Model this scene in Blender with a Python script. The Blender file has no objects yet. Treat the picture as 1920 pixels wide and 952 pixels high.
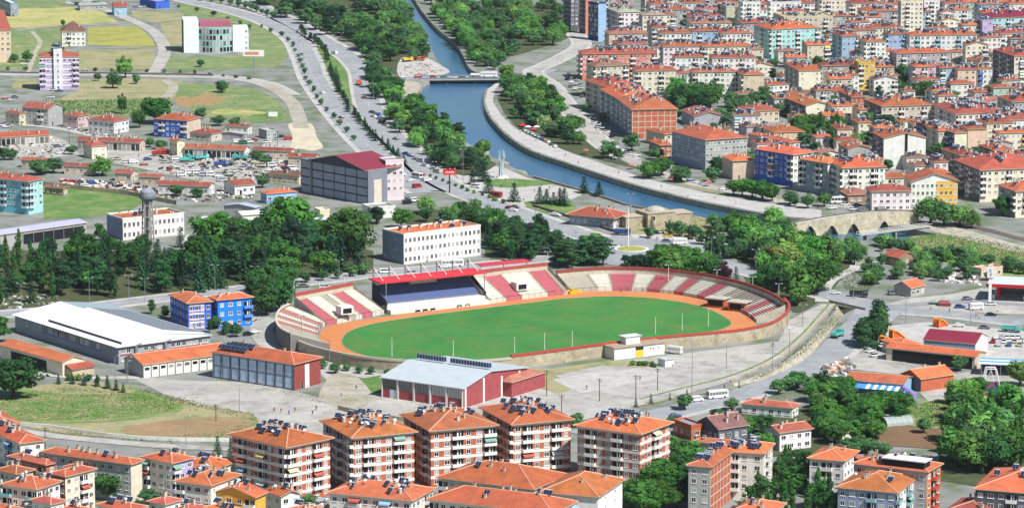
import bpy, math, random
from mathutils import Vector, Matrix
from mathutils.geometry import tessellate_polygon

SC = bpy.context.scene
COL = SC.collection
R = math.radians

# ------------------------------------------------------------------ camera
HAZE = 0.00002
F_PX, HORIZ, CAM_H, CAM_Y = 6900.0, -720.0, 260.0, -1400.0
PITCH = math.atan((476 - HORIZ) / F_PX)
cam_d = bpy.data.cameras.new('camera')
cam_d.sensor_width = 36.0
cam_d.lens = 36.0 * F_PX / 1920.0
cam_d.clip_start, cam_d.clip_end = 5.0, 40000.0
cam = bpy.data.objects.new('camera', cam_d)
COL.objects.link(cam)
cam.location = (0, CAM_Y, CAM_H)
cam.rotation_euler = (math.pi / 2 - PITCH, 0, 0)
SC.camera = cam

# ------------------------------------------------------------------ sky and sun
SUN_EL, SUN_AZ = R(50), math.atan2(-0.70, 0.71)     # the sun stands right of and behind the camera
world = bpy.data.worlds.new('World')
SC.world = world
world.use_nodes = True
wn = world.node_tree
sky = wn.nodes.new('ShaderNodeTexSky')
sky.sky_type = 'NISHITA'
sky.sun_disc = False
sky.sun_elevation = SUN_EL
sky.sun_rotation = math.pi / 2 - SUN_AZ
sky.altitude = 600
sky.air_density = 1.0
sky.dust_density = 0.6
sky.ozone_density = 1.6
bg = wn.nodes['Background']
bg.inputs['Strength'].default_value = 0.068
wn.links.new(sky.outputs[0], bg.inputs['Color'])
sun_d = bpy.data.lights.new('sun', 'SUN')
sun_d.energy = 4.7
sun_d.angle = R(0.5)
sun_d.color = (1.0, 0.99, 0.975)
sun = bpy.data.objects.new('sun', sun_d)
COL.objects.link(sun)
sd = Vector((math.cos(SUN_AZ) * math.cos(SUN_EL), math.sin(SUN_AZ) * math.cos(SUN_EL), math.sin(SUN_EL)))
sun.rotation_euler = (-sd).to_track_quat('-Z', 'Y').to_euler()
sun.location = (300, -300, 400)
SC.view_settings.view_transform = 'Standard'
SC.view_settings.look = 'None'
SC.view_settings.exposure = 0.52
SC.view_settings.gamma = 1.0
SC.view_settings.use_curve_mapping = False
SC.render.engine = 'CYCLES'
SC.cycles.max_bounces = 5
SC.cycles.diffuse_bounces = 3
SC.cycles.glossy_bounces = 2
SC.cycles.transparent_max_bounces = 4
SC.cycles.use_denoising = True

# ------------------------------------------------------------------ picture point -> point on a level plane
CP, SP = math.cos(PITCH), math.sin(PITCH)
def P(x, y, z=0.0):
    a, b = (x - 960) / F_PX, (476 - y) / F_PX
    dx, dy, dz = a, CP + b * SP, -SP + b * CP
    t = (z - CAM_H) / dz
    return Vector((dx * t, CAM_Y + dy * t, z))
def pxm(p):                                   # photo pixels per metre there
    q = Vector((0, CP, -SP))
    return F_PX / (p - Vector((0, CAM_Y, CAM_H))).dot(q)
def proj(p):
    v = p - Vector((0, CAM_Y, CAM_H))
    d = v.y * CP - v.z * SP
    return 960 + F_PX * v.x / d, 476 - F_PX * (v.y * SP + v.z * CP) / d

def reach(c, ang, xt, lo=4.0, hi=150.0):
    """how far to go from c along the ground direction ang until picture column xt"""
    k = (xt - 960) / F_PX; vx, vy = math.cos(ang), math.sin(ang)
    d0 = (c.y - CAM_Y) * CP - (c.z - CAM_H) * SP
    den = vx - k * vy * CP
    t = (k * d0 - c.x) / den if abs(den) > 1e-4 else hi
    return min(hi, max(lo, t if t > 0 else hi))

def srgb(h):
    o = []
    for i in (0, 2, 4):
        c = int(h[i:i + 2], 16) / 255
        o.append(c / 12.92 if c <= 0.04045 else ((c + 0.055) / 1.055) ** 2.4)
    return (o[0], o[1], o[2], 1.0)

# ------------------------------------------------------------------ materials
MATS = {}
def nodes_mat(name):
    m = bpy.data.materials.new(name)
    m.use_nodes = True
    MATS[name] = m
    nt = m.node_tree
    return m, nt, nt.nodes['Principled BSDF']
def N(nt, t, **kw):
    n = nt.nodes.new(t)
    for k, v in kw.items():
        if k in n.inputs: n.inputs[k].default_value = v
        else: setattr(n, k, v)
    return n
def noise(nt, vec, scale, detail=4.0, rough=0.6):
    n = N(nt, 'ShaderNodeTexNoise')
    n.inputs['Scale'].default_value = scale
    n.inputs['Detail'].default_value = detail
    n.inputs['Roughness'].default_value = rough
    nt.links.new(vec, n.inputs['Vector'])
    return n.outputs['Fac']
def ramp(nt, fac, lo, hi, a=0.0, b=1.0):
    n = N(nt, 'ShaderNodeMapRange')
    n.inputs['From Min'].default_value, n.inputs['From Max'].default_value = lo, hi
    n.inputs['To Min'].default_value, n.inputs['To Max'].default_value = a, b
    nt.links.new(fac, n.inputs['Value'])
    return n.outputs[0]
def mixc(nt, fac, a, b, mode='MIX'):
    n = N(nt, 'ShaderNodeMix', data_type='RGBA', blend_type=mode)
    for s, v in ((n.inputs[0], fac), (n.inputs[6], a), (n.inputs[7], b)):
        if hasattr(v, 'links') or hasattr(v, 'is_linked'): nt.links.new(v, s)
        else: s.default_value = v
    return n.outputs[2]
def val(nt, fac):                              # a grey multiplier colour
    c = N(nt, 'ShaderNodeCombineColor')
    for i in range(3): nt.links.new(fac, c.inputs[i])
    return c.outputs[0]
def objcoord(nt): return N(nt, 'ShaderNodeTexCoord').outputs['Object']
def geopos(nt): return N(nt, 'ShaderNodeNewGeometry').outputs['Position']

def m_tint(name, rough=0.8, var=0.18, scale=0.6, streak=False, spec=0.3, metal=0.0, fine=0.0):
    """base colour from the object's own colour, broken up by wear"""
    m, nt, b = nodes_mat(name)
    oi = N(nt, 'ShaderNodeObjectInfo')
    pos = geopos(nt)
    f = ramp(nt, noise(nt, pos, scale, 5, 0.65), 0.3, 0.7, 1 - var, 1 + var * 0.5)
    c = mixc(nt, 1.0, oi.outputs['Color'], val(nt, f), 'MULTIPLY')
    if streak:
        mp = N(nt, 'ShaderNodeMapping'); mp.inputs['Scale'].default_value = (1.3, 1.3, 0.12)
        nt.links.new(pos, mp.inputs['Vector'])
        g = ramp(nt, noise(nt, mp.outputs[0], 1.0, 4, 0.7), 0.5, 0.8, 1.0, 0.72)
        c = mixc(nt, 1.0, c, val(nt, g), 'MULTIPLY')
    if fine:
        g = ramp(nt, noise(nt, pos, 5.0, 2, 0.5), 0.3, 0.7, 1 - fine, 1 + fine)
        c = mixc(nt, 1.0, c, val(nt, g), 'MULTIPLY')
    nt.links.new(c, b.inputs['Base Color'])
    b.inputs['Roughness'].default_value = rough
    b.inputs['Specular IOR Level'].default_value = spec
    b.inputs['Metallic'].default_value = metal
    return m
m_tint('plaster', 0.85, 0.16, 0.35, streak=True)
m_tint('paint', 0.6, 0.08, 0.8)
m_tint('concrete', 0.9, 0.22, 0.5, fine=0.08)
m_tint('carpaint', 0.25, 0.03, 0.5, spec=0.6)
m_tint('metal_sheet', 0.45, 0.10, 0.25, spec=0.4)

def m_tile():
    m, nt, b = nodes_mat('roof_tile')
    oi = N(nt, 'ShaderNodeObjectInfo')
    oc = objcoord(nt); pos = geopos(nt)
    big = ramp(nt, noise(nt, pos, 0.2, 6, 0.75), 0.3, 0.7, 0.62, 1.25)
    fine = ramp(nt, noise(nt, pos, 2.6, 3, 0.7), 0.3, 0.7, 0.72, 1.22)
    c = mixc(nt, 1.0, oi.outputs['Color'], val(nt, big), 'MULTIPLY')
    c = mixc(nt, 1.0, c, val(nt, fine), 'MULTIPLY')
    lich = ramp(nt, noise(nt, pos, 0.7, 6, 0.75), 0.52, 0.78, 0.0, 0.55)
    c = mixc(nt, lich, c, srgb('837062'))
    nt.links.new(c, b.inputs['Base Color'])
    b.inputs['Roughness'].default_value = 0.85
    w = N(nt, 'ShaderNodeTexWave', wave_type='BANDS', bands_direction='Z')
    w.inputs['Scale'].default_value = 2.2
    w.inputs['Distortion'].default_value = 0.6
    nt.links.new(oc, w.inputs['Vector'])
    bp = N(nt, 'ShaderNodeBump'); bp.inputs['Strength'].default_value = 0.5; bp.inputs['Distance'].default_value = 0.1
    nt.links.new(w.outputs['Fac'], bp.inputs['Height'])
    nt.links.new(bp.outputs[0], b.inputs['Normal'])
m_tile()

def m_brick():
    m, nt, b = nodes_mat('brick')
    oi = N(nt, 'ShaderNodeObjectInfo')
    pos = geopos(nt)
    f = ramp(nt, noise(nt, pos, 0.6, 4), 0.3, 0.7, 0.8, 1.15)
    g = ramp(nt, noise(nt, pos, 7.0, 2), 0.3, 0.7, 0.75, 1.2)
    c = mixc(nt, 1.0, oi.outputs['Color'], val(nt, f), 'MULTIPLY')
    c = mixc(nt, 1.0, c, val(nt, g), 'MULTIPLY')
    nt.links.new(c, b.inputs['Base Color']); b.inputs['Roughness'].default_value = 0.9
m_brick()

def m_glass():
    m, nt, b = nodes_mat('window_glass')
    oi = N(nt, 'ShaderNodeObjectInfo')
    f = ramp(nt, oi.outputs['Random'], 0.35, 0.9, 0.0, 0.8)
    c = mixc(nt, f, srgb('1b2026'), srgb('bdbcb6'))     # bare glass or a drawn curtain behind it
    nt.links.new(c, b.inputs['Base Color'])
    b.inputs['Roughness'].default_value = 0.08
    b.inputs['Specular IOR Level'].default_value = 0.6
m_glass()

def m_plain(name, hexc, rough=0.7, metal=0.0, var=0.15, scale=1.0, spec=0.3):
    m, nt, b = nodes_mat(name)
    pos = geopos(nt)
    f = ramp(nt, noise(nt, pos, scale, 4), 0.3, 0.7, 1 - var, 1 + var)
    c = mixc(nt, 1.0, srgb(hexc), val(nt, f), 'MULTIPLY')
    nt.links.new(c, b.inputs['Base Color'])
    b.inputs['Roughness'].default_value = rough; b.inputs['Metallic'].default_value = metal
    b.inputs['Specular IOR Level'].default_value = spec
    return m
m_plain('white_frame', 'e2e0da', 0.6)
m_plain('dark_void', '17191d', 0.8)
m_plain('solar_glass', '1b2440', 0.15, var=0.25, scale=0.5, spec=0.6)
m_plain('tank_white', 'b4b8ba', 0.45)
m_plain('curtain_sky_glass', 'a4bace', 0.15, var=0.2, scale=0.4, spec=0.6)  # curtain blue, lightened to paint in the sky mirrored by the panes
m_plain('steel', '8c9094', 0.5, 0.4)
m_plain('dark_steel', '43474c', 0.6, 0.2)
m_plain('rubber', '1c1c1e', 0.9)
m_plain('bark', '4d3d2f', 0.95, var=0.3, scale=3)
m_plain('chimney_stone', 'b9ac9a', 0.9)
m_plain('ridge_cap', 'd8a184', 0.9)
m_plain('soffit', 'b7a48c', 0.9)
m_plain('skin', 'b07c5c', 0.7)

def m_leaf():
    m, nt, b = nodes_mat('leaves')
    oi = N(nt, 'ShaderNodeObjectInfo')
    oc = objcoord(nt)
    f = ramp(nt, noise(nt, oc, 0.55, 3, 0.7), 0.3, 0.7, 0.75, 1.65)
    g = ramp(nt, oi.outputs['Random'], 0, 1, 0.62, 1.3)
    c = mixc(nt, 1.0, oi.outputs['Color'], val(nt, f), 'MULTIPLY')
    c = mixc(nt, 1.0, c, val(nt, g), 'MULTIPLY')
    nt.links.new(c, b.inputs['Base Color'])
    b.inputs['Roughness'].default_value = 0.7
    b.inputs['Specular IOR Level'].default_value = 0.25
    tr = N(nt, 'ShaderNodeBsdfTranslucent')
    tc = mixc(nt, 1.0, c, (1.1, 1.25, 0.5, 1), 'MULTIPLY')
    nt.links.new(tc, tr.inputs['Color'])
    mx = N(nt, 'ShaderNodeMixShader'); mx.inputs[0].default_value = 0.3
    nt.links.new(b.outputs[0], mx.inputs[1]); nt.links.new(tr.outputs[0], mx.inputs[2])
    nt.links.new(mx.outputs[0], nt.nodes['Material Output'].inputs['Surface'])
m_leaf()
def m_weed():
    m, nt, b = nodes_mat('weeds')
    oi = N(nt, 'ShaderNodeObjectInfo'); pos = geopos(nt)
    f = ramp(nt, noise(nt, pos, 0.25, 5, 0.7), 0.35, 0.65)
    c = mixc(nt, f, oi.outputs['Color'], srgb('4c6434'))
    g = ramp(nt, noise(nt, pos, 2.0, 2, 0.7), 0.3, 0.7, 0.75, 1.2)
    c = mixc(nt, 1.0, c, val(nt, g), 'MULTIPLY')
    nt.links.new(c, b.inputs['Base Color']); b.inputs['Roughness'].default_value = 0.8; b.inputs['Specular IOR Level'].default_value = 0.1
m_weed()
def m_wood():
    m, nt, b = nodes_mat('wood_leaves')
    pos = geopos(nt)
    f = ramp(nt, noise(nt, pos, 0.07, 4, 0.7), 0.35, 0.65)
    c = mixc(nt, f, srgb('2b5030'), srgb('507a42'))
    g = ramp(nt, noise(nt, pos, 0.6, 2, 0.7), 0.3, 0.7, 0.65, 1.3)
    c = mixc(nt, 1.0, c, val(nt, g), 'MULTIPLY')
    nt.links.new(c, b.inputs['Base Color']); b.inputs['Roughness'].default_value = 0.7; b.inputs['Specular IOR Level'].default_value = 0.25
m_wood()

def m_ground(name, h1, h2, scale=0.05, h3=None, s3=0.25, t3=(0.5, 0.7), rough=0.95, fine=0.12, furrow=0.0, fdir=0.0, mott=0.17):
    m, nt, b = nodes_mat(name)
    pos = geopos(nt)
    f = ramp(nt, noise(nt, pos, scale, 6, 0.65), 0.32, 0.68)
    c = mixc(nt, f, srgb(h1), srgb(h2))
    if h3:
        g = ramp(nt, noise(nt, pos, s3, 6, 0.7), t3[0], t3[1])
        c = mixc(nt, g, c, srgb(h3))
    g = ramp(nt, noise(nt, pos, 1.6, 3, 0.7), 0.3, 0.7, 1 - fine, 1 + fine)
    c = mixc(nt, 1.0, c, val(nt, g), 'MULTIPLY')
    g = ramp(nt, noise(nt, pos, 0.28, 7, 0.75), 0.3, 0.7, 1 - mott, 1 + mott)
    c = mixc(nt, 1.0, c, val(nt, g), 'MULTIPLY')
    if furrow:
        mp = N(nt, 'ShaderNodeMapping'); mp.inputs['Rotation'].default_value = (0, 0, fdir)
        nt.links.new(pos, mp.inputs['Vector'])
        w = N(nt, 'ShaderNodeTexWave', wave_type='BANDS', bands_direction='Y')
        w.inputs['Scale'].default_value = 0.12; w.inputs['Distortion'].default_value = 3.0; w.inputs['Detail'].default_value = 3
        nt.links.new(mp.outputs[0], w.inputs['Vector'])
        g = ramp(nt, w.outputs['Fac'], 0, 1, 1 - furrow, 1 + furrow)
        c = mixc(nt, 1.0, c, val(nt, g), 'MULTIPLY')
    nt.links.new(c, b.inputs['Base Color'])
    b.inputs['Roughness'].default_value = rough
    b.inputs['Specular IOR Level'].default_value = 0.2
    return m
m_ground('earth', '8d8d88', '747570', 0.035, '5f6c4c', 0.07, (0.48, 0.62))
m_ground('asphalt', '999a9b', '848688', 0.06, 'a5a5a3', 0.15, (0.52, 0.75), mott=0.12)
m_ground('asphalt_dark', '7e7f84', '8e8e90', 0.08)
m_ground('concrete_lot', 'b2aea5', '9c9991', 0.04, '827f76', 0.09, (0.48, 0.72), mott=0.16)
m_ground('paving', 'b9b5ae', 'a5a29c', 0.08, '8d8a84', 0.2, (0.52, 0.75), mott=0.14)
m_ground('dirt', 'a9a498', '99917f', 0.05, '8c8868', 0.1, (0.5, 0.68))
m_ground('sand', 'cabfa4', 'b8ad94', 0.06, 'a49a84', 0.15, (0.5, 0.7))
m_ground('straw', 'b5ab70', 'a39c62', 0.02, '8b9456', 0.05, (0.46, 0.62), furrow=0.06, fdir=0.3)
m_ground('tan_field', '9c9472', '8e8862', 0.04, '70804e', 0.08, (0.5, 0.65), furrow=0.08, fdir=0.1)
m_ground('green_field', '62784a', '6f8250', 0.03, '918f66', 0.08, (0.46, 0.66), furrow=0.08, fdir=-0.4)
m_ground('yellow_green', '98954c', 'a39c50', 0.03, '7c8448', 0.06, (0.45, 0.65), furrow=0.08)
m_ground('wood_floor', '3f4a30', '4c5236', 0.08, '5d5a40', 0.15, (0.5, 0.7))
m_ground('lawn', '4f7238', '5c7c40', 0.05, '828a58', 0.09, (0.45, 0.66))
m_ground('crop', '567a38', '648642', 0.08, '8c8a60', 0.1, (0.4, 0.58), furrow=0.16, fdir=0.25)
m_ground('plough', '8a7354', '9a8260', 0.05, '6e7a44', 0.1, (0.55, 0.7), furrow=0.1, fdir=0.2)
m_ground('brown_plot', '7d6348', '6e5740', 0.06)
m_ground('red_soil', 'a5805c', '98734e', 0.05, '8a8458', 0.1, (0.45, 0.6))
m_ground('pitch', '356e34', '42803a', 0.05, '5c763c', 0.06, (0.46, 0.72), fine=0.08, furrow=0.07, fdir=R(-50), mott=0.07)
m_ground('track', 'c58152', 'ba7546', 0.04, 'a8714c', 0.12, (0.55, 0.75), fine=0.06, mott=0.06)
m_ground('stone_wall', 'b3a68e', '9c9078', 0.15, '827a66', 0.35, (0.5, 0.7), fine=0.2)
m_ground('old_stone', 'c6baa0', 'b0a58c', 0.2, '8a826e', 0.5, (0.5, 0.7), fine=0.15)
m_ground('bank_stone', 'b8b0a0', '9a9282', 0.2, '6d7450', 0.3, (0.5, 0.7), fine=0.2)
m_ground('rail_dark', '6a5d52', '5a5048', 0.1)
m_ground('marking', 'd8d8d4', 'c8c8c4', 0.3)

def m_water():
    m, nt, b = nodes_mat('river_water')
    pos = geopos(nt)
    f = ramp(nt, noise(nt, pos, 0.012, 4), 0.3, 0.7)
    c = mixc(nt, f, srgb('2b587e'), srgb('356070'))
    nt.links.new(c, b.inputs['Base Color'])
    b.inputs['Roughness'].default_value = 0.22
    b.inputs['Specular IOR Level'].default_value = 0.35
    mp = N(nt, 'ShaderNodeMapping'); mp.inputs['Scale'].default_value = (0.5, 1.2, 1)
    nt.links.new(pos, mp.inputs['Vector'])
    bp = N(nt, 'ShaderNodeBump'); bp.inputs['Strength'].default_value = 0.35; bp.inputs['Distance'].default_value = 0.12
    nt.links.new(noise(nt, mp.outputs[0], 0.5, 4), bp.inputs['Height'])
    nt.links.new(bp.outputs[0], b.inputs['Normal'])
m_water()

# ------------------------------------------------------------------ mesh building
class MB:
    def __init__(s): s.v, s.f, s.mi, s.mats = [], [], [], []
    def m(s, name):
        if name not in s.mats: s.mats.append(name)
        return s.mats.index(name)
    def poly(s, pts, mat):
        b = len(s.v); s.v += [tuple(p) for p in pts]
        s.f.append(tuple(range(b, b + len(pts)))); s.mi.append(s.m(mat))
    def box(s, x0, x1, y0, y1, z0, z1, mat, top=None):
        b = len(s.v)
        s.v += [(x0, y0, z0), (x1, y0, z0), (x1, y1, z0), (x0, y1, z0), (x0, y0, z1), (x1, y0, z1), (x1, y1, z1), (x0, y1, z1)]
        for k, q in enumerate(((0, 3, 2, 1), (4, 5, 6, 7), (0, 1, 5, 4), (1, 2, 6, 5), (2, 3, 7, 6), (3, 0, 4, 7))):
            s.f.append(tuple(b + i for i in q)); s.mi.append(s.m(top if top and k == 1 else mat))
    def obox(s, c, ux, uy, uz, mat):           # a box by centre and three half vectors
        b = len(s.v)
        for sz in (-1, 1):
            for sx, sy in ((-1, -1), (1, -1), (1, 1), (-1, 1)):
                s.v.append(tuple(c + ux * sx + uy * sy + uz * sz))
        for q in ((0, 3, 2, 1), (4, 5, 6, 7), (0, 1, 5, 4), (1, 2, 6, 5), (2, 3, 7, 6), (3, 0, 4, 7)):
            s.f.append(tuple(b + i for i in q)); s.mi.append(s.m(mat))
    def bar(s, a, c, r, mat, n=6, r2=None):    # a round bar between two points
        a, c = Vector(a), Vector(c); d = (c - a)
        if d.length < 1e-6: return
        d.normalize(); r2 = r if r2 is None else r2
        u = d.orthogonal().normalized(); w = d.cross(u); b = len(s.v)
        for k in range(n):
            t = 2 * math.pi * k / n; o = u * math.cos(t) + w * math.sin(t)
            s.v += [tuple(a + o * r), tuple(c + o * r2)]
        for k in range(n):
            j = (k + 1) % n
            s.f.append((b + 2 * k, b + 2 * j, b + 2 * j + 1, b + 2 * k + 1)); s.mi.append(s.m(mat))
        s.f.append(tuple(b + 2 * k + 1 for k in range(n))); s.mi.append(s.m(mat))
        s.f.append(tuple(b + 2 * k for k in reversed(range(n)))); s.mi.append(s.m(mat))
    def lathe(s, prof, mat, n=12, c=(0, 0, 0)):
        b = len(s.v)
        for r, z in prof:
            for k in range(n):
                t = 2 * math.pi * k / n
                s.v.append((c[0] + r * math.cos(t), c[1] + r * math.sin(t), c[2] + z))
        for i in range(len(prof) - 1):
            for k in range(n):
                j = (k + 1) % n
                s.f.append((b + i * n + k, b + i * n + j, b + (i + 1) * n + j, b + (i + 1) * n + k)); s.mi.append(s.m(mat))
        s.f.append(tuple(b + (len(prof) - 1) * n + k for k in range(n))); s.mi.append(s.m(mat))
    def prism(s, pts, z0, z1, mat, top=None):  # extruded outline (counter-clockwise)
        n = len(pts)
        for i in range(n):
            a, c = pts[i], pts[(i + 1) % n]
            s.poly([(a[0], a[1], z0), (c[0], c[1], z0), (c[0], c[1], z1), (a[0], a[1], z1)], mat)
        s.poly([(p[0], p[1], z1) for p in pts], top or mat)
    def mesh(s, name, smooth=False):
        me = bpy.data.meshes.new(name)
        me.from_pydata(s.v, [], s.f)
        for n in s.mats: me.materials.append(MATS[n])
        if len(s.mats) > 1: me.polygons.foreach_set('material_index', s.mi)
        if smooth: me.polygons.foreach_set('use_smooth', [True] * len(s.f))
        me.update()
        return me

THINGS = []                                    # (object, label, zone, sort key) until the labels are settled
def obj(name, me, parent=None, loc=(0, 0, 0), rz=0.0, scale=(1, 1, 1), color=None):
    o = bpy.data.objects.new(name, me.mesh(name) if isinstance(me, MB) else me)
    COL.objects.link(o)
    if parent is not None: o.parent = parent
    o.location = loc
    if isinstance(rz, tuple): o.rotation_euler = rz
    elif rz: o.rotation_euler = (0, 0, rz)
    if scale != (1, 1, 1): o.scale = scale
    if color is not None: o.color = color
    return o
def thing(name, label, cat, loc=(0, 0, 0), rz=0.0, me=None, group=None, color=None, scale=(1, 1, 1), key=None, frm=None):
    o = obj(name, me, None, loc, rz, scale, color)
    o['category'] = cat
    if group: o['group'] = group
    THINGS.append([o, label, key if key is not None else proj(Vector(loc))[0], frm])
    return o
def structure(name, me, label, cat, color=None):
    o = obj(name, me, None, color=color)
    o['kind'] = 'structure'; o['label'] = label; o['category'] = cat
    return o

def smooth(pts, k=6, closed=False):
    n = len(pts); out = []
    for i in range(n if closed else n - 1):
        p1, p2 = pts[i], pts[(i + 1) % n]
        p0 = pts[(i - 1) % n] if closed or i > 0 else p1 * 2 - p2
        p3 = pts[(i + 2) % n] if closed or i + 2 < n else p2 * 2 - p1
        for j in range(k):
            t = j / k
            out.append(0.5 * (2 * p1 + (p2 - p0) * t + (2 * p0 - 5 * p1 + 4 * p2 - p3) * t * t + (3 * p1 - p0 - 3 * p2 + p3) * t ** 3))
    if not closed: out.append(pts[-1].copy())
    return out
def px(pts, z=0.0): return [P(x, y, z) for x, y in pts]
def normals2(path, closed=False):
    n = len(path); o = []
    for i in range(n):
        a = path[i - 1] if i > 0 or closed else path[0]
        b = path[(i + 1) % n] if i < n - 1 or closed else path[-1]
        d = b - a; d.z = 0
        d.normalize(); o.append(Vector((-d.y, d.x, 0)))     # points to the left of travel
    return o
def resample(path, step):
    out = [path[0].copy()]; acc = 0.0
    for a, b in zip(path, path[1:]):
        L = (b - a).length; t = step - acc
        while t <= L:
            out.append(a + (b - a) * (t / L)); t += step
        acc = (acc + L) % step if L >= 0 else acc
        acc = L - (t - step)
    return out
# ================================================================== the setting
WATER_Z = -2.6
river_near = [(640, -60), (735, -20), (770, 40), (800, 75), (815, 105), (832, 135), (800, 152), (792, 158), (789, 182), (800, 215), (835, 245), (880, 270), (920, 292),
              (958, 312), (994, 330), (1040, 342), (1084, 354), (1135, 369), (1175, 382), (1215, 391), (1262, 399), (1313, 407), (1397, 421), (1470, 436), (1560, 448), (1680, 452), (1760, 458)]
river_far = [(1760, 440), (1680, 424), (1560, 414), (1480, 408), (1400, 395), (1300, 375), (1200, 350), (1120, 325), (1060, 305), (1000, 285), (965, 265), (940, 245), (915, 215), (907, 190),
             (912, 168), (938, 152), (905, 140), (880, 128), (866, 100), (850, 78), (820, 55), (790, 20), (760, -20), (690, -60)]
RN, RF = smooth(px(river_near), 4), smooth(px(river_far), 4)
river_out = RN + RF
creek_l = [(1570, 573), (1560, 589), (1545, 609), (1514, 643), (1468, 679), (1416, 705), (1374, 718)]
creek_r = [(1378, 724), (1420, 714), (1478, 694), (1522, 664), (1556, 622), (1580, 592), (1603, 577)]
CL, CR = smooth(px(creek_l), 4), smooth(px(creek_r), 4)
creek_out = CL + CR

def ground_with_holes():
    outer = [Vector((-9000, -1390, 0)), Vector((9000, -1390, 0)), Vector((9000, 16000, 0)), Vector((-9000, 16000, 0))]
    loops = [outer, river_out, creek_out]
    tris = tessellate_polygon([[Vector((p.x, p.y, 0)) for p in l] for l in loops])
    allv = [p for l in loops for p in l]
    b = MB(); b.v = [(p.x, p.y, 0.0) for p in allv]
    b.m('earth')
    for t in tris:
        a, c, d = (allv[i] for i in t)
        if (c - a).cross(d - a).z < 0: t = (t[0], t[2], t[1])
        b.f.append(tuple(t)); b.mi.append(0)
    return b
structure('ground', ground_with_holes(), 'dusty level ground of the valley town', 'ground')

def wall_strip(path, z0, z1, mat, flip=False):
    b = MB()
    for a, c in zip(path, path[1:]):
        q = [(a.x, a.y, z0), (c.x, c.y, z0), (c.x, c.y, z1), (a.x, a.y, z1)]
        b.poly(q[::-1] if flip else q, mat)
    return b
def ribbon_late(path, width, z, mat, off):
    nn = normals2(path); b = MB()
    for i in range(len(path) - 1):
        wi = [1 + .5 * math.sin(j * 1.7) for j in (i, i + 1)]
        q = [path[i], path[i + 1], path[i + 1] + nn[i + 1] * width * wi[1], path[i] + nn[i] * width * wi[0]]
        b.poly([(p.x, p.y, z) for p in q], mat)
    return b
w = MB()
tr = tessellate_polygon([[Vector((p.x, p.y, 0)) for p in river_out]])
w.v = [(p.x, p.y, WATER_Z) for p in river_out]; w.m('river_water')
for t in tr:
    a, c, d = (river_out[i] for i in t)
    if (c - a).cross(d - a).z < 0: t = (t[0], t[2], t[1])
    w.f.append(tuple(t)); w.mi.append(0)
structure('river_water', w, 'blue green river winding between stone banks', 'river')
structure('river_bank', wall_strip(RN, WATER_Z - 0.5, 0.0, 'bank_stone'), 'stone bank on the park side of the river', 'bank')
structure('quay', wall_strip(RF, WATER_Z - 0.5, 0.0, 'stone_wall'), 'stone quay below the curved riverside promenade', 'quay')
structure('mud_margin', ribbon_late(RN[44:], 5.0, WATER_Z + .06, 'dirt', 2.0), 'muddy shallow margin of the river', 'bank')
CREEK_Z = -3.0
cb = MB(); n = len(CL)
for i in range(n - 1):
    a, c, d, e = CL[i], CL[i + 1], CR[-2 - i], CR[-1 - i]
    z = lambda p: (p.x, p.y, CREEK_Z)
    m1, m2 = a.lerp(e, 0.35), c.lerp(d, 0.35)
    cb.poly([z(m1), z(m2), z(d), z(e)], 'dirt')
    cb.poly([(a.x, a.y, 0), (c.x, c.y, 0), z(m2), z(m1)], 'bank_stone')
structure('creek_bed', cb, 'dry creek bed in a stone lined channel beside the stadium', 'creek')
structure('creek_wall', wall_strip(CR, CREEK_Z, 0.0, 'stone_wall'), 'stone wall of the dry creek under the road', 'wall')

LEVEL = [0]
def patch(name, pts, mat, label, cat, lev=1, sm=0, kind=True):
    p = px(pts)
    if sm: p = smooth(p, sm, True)
    LEVEL[0] += 1
    zz = 0.03 * lev + 0.0012 * LEVEL[0]
    t = tessellate_polygon([[Vector((q.x, q.y, 0)) for q in p]])
    b = MB(); b.v = [(q.x, q.y, zz) for q in p]; b.m(mat)
    for k in t:
        a, c, d = (p[i] for i in k)
        if (c - a).cross(d - a).z < 0: k = (k[0], k[2], k[1])
        b.f.append(tuple(k)); b.mi.append(0)
    return structure(name, b, label, cat)
def ribbon(path, width, z, mat, b=None, off=0.0):
    nn = normals2(path); b = b or MB()
    L = [p + q * (off + width / 2) for p, q in zip(path, nn)]; Rr = [p + q * (off - width / 2) for p, q in zip(path, nn)]
    for i in range(len(path) - 1):
        b.poly([(Rr[i].x, Rr[i].y, z), (Rr[i + 1].x, Rr[i + 1].y, z), (L[i + 1].x, L[i + 1].y, z), (L[i].x, L[i].y, z)], mat)
    return b
def kerb(path, width, off, h, mat, b):
    nn = normals2(path)
    L = [p + q * (off + width / 2) for p, q in zip(path, nn)]; Rr = [p + q * (off - width / 2) for p, q in zip(path, nn)]
    for i in range(len(path) - 1):
        a, c, d, e = Rr[i], Rr[i + 1], L[i + 1], L[i]
        b.poly([(a.x, a.y, h), (c.x, c.y, h), (d.x, d.y, h), (e.x, e.y, h)], mat)
        b.poly([(a.x, a.y, 0), (c.x, c.y, 0), (c.x, c.y, h), (a.x, a.y, h)], mat)
        b.poly([(d.x, d.y, 0), (e.x, e.y, 0), (e.x, e.y, h), (d.x, d.y, h)], mat)
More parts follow.
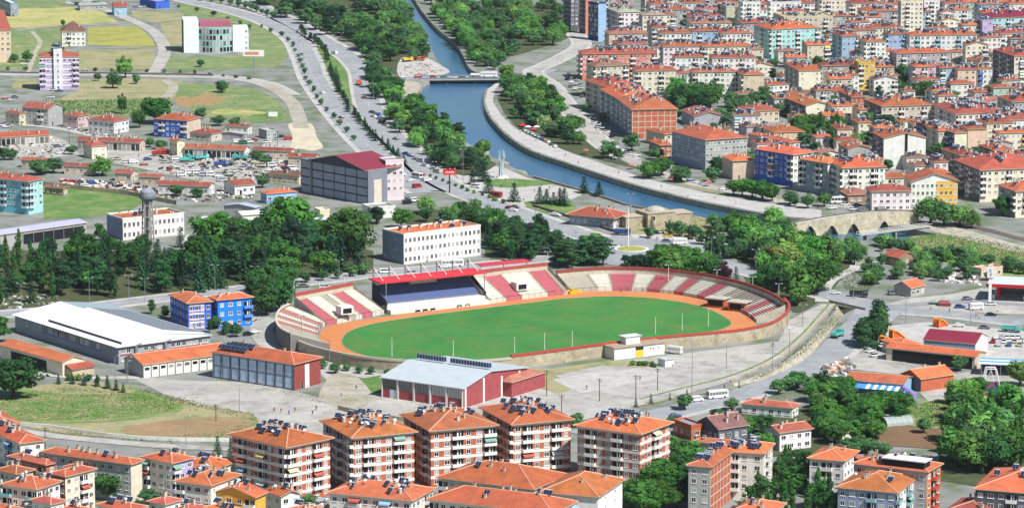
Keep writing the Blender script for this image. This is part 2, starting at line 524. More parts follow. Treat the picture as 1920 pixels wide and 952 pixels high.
def road(name, pts, width, mat, label, cat='road', lev=3, walk=(0, 0), dash=False, k=6):
    path = smooth(px(pts), k)
    LEVEL[0] += 1
    zz = 0.03 * lev + 0.0012 * LEVEL[0]
    o = structure(name, ribbon(path, width, zz, mat), label, cat)
    for i, wd in enumerate(walk):
        if wd:
            b = MB(); kerb(path, wd, (1 if i == 0 else -1) * (width / 2 + wd / 2), 0.16, 'paving', b)
            obj('pavement', b, o)
    if dash:
        fine = resample(path, 3.0); b = MB()
        for i in range(0, len(fine) - 2, 3):
            ribbon([fine[i], fine[i + 1]], 0.22, zz + 0.012, 'marking', b)
        q = obj('lane_marking', b, o); q['kind'] = 'stuff'
    return path

# ---- fields and open land
patch('field', [(-40, 19), (60, 16), (130, 14), (190, 22), (222, 42), (160, 46), (30, 53), (-40, 46)], 'straw', 'pale straw coloured field along the top of the valley', 'field')
patch('field', [(-40, -8), (60, -10), (150, 8), (100, 16), (-40, 15)], 'green_field', 'rough green field beyond the straw field', 'field')
patch('field', [(-40, 55), (60, 56), (150, 52), (165, 62), (120, 95), (60, 128), (-40, 132)], 'green_field', 'weedy green plot around the white villa', 'field')
patch('field', [(165, 52), (258, 49), (284, 72), (292, 88), (240, 88), (165, 84)], 'yellow_green', 'yellow flowering field beside the curved dirt road', 'field')
patch('field', [(148, 94), (288, 93), (292, 108), (280, 130), (148, 130)], 'tan_field', 'dry mown field behind the purple tower block', 'field')
patch('field', [(245, 20), (345, 26), (345, 38), (290, 42), (252, 34)], 'tan_field', 'small dry field by the blue workshop', 'field')
patch('field', [(300, 44), (345, 40), (345, 96), (336, 104), (316, 92)], 'tan_field', 'narrow dry field beside the glass fronted office', 'field')
patch('field', [(322, 108), (470, 104), (540, 92), (530, 118), (480, 128), (330, 132), (316, 128)], 'green_field', 'grassy verge below the glass fronted office', 'field', sm=3)
patch('field', [(345, 8), (430, 24), (510, 52), (548, 88), (500, 98), (465, 96), (462, 50), (345, 28)], 'green_field', 'green open land inside the boulevard bend', 'field', sm=3)
patch('field', [(30, 148), (70, 150), (70, 168), (20, 166)], 'tan_field', 'dry strip by the purple tower block', 'field')
patch('field', [(150, 150), (330, 150), (340, 172), (300, 190), (150, 200), (110, 188), (150, 168)], 'tan_field', 'dry weeds below the long country road', 'field', sm=3)
patch('field', [(100, 190), (300, 186), (320, 205), (300, 218), (120, 216)], 'green_field', 'green garden strip above the workshops', 'field', sm=3)
patch('field', [(332, 158), (400, 160), (480, 168), (520, 190), (545, 225), (500, 228), (420, 226), (370, 215), (335, 190)], 'green_field', 'rough pasture with cattle paths', 'field', sm=3)
patch('bare_soil', [(326, 186), (345, 180), (362, 183), (388, 176), (410, 180), (424, 190), (398, 193), (402, 200), (372, 197), (350, 203), (334, 198)], 'red_soil', 'bare reddish soil in the rough pasture', 'soil', 2, 3)
patch('field', [(410, 205), (470, 208), (500, 212), (470, 216), (400, 214)], 'straw', 'pale strip across the rough pasture', 'field', 2, 3)
patch('field', [(470, 215), (528, 212), (530, 226), (470, 232)], 'lawn', 'green plot beside the white notice board', 'field', 2)
patch('sand_yard', [(540, 234), (562, 230), (586, 234), (594, 258), (606, 276), (585, 283), (560, 279), (544, 281), (548, 255)], 'sand', 'pale sandy yard beside the boulevard', 'yard', 2, 3)
patch('field', [(80, 350), (180, 358), (278, 372), (250, 392), (190, 404), (82, 412)], 'lawn', 'bright green field behind the turquoise block', 'field')
patch('scrap_yard', [(190, 268), (330, 290), (480, 285), (560, 300), (565, 330), (480, 345), (420, 350), (260, 315), (180, 300)], 'concrete_lot', 'vehicle yard between the long tiled workshops', 'yard')
patch('yard', [(0, 262), (90, 252), (120, 262), (150, 290), (60, 300), (0, 290)], 'concrete_lot', 'paved yard of the workshops', 'yard')
patch('yard', [(500, 262), (545, 258), (546, 280), (490, 276)], 'concrete_lot', 'small yard beside the sandy lot', 'yard')
patch('yard', [(350, 440), (330, 470), (420, 480), (480, 450)], 'paving', 'paved forecourt of the white two storey office', 'yard')
# ---- river park
patch('park_plaza', [(860, 322), (930, 312), (985, 332), (1040, 348), (1092, 360), (1060, 378), (1000, 386), (950, 384), (900, 366), (868, 345)], 'paving', 'pale paved riverside plaza around the monument', 'plaza', 1, 3)
patch('lawn', [(905, 342), (950, 335), (1040, 342), (1035, 346), (960, 352), (925, 350)], 'lawn', 'lawn strip on the riverside plaza', 'lawn', 2, 3)
patch('lawn', [(985, 378), (1070, 376), (1075, 398), (1040, 402), (1000, 392)], 'lawn', 'small lawn beside the tiled restaurant', 'lawn', 2, 3)
patch('lawn', [(1180, 398), (1290, 402), (1340, 418), (1340, 440), (1280, 448), (1180, 440)], 'tan_field', 'dry grass around the domed bath house', 'lawn', 1, 3)
patch('promenade', [(944, 150), (928, 168), (924, 190), (938, 214), (962, 238), (990, 254), (1062, 284), (1130, 308), (1220, 338), (1320, 361), (1420, 379), (1540, 394),
      (1540, 411), (1480, 406.5), (1400, 393), (1300, 373), (1200, 348), (1120, 323), (1060, 303), (1000, 283), (965, 262), (942, 243), (918, 214), (909.5, 190), (914, 168), (939, 150)], 'paving', 'pale stone promenade curving along the river', 'promenade', 2)
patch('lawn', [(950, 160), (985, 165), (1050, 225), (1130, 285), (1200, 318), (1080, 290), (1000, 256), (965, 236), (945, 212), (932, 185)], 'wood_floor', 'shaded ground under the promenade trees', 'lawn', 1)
patch('lawn', [(1240, 338), (1340, 346), (1480, 374), (1480, 384), (1330, 360)], 'tan_field', 'dry grass between promenade and tall houses', 'lawn', 1)
patch('riverside_meadow', [(1700, 446), (1760, 440), (1830, 446), (1930, 470), (1930, 520), (1840, 512), (1760, 490), (1700, 470)], 'crop', 'rough green meadow beyond the stone bridge', 'meadow', 1, 3)
patch('gravel_bank', [(1745, 424), (1800, 428), (1870, 448), (1940, 468), (1940, 480), (1860, 462), (1790, 444), (1750, 434)], 'bank_stone', 'pale gravel bank beside the meadow', 'bank', 2, 3)
patch('rail_track', [(1790, 414), (1860, 430), (1940, 452), (1940, 458), (1860, 437), (1790, 421)], 'rail_dark', 'dark ballast strip behind the gravel bank', 'track', 3)
patch('sand_bank', [(752, 110), (790, 106), (830, 125), (842, 137), (800, 146), (748, 144)], 'paving', 'pale construction ground beside the road bridge', 'bank', 2, 3)
patch('sand_bank', [(735, 152), (786, 156), (782, 178), (772, 192), (745, 180)], 'bank_stone', 'rubble slope below the road bridge', 'bank', 2, 3)
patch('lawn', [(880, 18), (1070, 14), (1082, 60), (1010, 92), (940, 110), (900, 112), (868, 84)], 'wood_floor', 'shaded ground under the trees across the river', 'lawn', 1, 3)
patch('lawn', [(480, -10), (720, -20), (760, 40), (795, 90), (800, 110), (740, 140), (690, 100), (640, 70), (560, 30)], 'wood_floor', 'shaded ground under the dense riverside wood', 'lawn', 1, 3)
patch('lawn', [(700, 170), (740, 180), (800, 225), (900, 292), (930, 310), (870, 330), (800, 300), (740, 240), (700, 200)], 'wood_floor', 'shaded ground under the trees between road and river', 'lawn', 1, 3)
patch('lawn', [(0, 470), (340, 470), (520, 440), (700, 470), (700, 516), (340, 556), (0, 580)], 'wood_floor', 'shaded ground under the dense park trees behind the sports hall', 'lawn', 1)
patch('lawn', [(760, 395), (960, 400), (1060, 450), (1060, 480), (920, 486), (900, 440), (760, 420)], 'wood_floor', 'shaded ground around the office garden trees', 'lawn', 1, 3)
patch('lawn', [(1230, 500), (1330, 500), (1370, 530), (1290, 528), (1230, 516)], 'lawn', 'grass strip behind the curved stand', 'lawn', 1, 3)
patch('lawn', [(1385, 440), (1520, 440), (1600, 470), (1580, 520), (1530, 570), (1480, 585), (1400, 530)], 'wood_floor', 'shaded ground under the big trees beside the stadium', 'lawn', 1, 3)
# ---- stadium ground, school, lots
patch('forecourt', [(500, 620), (560, 662), (700, 700), (960, 700), (1140, 680), (1460, 640), (1480, 600), (1540, 570), (1562, 570), (1530, 606), (1500, 640), (1455, 675), (1366, 716),
      (1200, 762), (1040, 800), (700, 800), (600, 700)], 'concrete_lot', 'wide pale concrete forecourt before the stadium', 'forecourt', 1)
patch('lawn', [(972, 690), (1030, 692), (1140, 676), (1225, 676), (1212, 690), (1130, 684), (1040, 704), (1085, 724), (1050, 738), (990, 722)], 'tan_field', 'worn grass edging the concrete lot', 'lawn', 2)
patch('parking_lot', [(1036, 712), (1120, 696), (1190, 692), (1255, 703), (1160, 726), (1090, 738)], 'paving', 'empty paved lot beside the gate building', 'lot', 3)
patch('lawn', [(648, 702), (700, 698), (716, 705), (714, 738), (690, 736), (655, 722)], 'lawn', 'fenced lawn beside the red brick gym', 'lawn', 2)
patch('lawn', [(630, 695), (660, 698), (700, 745), (660, 768), (600, 750), (610, 715)], 'dirt', 'worn earth path between school and gym', 'path', 2, 4)
patch('school_yard', [(240, 705), (330, 712), (480, 716), (600, 745), (700, 772), (640, 830), (480, 800), (400, 766), (310, 740)], 'concrete_lot', 'grey asphalt school yard', 'yard', 1)
patch('field', [(-20, 755), (30, 730), (120, 722), (250, 732), (330, 752), (330, 775), (200, 790), (40, 792), (-20, 790)], 'crop', 'overgrown green plot below the tiled shed', 'field', 2, 3)
patch('field', [(60, 726), (150, 716), (260, 726), (230, 738), (100, 738)], 'tan_field', 'dry grass crest of the overgrown plot', 'field', 3, 3)
patch('field', [(40, 794), (200, 791), (330, 774), (330, 750), (400, 764), (470, 775), (485, 800), (440, 818), (300, 824), (120, 812)], 'tan_field', 'dry strip around the ploughed plot', 'field', 1, 3)
patch('field', [(225, 806), (330, 786), (440, 782), (470, 790), (430, 812), (300, 820)], 'plough', 'brown ploughed plot beside the school yard', 'field', 3, 3)
patch('station_yard', [(1655, 572), (1700, 560), (1780, 552), (1840, 540), (1930, 545), (1930, 590), (1800, 585), (1700, 576)], 'concrete_lot', 'pale forecourt of the filling station', 'forecourt', 1)
patch('market_yard', [(1650, 612), (1740, 604), (1930, 622), (1930, 690), (1840, 690), (1670, 640)], 'paving', 'pale yard around the red roofed depot', 'yard', 1)
patch('yard', [(1590, 668), (1650, 655), (1700, 680), (1745, 690), (1700, 704), (1590, 692)], 'concrete_lot', 'grey inner yard of the tiled depot', 'yard', 2)
patch('yard', [(1710, 722), (1795, 700), (1845, 694), (1930, 700), (1930, 740), (1840, 742), (1740, 752)], 'concrete_lot', 'grey fairground yard', 'yard', 2)
patch('field', [(1690, 762), (1760, 748), (1820, 752), (1810, 800), (1740, 804), (1672, 792)], 'crop', 'green vegetable garden beside the greenhouse', 'field', 1)
patch('brown_plot', [(1662, 796), (1745, 802), (1790, 806), (1760, 842), (1640, 834)], 'brown_plot', 'bare brown garden plot with one small tree', 'field', 2)
patch('field', [(1830, 742), (1895, 740), (1890, 775), (1830, 778)], 'straw', 'dry yellow patch beside the swing ride', 'field', 2)
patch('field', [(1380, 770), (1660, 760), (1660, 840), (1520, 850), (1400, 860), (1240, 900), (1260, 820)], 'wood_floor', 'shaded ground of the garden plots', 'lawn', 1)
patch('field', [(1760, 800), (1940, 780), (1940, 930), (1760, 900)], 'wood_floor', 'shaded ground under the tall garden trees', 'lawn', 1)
# ---- roads
road('country_road', [(-40, 139), (100, 140), (200, 140), (330, 143), (430, 146), (500, 158), (545, 180)], 9, 'concrete_lot', 'pale country road past the purple tower block', walk=(2, 2))
road('dirt_road', [(150, -8), (182, 12), (236, 34), (285, 58), (305, 82), (308, 100), (298, 122), (288, 137)], 8, 'concrete_lot', 'curved dirt road between the fields')
road('dirt_road', [(30, 58), (80, 52), (160, 48), (240, 44)], 4, 'dirt', 'straight dirt track along the straw field')
road('dirt_road', [(200, 91), (250, 90), (300, 90)], 3, 'dirt', 'narrow track between the yellow and mown fields')
road('dirt_road', [(60, 60), (75, 80), (66, 100), (52, 138)], 3, 'dirt', 'worn track from the villa to the country road')
road('dirt_road', [(310, 150), (325, 165), (310, 185)], 6, 'dirt', 'short dirt track off the country road')
road('dirt_road', [(500, 158), (545, 190), (560, 220), (565, 240)], 8, 'dirt', 'wide dirt track down to the sandy yard')
road('workshop_street', [(-20, 232), (60, 236), (110, 242), (160, 252), (200, 262)], 5, 'paving', 'pale street between houses and workshops')
road('boulevard', [(290, -22), (345, 0), (430, 20), (505, 44), (553, 74), (572, 106), (590, 150), (622, 196), (662, 244), (704, 286), (752, 330), (800, 362)], 13, 'asphalt',
     'wide curved boulevard carriageway beside the fields', walk=(3, 3), dash=True)
road('boulevard', [(400, -22), (470, 8), (540, 40), (600, 74), (646, 102), (676, 132), (684, 165), (694, 204), (722, 244), (764, 284), (812, 330), (870, 362), (950, 392), (1030, 420), (1110, 446), (1180, 470)], 13, 'asphalt',
     'boulevard carriageway beside the riverside trees', walk=(3, 2), dash=True)
road('access_road', [(676, 128), (700, 142), (745, 147), (790, 147.5)], 16, 'asphalt', 'broad road leading onto the river bridge', lev=2)
patch('lawn', [(560, 62), (600, 84), (640, 112), (655, 150), (668, 200), (706, 246), (752, 292), (806, 340), (790, 346), (730, 296), (676, 236), (640, 186), (612, 140), (590, 100)], 'lawn', 'green median strip of the boulevard', 'lawn', 1)
road('promenade_road', [(1078, 62), (1090, 84), (1070, 100), (1030, 120), (1000, 136), (1032, 160), (1056, 190), (1080, 220), (1108, 250), (1140, 278), (1180, 300)], 9, 'concrete_lot', 'pale street between promenade trees and tall houses', walk=(2, 2))
road('promenade_road', [(1180, 300), (1230, 322), (1300, 345), (1400, 365), (1500, 385), (1580, 388), (1660, 392), (1720, 396), (1800, 405)], 8, 'concrete_lot', 'narrow street behind the promenade trees')
road('bridge_road', [(938, 148), (990, 144), (1030, 130)], 12, 'asphalt', 'road running off the river bridge towards the town', lev=2)
road('stadium_street', [(-40, 592), (120, 580), (330, 556), (470, 540), (560, 530), (690, 515), (800, 505), (900, 498), (1000, 488), (1100, 478), (1180, 472)], 10, 'asphalt', 'street running behind the main stand', walk=(3, 3), dash=True)
road('ring_road', [(1180, 470), (1260, 478), (1340, 492), (1430, 514), (1520, 542), (1600, 565), (1680, 580), (1780, 588), (1930, 606)], 13, 'asphalt', 'main road past the filling station', walk=(0, 3), dash=True)
road('station_lane', [(1640, 578), (1720, 571), (1800, 566), (1930, 572)], 6, 'asphalt_dark', 'lane along the filling station', lev=2)
road('side_road', [(1655, 580), (1622, 602), (1588, 634), (1548, 672), (1490, 704), (1400, 736), (1300, 762), (1180, 790), (1090, 815)], 13, 'asphalt', 'road curving down past the creek to the tower blocks', lev=2, walk=(2.5, 0))
patch('junction', [(1560, 556), (1610, 562), (1680, 574), (1690, 590), (1650, 610), (1610, 620), (1590, 600), (1605, 578)], 'asphalt', 'junction beside the creek culvert', 'road', 4)
patch('roundabout_plaza', [(1120, 448), (1190, 442), (1290, 450), (1345, 462), (1340, 488), (1270, 494), (1180, 500), (1105, 490), (1060, 470)], 'asphalt', 'grey roundabout plaza beside the bath house', 'plaza', 4, 3)
patch('paving_strip', [(1180, 440), (1280, 442), (1370, 454), (1360, 464), (1290, 452), (1190, 448)], 'paving', 'pink paved strip in front of the bath house', 'pavement', 5)
road('garden_street', [(20, 806), (110, 818), (230, 830), (340, 838), (470, 842)], 6, 'concrete_lot', 'pale street between the ploughed plot and the tiled houses', lev=2)
road('school_lane', [(-40, 690), (60, 700), (160, 708), (260, 708)], 5, 'paving', 'lane in front of the sports hall', lev=2)
road('stadium_lane', [(440, 600), (495, 600), (490, 622), (520, 655), (600, 682), (700, 706)], 9, 'concrete_lot', 'pale lane curving around the stadium wall', lev=2)
road('stone_lane', [(1540, 566), (1545, 545), (1560, 525), (1600, 505), (1605, 498)], 5, 'paving', 'pale lane climbing from the road to the footbridge', lev=2)
road('creek_path', [(1558, 566), (1530, 598), (1496, 634), (1445, 672), (1370, 704), (1270, 730), (1200, 748)], 1.0, 'green_field', 'weedy kerb line beside the forecourt', lev=4)
road('planted_strip', [(1392, 726), (1300, 740), (1220, 756), (1150, 772)], 1.6, 'tan_field', 'weedy planted strip along the road', lev=4)
# ================================================================== shared pieces
def window_mesh():
    b = MB()
    b.box(-.5, .5, -.05, 0, -.5, -.44, 'white_frame'); b.box(-.5, .5, -.05, 0, .44, .5, 'white_frame')
    b.box(-.5, -.43, -.05, 0, -.44, .44, 'white_frame'); b.box(.43, .5, -.05, 0, -.44, .44, 'white_frame')
    b.box(-.03, .03, -.045, 0, -.44, .44, 'white_frame')
    b.poly([(-.43, -.02, -.44), (.43, -.02, -.44), (.43, -.02, .44), (-.43, -.02, .44)], 'window_glass')
    b.box(-.56, .56, -.14, 0, -.56, -.5, 'white_frame')
    return b.mesh('window')
WIN = window_mesh()
def balcony_mesh():
    b = MB()
    b.box(-.5, .5, -1.15, 0, -.12, 0.0, 'paint')
    b.box(-.5, .5, -1.15, -1.05, 0.0, .92, 'paint')
    b.box(-.5, -.46, -1.05, 0, 0.0, .92, 'paint'); b.box(.46, .5, -1.05, 0, 0.0, .92, 'paint')
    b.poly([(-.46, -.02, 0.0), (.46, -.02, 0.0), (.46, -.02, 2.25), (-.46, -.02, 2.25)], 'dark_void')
    b.box(-.06, .06, -.05, -.021, 0, 2.2, 'white_frame')
    b.box(.2, .26, -.05, -.021, 0, 2.2, 'white_frame')
    return b.mesh('balcony')
BAL = balcony_mesh()
def awning_mesh():
    b = MB(); b.poly([(-.48, -.05, 2.4), (.48, -.05, 2.4), (.48, -1.5, 1.7), (-.48, -1.5, 1.7)], 'paint'); b.poly([(-.48, -1.5, 1.7), (.48, -1.5, 1.7), (.48, -1.52, 1.25), (-.48, -1.52, 1.25)], 'paint'); b.poly([(-.48, -.05, 2.36), (-.48, -1.5, 1.66), (.48, -1.5, 1.66), (.48, -.05, 2.36)], 'paint')
    return b.mesh('awning')
AWN = awning_mesh()
def slit_mesh():                                # a tall plain opening
    b = MB()
    b.poly([(-.5, -.03, -.5), (.5, -.03, -.5), (.5, -.03, .5), (-.5, -.03, .5)], 'window_glass')
    b.box(-.55, -.5, -.06, 0, -.5, .5, 'white_frame'); b.box(.5, .55, -.06, 0, -.5, .5, 'white_frame')
    return b.mesh('pane')
PANE = slit_mesh()
def chimney_mesh():
    b = MB()
    b.box(-.4, .4, -.3, .3, -1.0, 1.2, 'chimney_stone'); b.box(-.5, .5, -.4, .4, 1.2, 1.32, 'chimney_stone')
    b.box(-.32, -.08, -.2, .2, 1.32, 1.5, 'dark_void'); b.box(.08, .32, -.2, .2, 1.32, 1.5, 'dark_void')
    return b.mesh('chimney')
CHIM = chimney_mesh()
def solar_mesh(n=2, tank=True):
    b = MB(); t = R(46); c, s = math.cos(t), math.sin(t)
    for k in range(n):
        x0 = -n * 0.5 + k * 1.03
        f = lambda x, l, h: (x, -1.0 + l * c - h * s, 0.35 + l * s + h * c)
        b.poly([f(x0 + .06, .06, .04), f(x0 + .94, .06, .04), f(x0 + .94, 1.84, .04), f(x0 + .06, 1.84, .04)], 'solar_glass')
        b.poly([f(x0, 0, .03), f(x0 + 1, 0, .03), f(x0 + 1, 1.9, .03), f(x0, 1.9, .03)], 'steel')
        b.poly([f(x0, 0, -.06), f(x0, 1.9, -.06), f(x0 + 1, 1.9, -.06), f(x0 + 1, 0, -.06)], 'steel')
    for x in (-n * .5 + .1, n * .5 - .1):
        b.bar((x, .5, -.6), (x, .5, 1.5), .05, 'steel', 4); b.bar((x, -.95, -.6), (x, -.95, .4), .04, 'steel', 4)
    if tank:
        b.bar((-n * .42, .62, 1.75), (n * .42, .62, 1.75), .25, 'tank_white', 8)
        b.bar((-n * .2, .8, 1.2), (-n * .2, .8, 2.6), .05, 'steel', 4)
    return b.mesh('solar_heater')
SOL = [solar_mesh(2), solar_mesh(3), solar_mesh(2, False), solar_mesh(1)]
def tank_mesh():
    b = MB(); b.lathe([(.55, -.6), (.55, .95), (.4, 1.1), (.1, 1.15)], 'tank_white', 10); return b.mesh('water_tank')
TANK = tank_mesh()
def dish_mesh():
    b = MB(); b.bar((0, 0, -.8), (0, 0, .7), .04, 'steel', 4)
    cx = Vector((0, -.12, .9)); d = Vector((.3, -.8, .5)).normalized(); u = d.orthogonal().normalized(); w_ = d.cross(u)
    ring = [cx + (u * math.cos(t) + w_ * math.sin(t)) * .45 + d * .08 for t in [k * math.pi / 5 for k in range(10)]]
    for i in range(10): b.poly([cx - d * .06, ring[i], ring[(i + 1) % 10]], 'tank_white')
    return b.mesh('satellite_dish')
DISH = dish_mesh()

PAL = {  # wall colours: (hex, word)
    'wh': ('dedbd2', 'white'), 'cr': ('dbd2b8', 'cream'), 'be': ('c6b9a0', 'beige'), 'gr': ('a3a3a0', 'grey'), 'bg': ('8794a3', 'blue grey'),
    'sa': ('cf7f68', 'salmon'), 'pk': ('cfa6aa', 'pink'), 'aq': ('9fcfca', 'aqua'), 'tq': ('6fb9c4', 'turquoise'), 'bk': ('b2603f', 'brick'), 'ye': ('d9ae48', 'yellow'),
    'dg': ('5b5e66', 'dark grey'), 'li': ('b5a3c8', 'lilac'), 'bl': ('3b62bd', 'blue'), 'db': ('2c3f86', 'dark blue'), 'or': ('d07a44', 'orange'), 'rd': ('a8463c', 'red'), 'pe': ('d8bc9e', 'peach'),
    'sb': ('2a7ee0', 'bright blue'), 'pw': ('d3c9c6', 'pale pink'), 'lb': ('8fb3d2', 'pale blue'), 'gn': ('9cc0a0', 'pale green'), 'rb': ('8e4238', 'red brick'), 'br': ('9a7f66', 'brown')}
RCOL = {'o': ('c26338', 'orange tiled'), 'r': ('a9543c', 'red tiled'), 'b': ('906450', 'brown tiled'), 'm': ('8e2f38', 'red metal'), 'g': ('a9adae', 'grey metal'), 'w': ('dadcda', 'white metal'),
        'p': ('b0695c', 'faded pink tiled'), 't': ('b8a88c', 'beige'), 'c': ('9c9890', 'flat concrete')}
RNG = random.Random(7)
NUMW = {1: 'single-storey', 2: 'two-storey', 3: 'three-storey', 4: 'four-storey', 5: 'five-storey', 6: 'six-storey', 7: 'seven-storey', 8: 'eight-storey'}

ROOFC = {}
def roof_mesh(kind, w, d, ov, pitch, mat, soff='soffit'):
    """roof over [0,w]x[0,d], z=0 at the eaves; kinds hip, gu (ridge along x), gv (ridge along y)"""
    b = MB(); x0, x1, y0, y1 = -ov, w + ov, -ov, d + ov; th = 0.22
    short = min(w, d) / 2 + ov; H = short * pitch
    if kind == 'hip':
        if w >= d: r0, r1 = (x0 + short, (y0 + y1) / 2, H), (x1 - short, (y0 + y1) / 2, H)
        else: r0, r1 = ((x0 + x1) / 2, y0 + short, H), ((x0 + x1) / 2, y1 - short, H)
        A, B_, C, D = (x0, y0, 0), (x1, y0, 0), (x1, y1, 0), (x0, y1, 0)
        if w >= d:
            b.poly([A, B_, r1, r0], mat); b.poly([B_, C, r1], mat); b.poly([C, D, r0, r1], mat); b.poly([D, A, r0], mat)
        else:
            b.poly([A, B_, r0], mat); b.poly([B_, C, r1, r0], mat); b.poly([C, D, r1], mat); b.poly([D, A, r0, r1], mat)
        caps = [(A, r0), (D if w >= d else B_, r0), (B_ if w >= d else D, r1), (C, r1), (r0, r1)]
    elif kind == 'gu':
        H = (d / 2 + ov) * pitch; ym = (y0 + y1) / 2
        b.poly([(x0, y0, 0), (x1, y0, 0), (x1, ym, H), (x0, ym, H)], mat); b.poly([(x1, y1, 0), (x0, y1, 0), (x0, ym, H), (x1, ym, H)], mat)
        caps = [((x0, ym, H), (x1, ym, H))]
        for x, sgn in ((x0, 1), (x1, -1)):
            q = [(x, y0, 0), (x, ym, H), (x, y1, 0), (x, y1, -th), (x, ym, H - th), (x, y0, -th)]
            b.poly([q[0], q[1], q[4], q[5]], soff); b.poly([q[1], q[2], q[3], q[4]], soff)
        b.poly([(x0, y0, -th), (x0, ym, H - th), (x1, ym, H - th), (x1, y0, -th)], soff); b.poly([(x0, y1, -th), (x1, y1, -th), (x1, ym, H - th), (x0, ym, H - th)], soff)
        b.poly([(x0, y0, 0), (x0, y0, -th), (x1, y0, -th), (x1, y0, 0)], soff); b.poly([(x1, y1, 0), (x1, y1, -th), (x0, y1, -th), (x0, y1, 0)], soff)
    else:
        H = (w / 2 + ov) * pitch; xm = (x0 + x1) / 2
        b.poly([(x0, y1, 0), (x0, y0, 0), (xm, y0, H), (xm, y1, H)], mat); b.poly([(x1, y0, 0), (x1, y1, 0), (xm, y1, H), (xm, y0, H)], mat)
        caps = [((xm, y0, H), (xm, y1, H))]
        for y in (y0, y1):
            q = [(x0, y, 0), (xm, y, H), (x1, y, 0), (x1, y, -th), (xm, y, H - th), (x0, y, -th)]
            b.poly([q[0], q[1], q[4], q[5]], soff); b.poly([q[1], q[2], q[3], q[4]], soff)
        b.poly([(x0, y1, -th), (xm, y1, H - th), (xm, y0, H - th), (x0, y0, -th)], soff); b.poly([(x1, y0, -th), (xm, y0, H - th), (xm, y1, H - th), (x1, y1, -th)], soff)
        b.poly([(x0, y0, 0), (x0, y1, 0), (x0, y1, -th), (x0, y0, -th)], soff); b.poly([(x1, y0, -th), (x1, y1, -th), (x1, y1, 0), (x1, y0, 0)], soff)
    if kind == 'hip':
        for p, q in (((x0, y0), (x1, y0)), ((x1, y0), (x1, y1)), ((x1, y1), (x0, y1)), ((x0, y1), (x0, y0))):
            b.poly([(p[0], p[1], -th), (q[0], q[1], -th), (q[0], q[1], 0), (p[0], p[1], 0)], soff)
        b.poly([(x0, y0, -th), (x0, y1, -th), (x1, y1, -th), (x1, y0, -th)], soff)
    return b, caps, H
def roof_z(kind, x, y, w, d, ov, pitch):
    a, c = min(x, w - x) + ov, min(y, d - y) + ov
    if kind == 'hip': return min(a, c) * pitch
    if kind == 'gu': return c * pitch
    return a * pitch

def face_xf(face, t, z, w, d):
    """place on a face: R = front right face (y=0), L = left face (x=0), E = far end (x=w)"""
    if face == 'R': return (t, 0, z), 0.0
    if face == 'L': return (0, d - t, z), -math.pi / 2
    return (w, t, z), math.pi / 2

def facade(root, face, width, n, fh, style, w, d, bc, near, z0=0.0):
    if style == 'N' or width < 2.2: return
    pitch = {'A': 3.0, 'W': 3.0, 'B': 3.2, 'K': 3.0, 'D': 2.1, 'G': 2.4, 'S': 4.0}[style]
    nc = max(1, int(round((width - 0.6) / pitch)))
    st = (width) / nc
    off = RNG.randrange(3)
    for f in range(n):
        z = z0 + f * fh
        if n >= 4 and f == 0 and not near: continue
        i = 0
        while i < nc:
            t = st * (i + .5)
            if style in 'AB' and nc >= 3 and (i + off) % (3 if style == 'B' else 4) == 1 and f > 0:
                wd = st * (1.0 if style == 'A' else 1.15)
                loc, rz = face_xf(face, t, z + 0.1, w, d)
                bo = obj('balcony', BAL, root, loc, rz, (wd, 1, 1), bc)
                if RNG.random() < (.14 if near else .06): obj('awning', AWN, bo, color=srgb(RNG.choice(('d8c070', 'd9cfa0', '8fb0c8', 'cfcfca', 'b05a4a', '7f9f90'))))
            elif style == 'G':
                loc, rz = face_xf(face, t, z + fh * .5, w, d)
                obj('pane', PANE, root, loc, rz, (st * .86, 1, fh * .78))
            elif style == 'D':
                loc, rz = face_xf(face, t, z + fh * .52, w, d)
                obj('window', WIN, root, loc, rz, (st * .58, 1, fh * .52))
            elif style == 'S':
                if (i + off) % 2 == 0:
                    loc, rz = face_xf(face, t, z + fh * .55, w, d)
                    obj('window', WIN, root, loc, rz, (0.9, 1, 0.9))
            else:
                loc, rz = face_xf(face, t, z + fh * .55, w, d)
                k = 1.0 if (i * 7 + off) % 3 else 1.25
                obj('window', WIN, root, loc, rz, (min(st * .62, 1.45 * k), 1, 1.4))
            i += 1

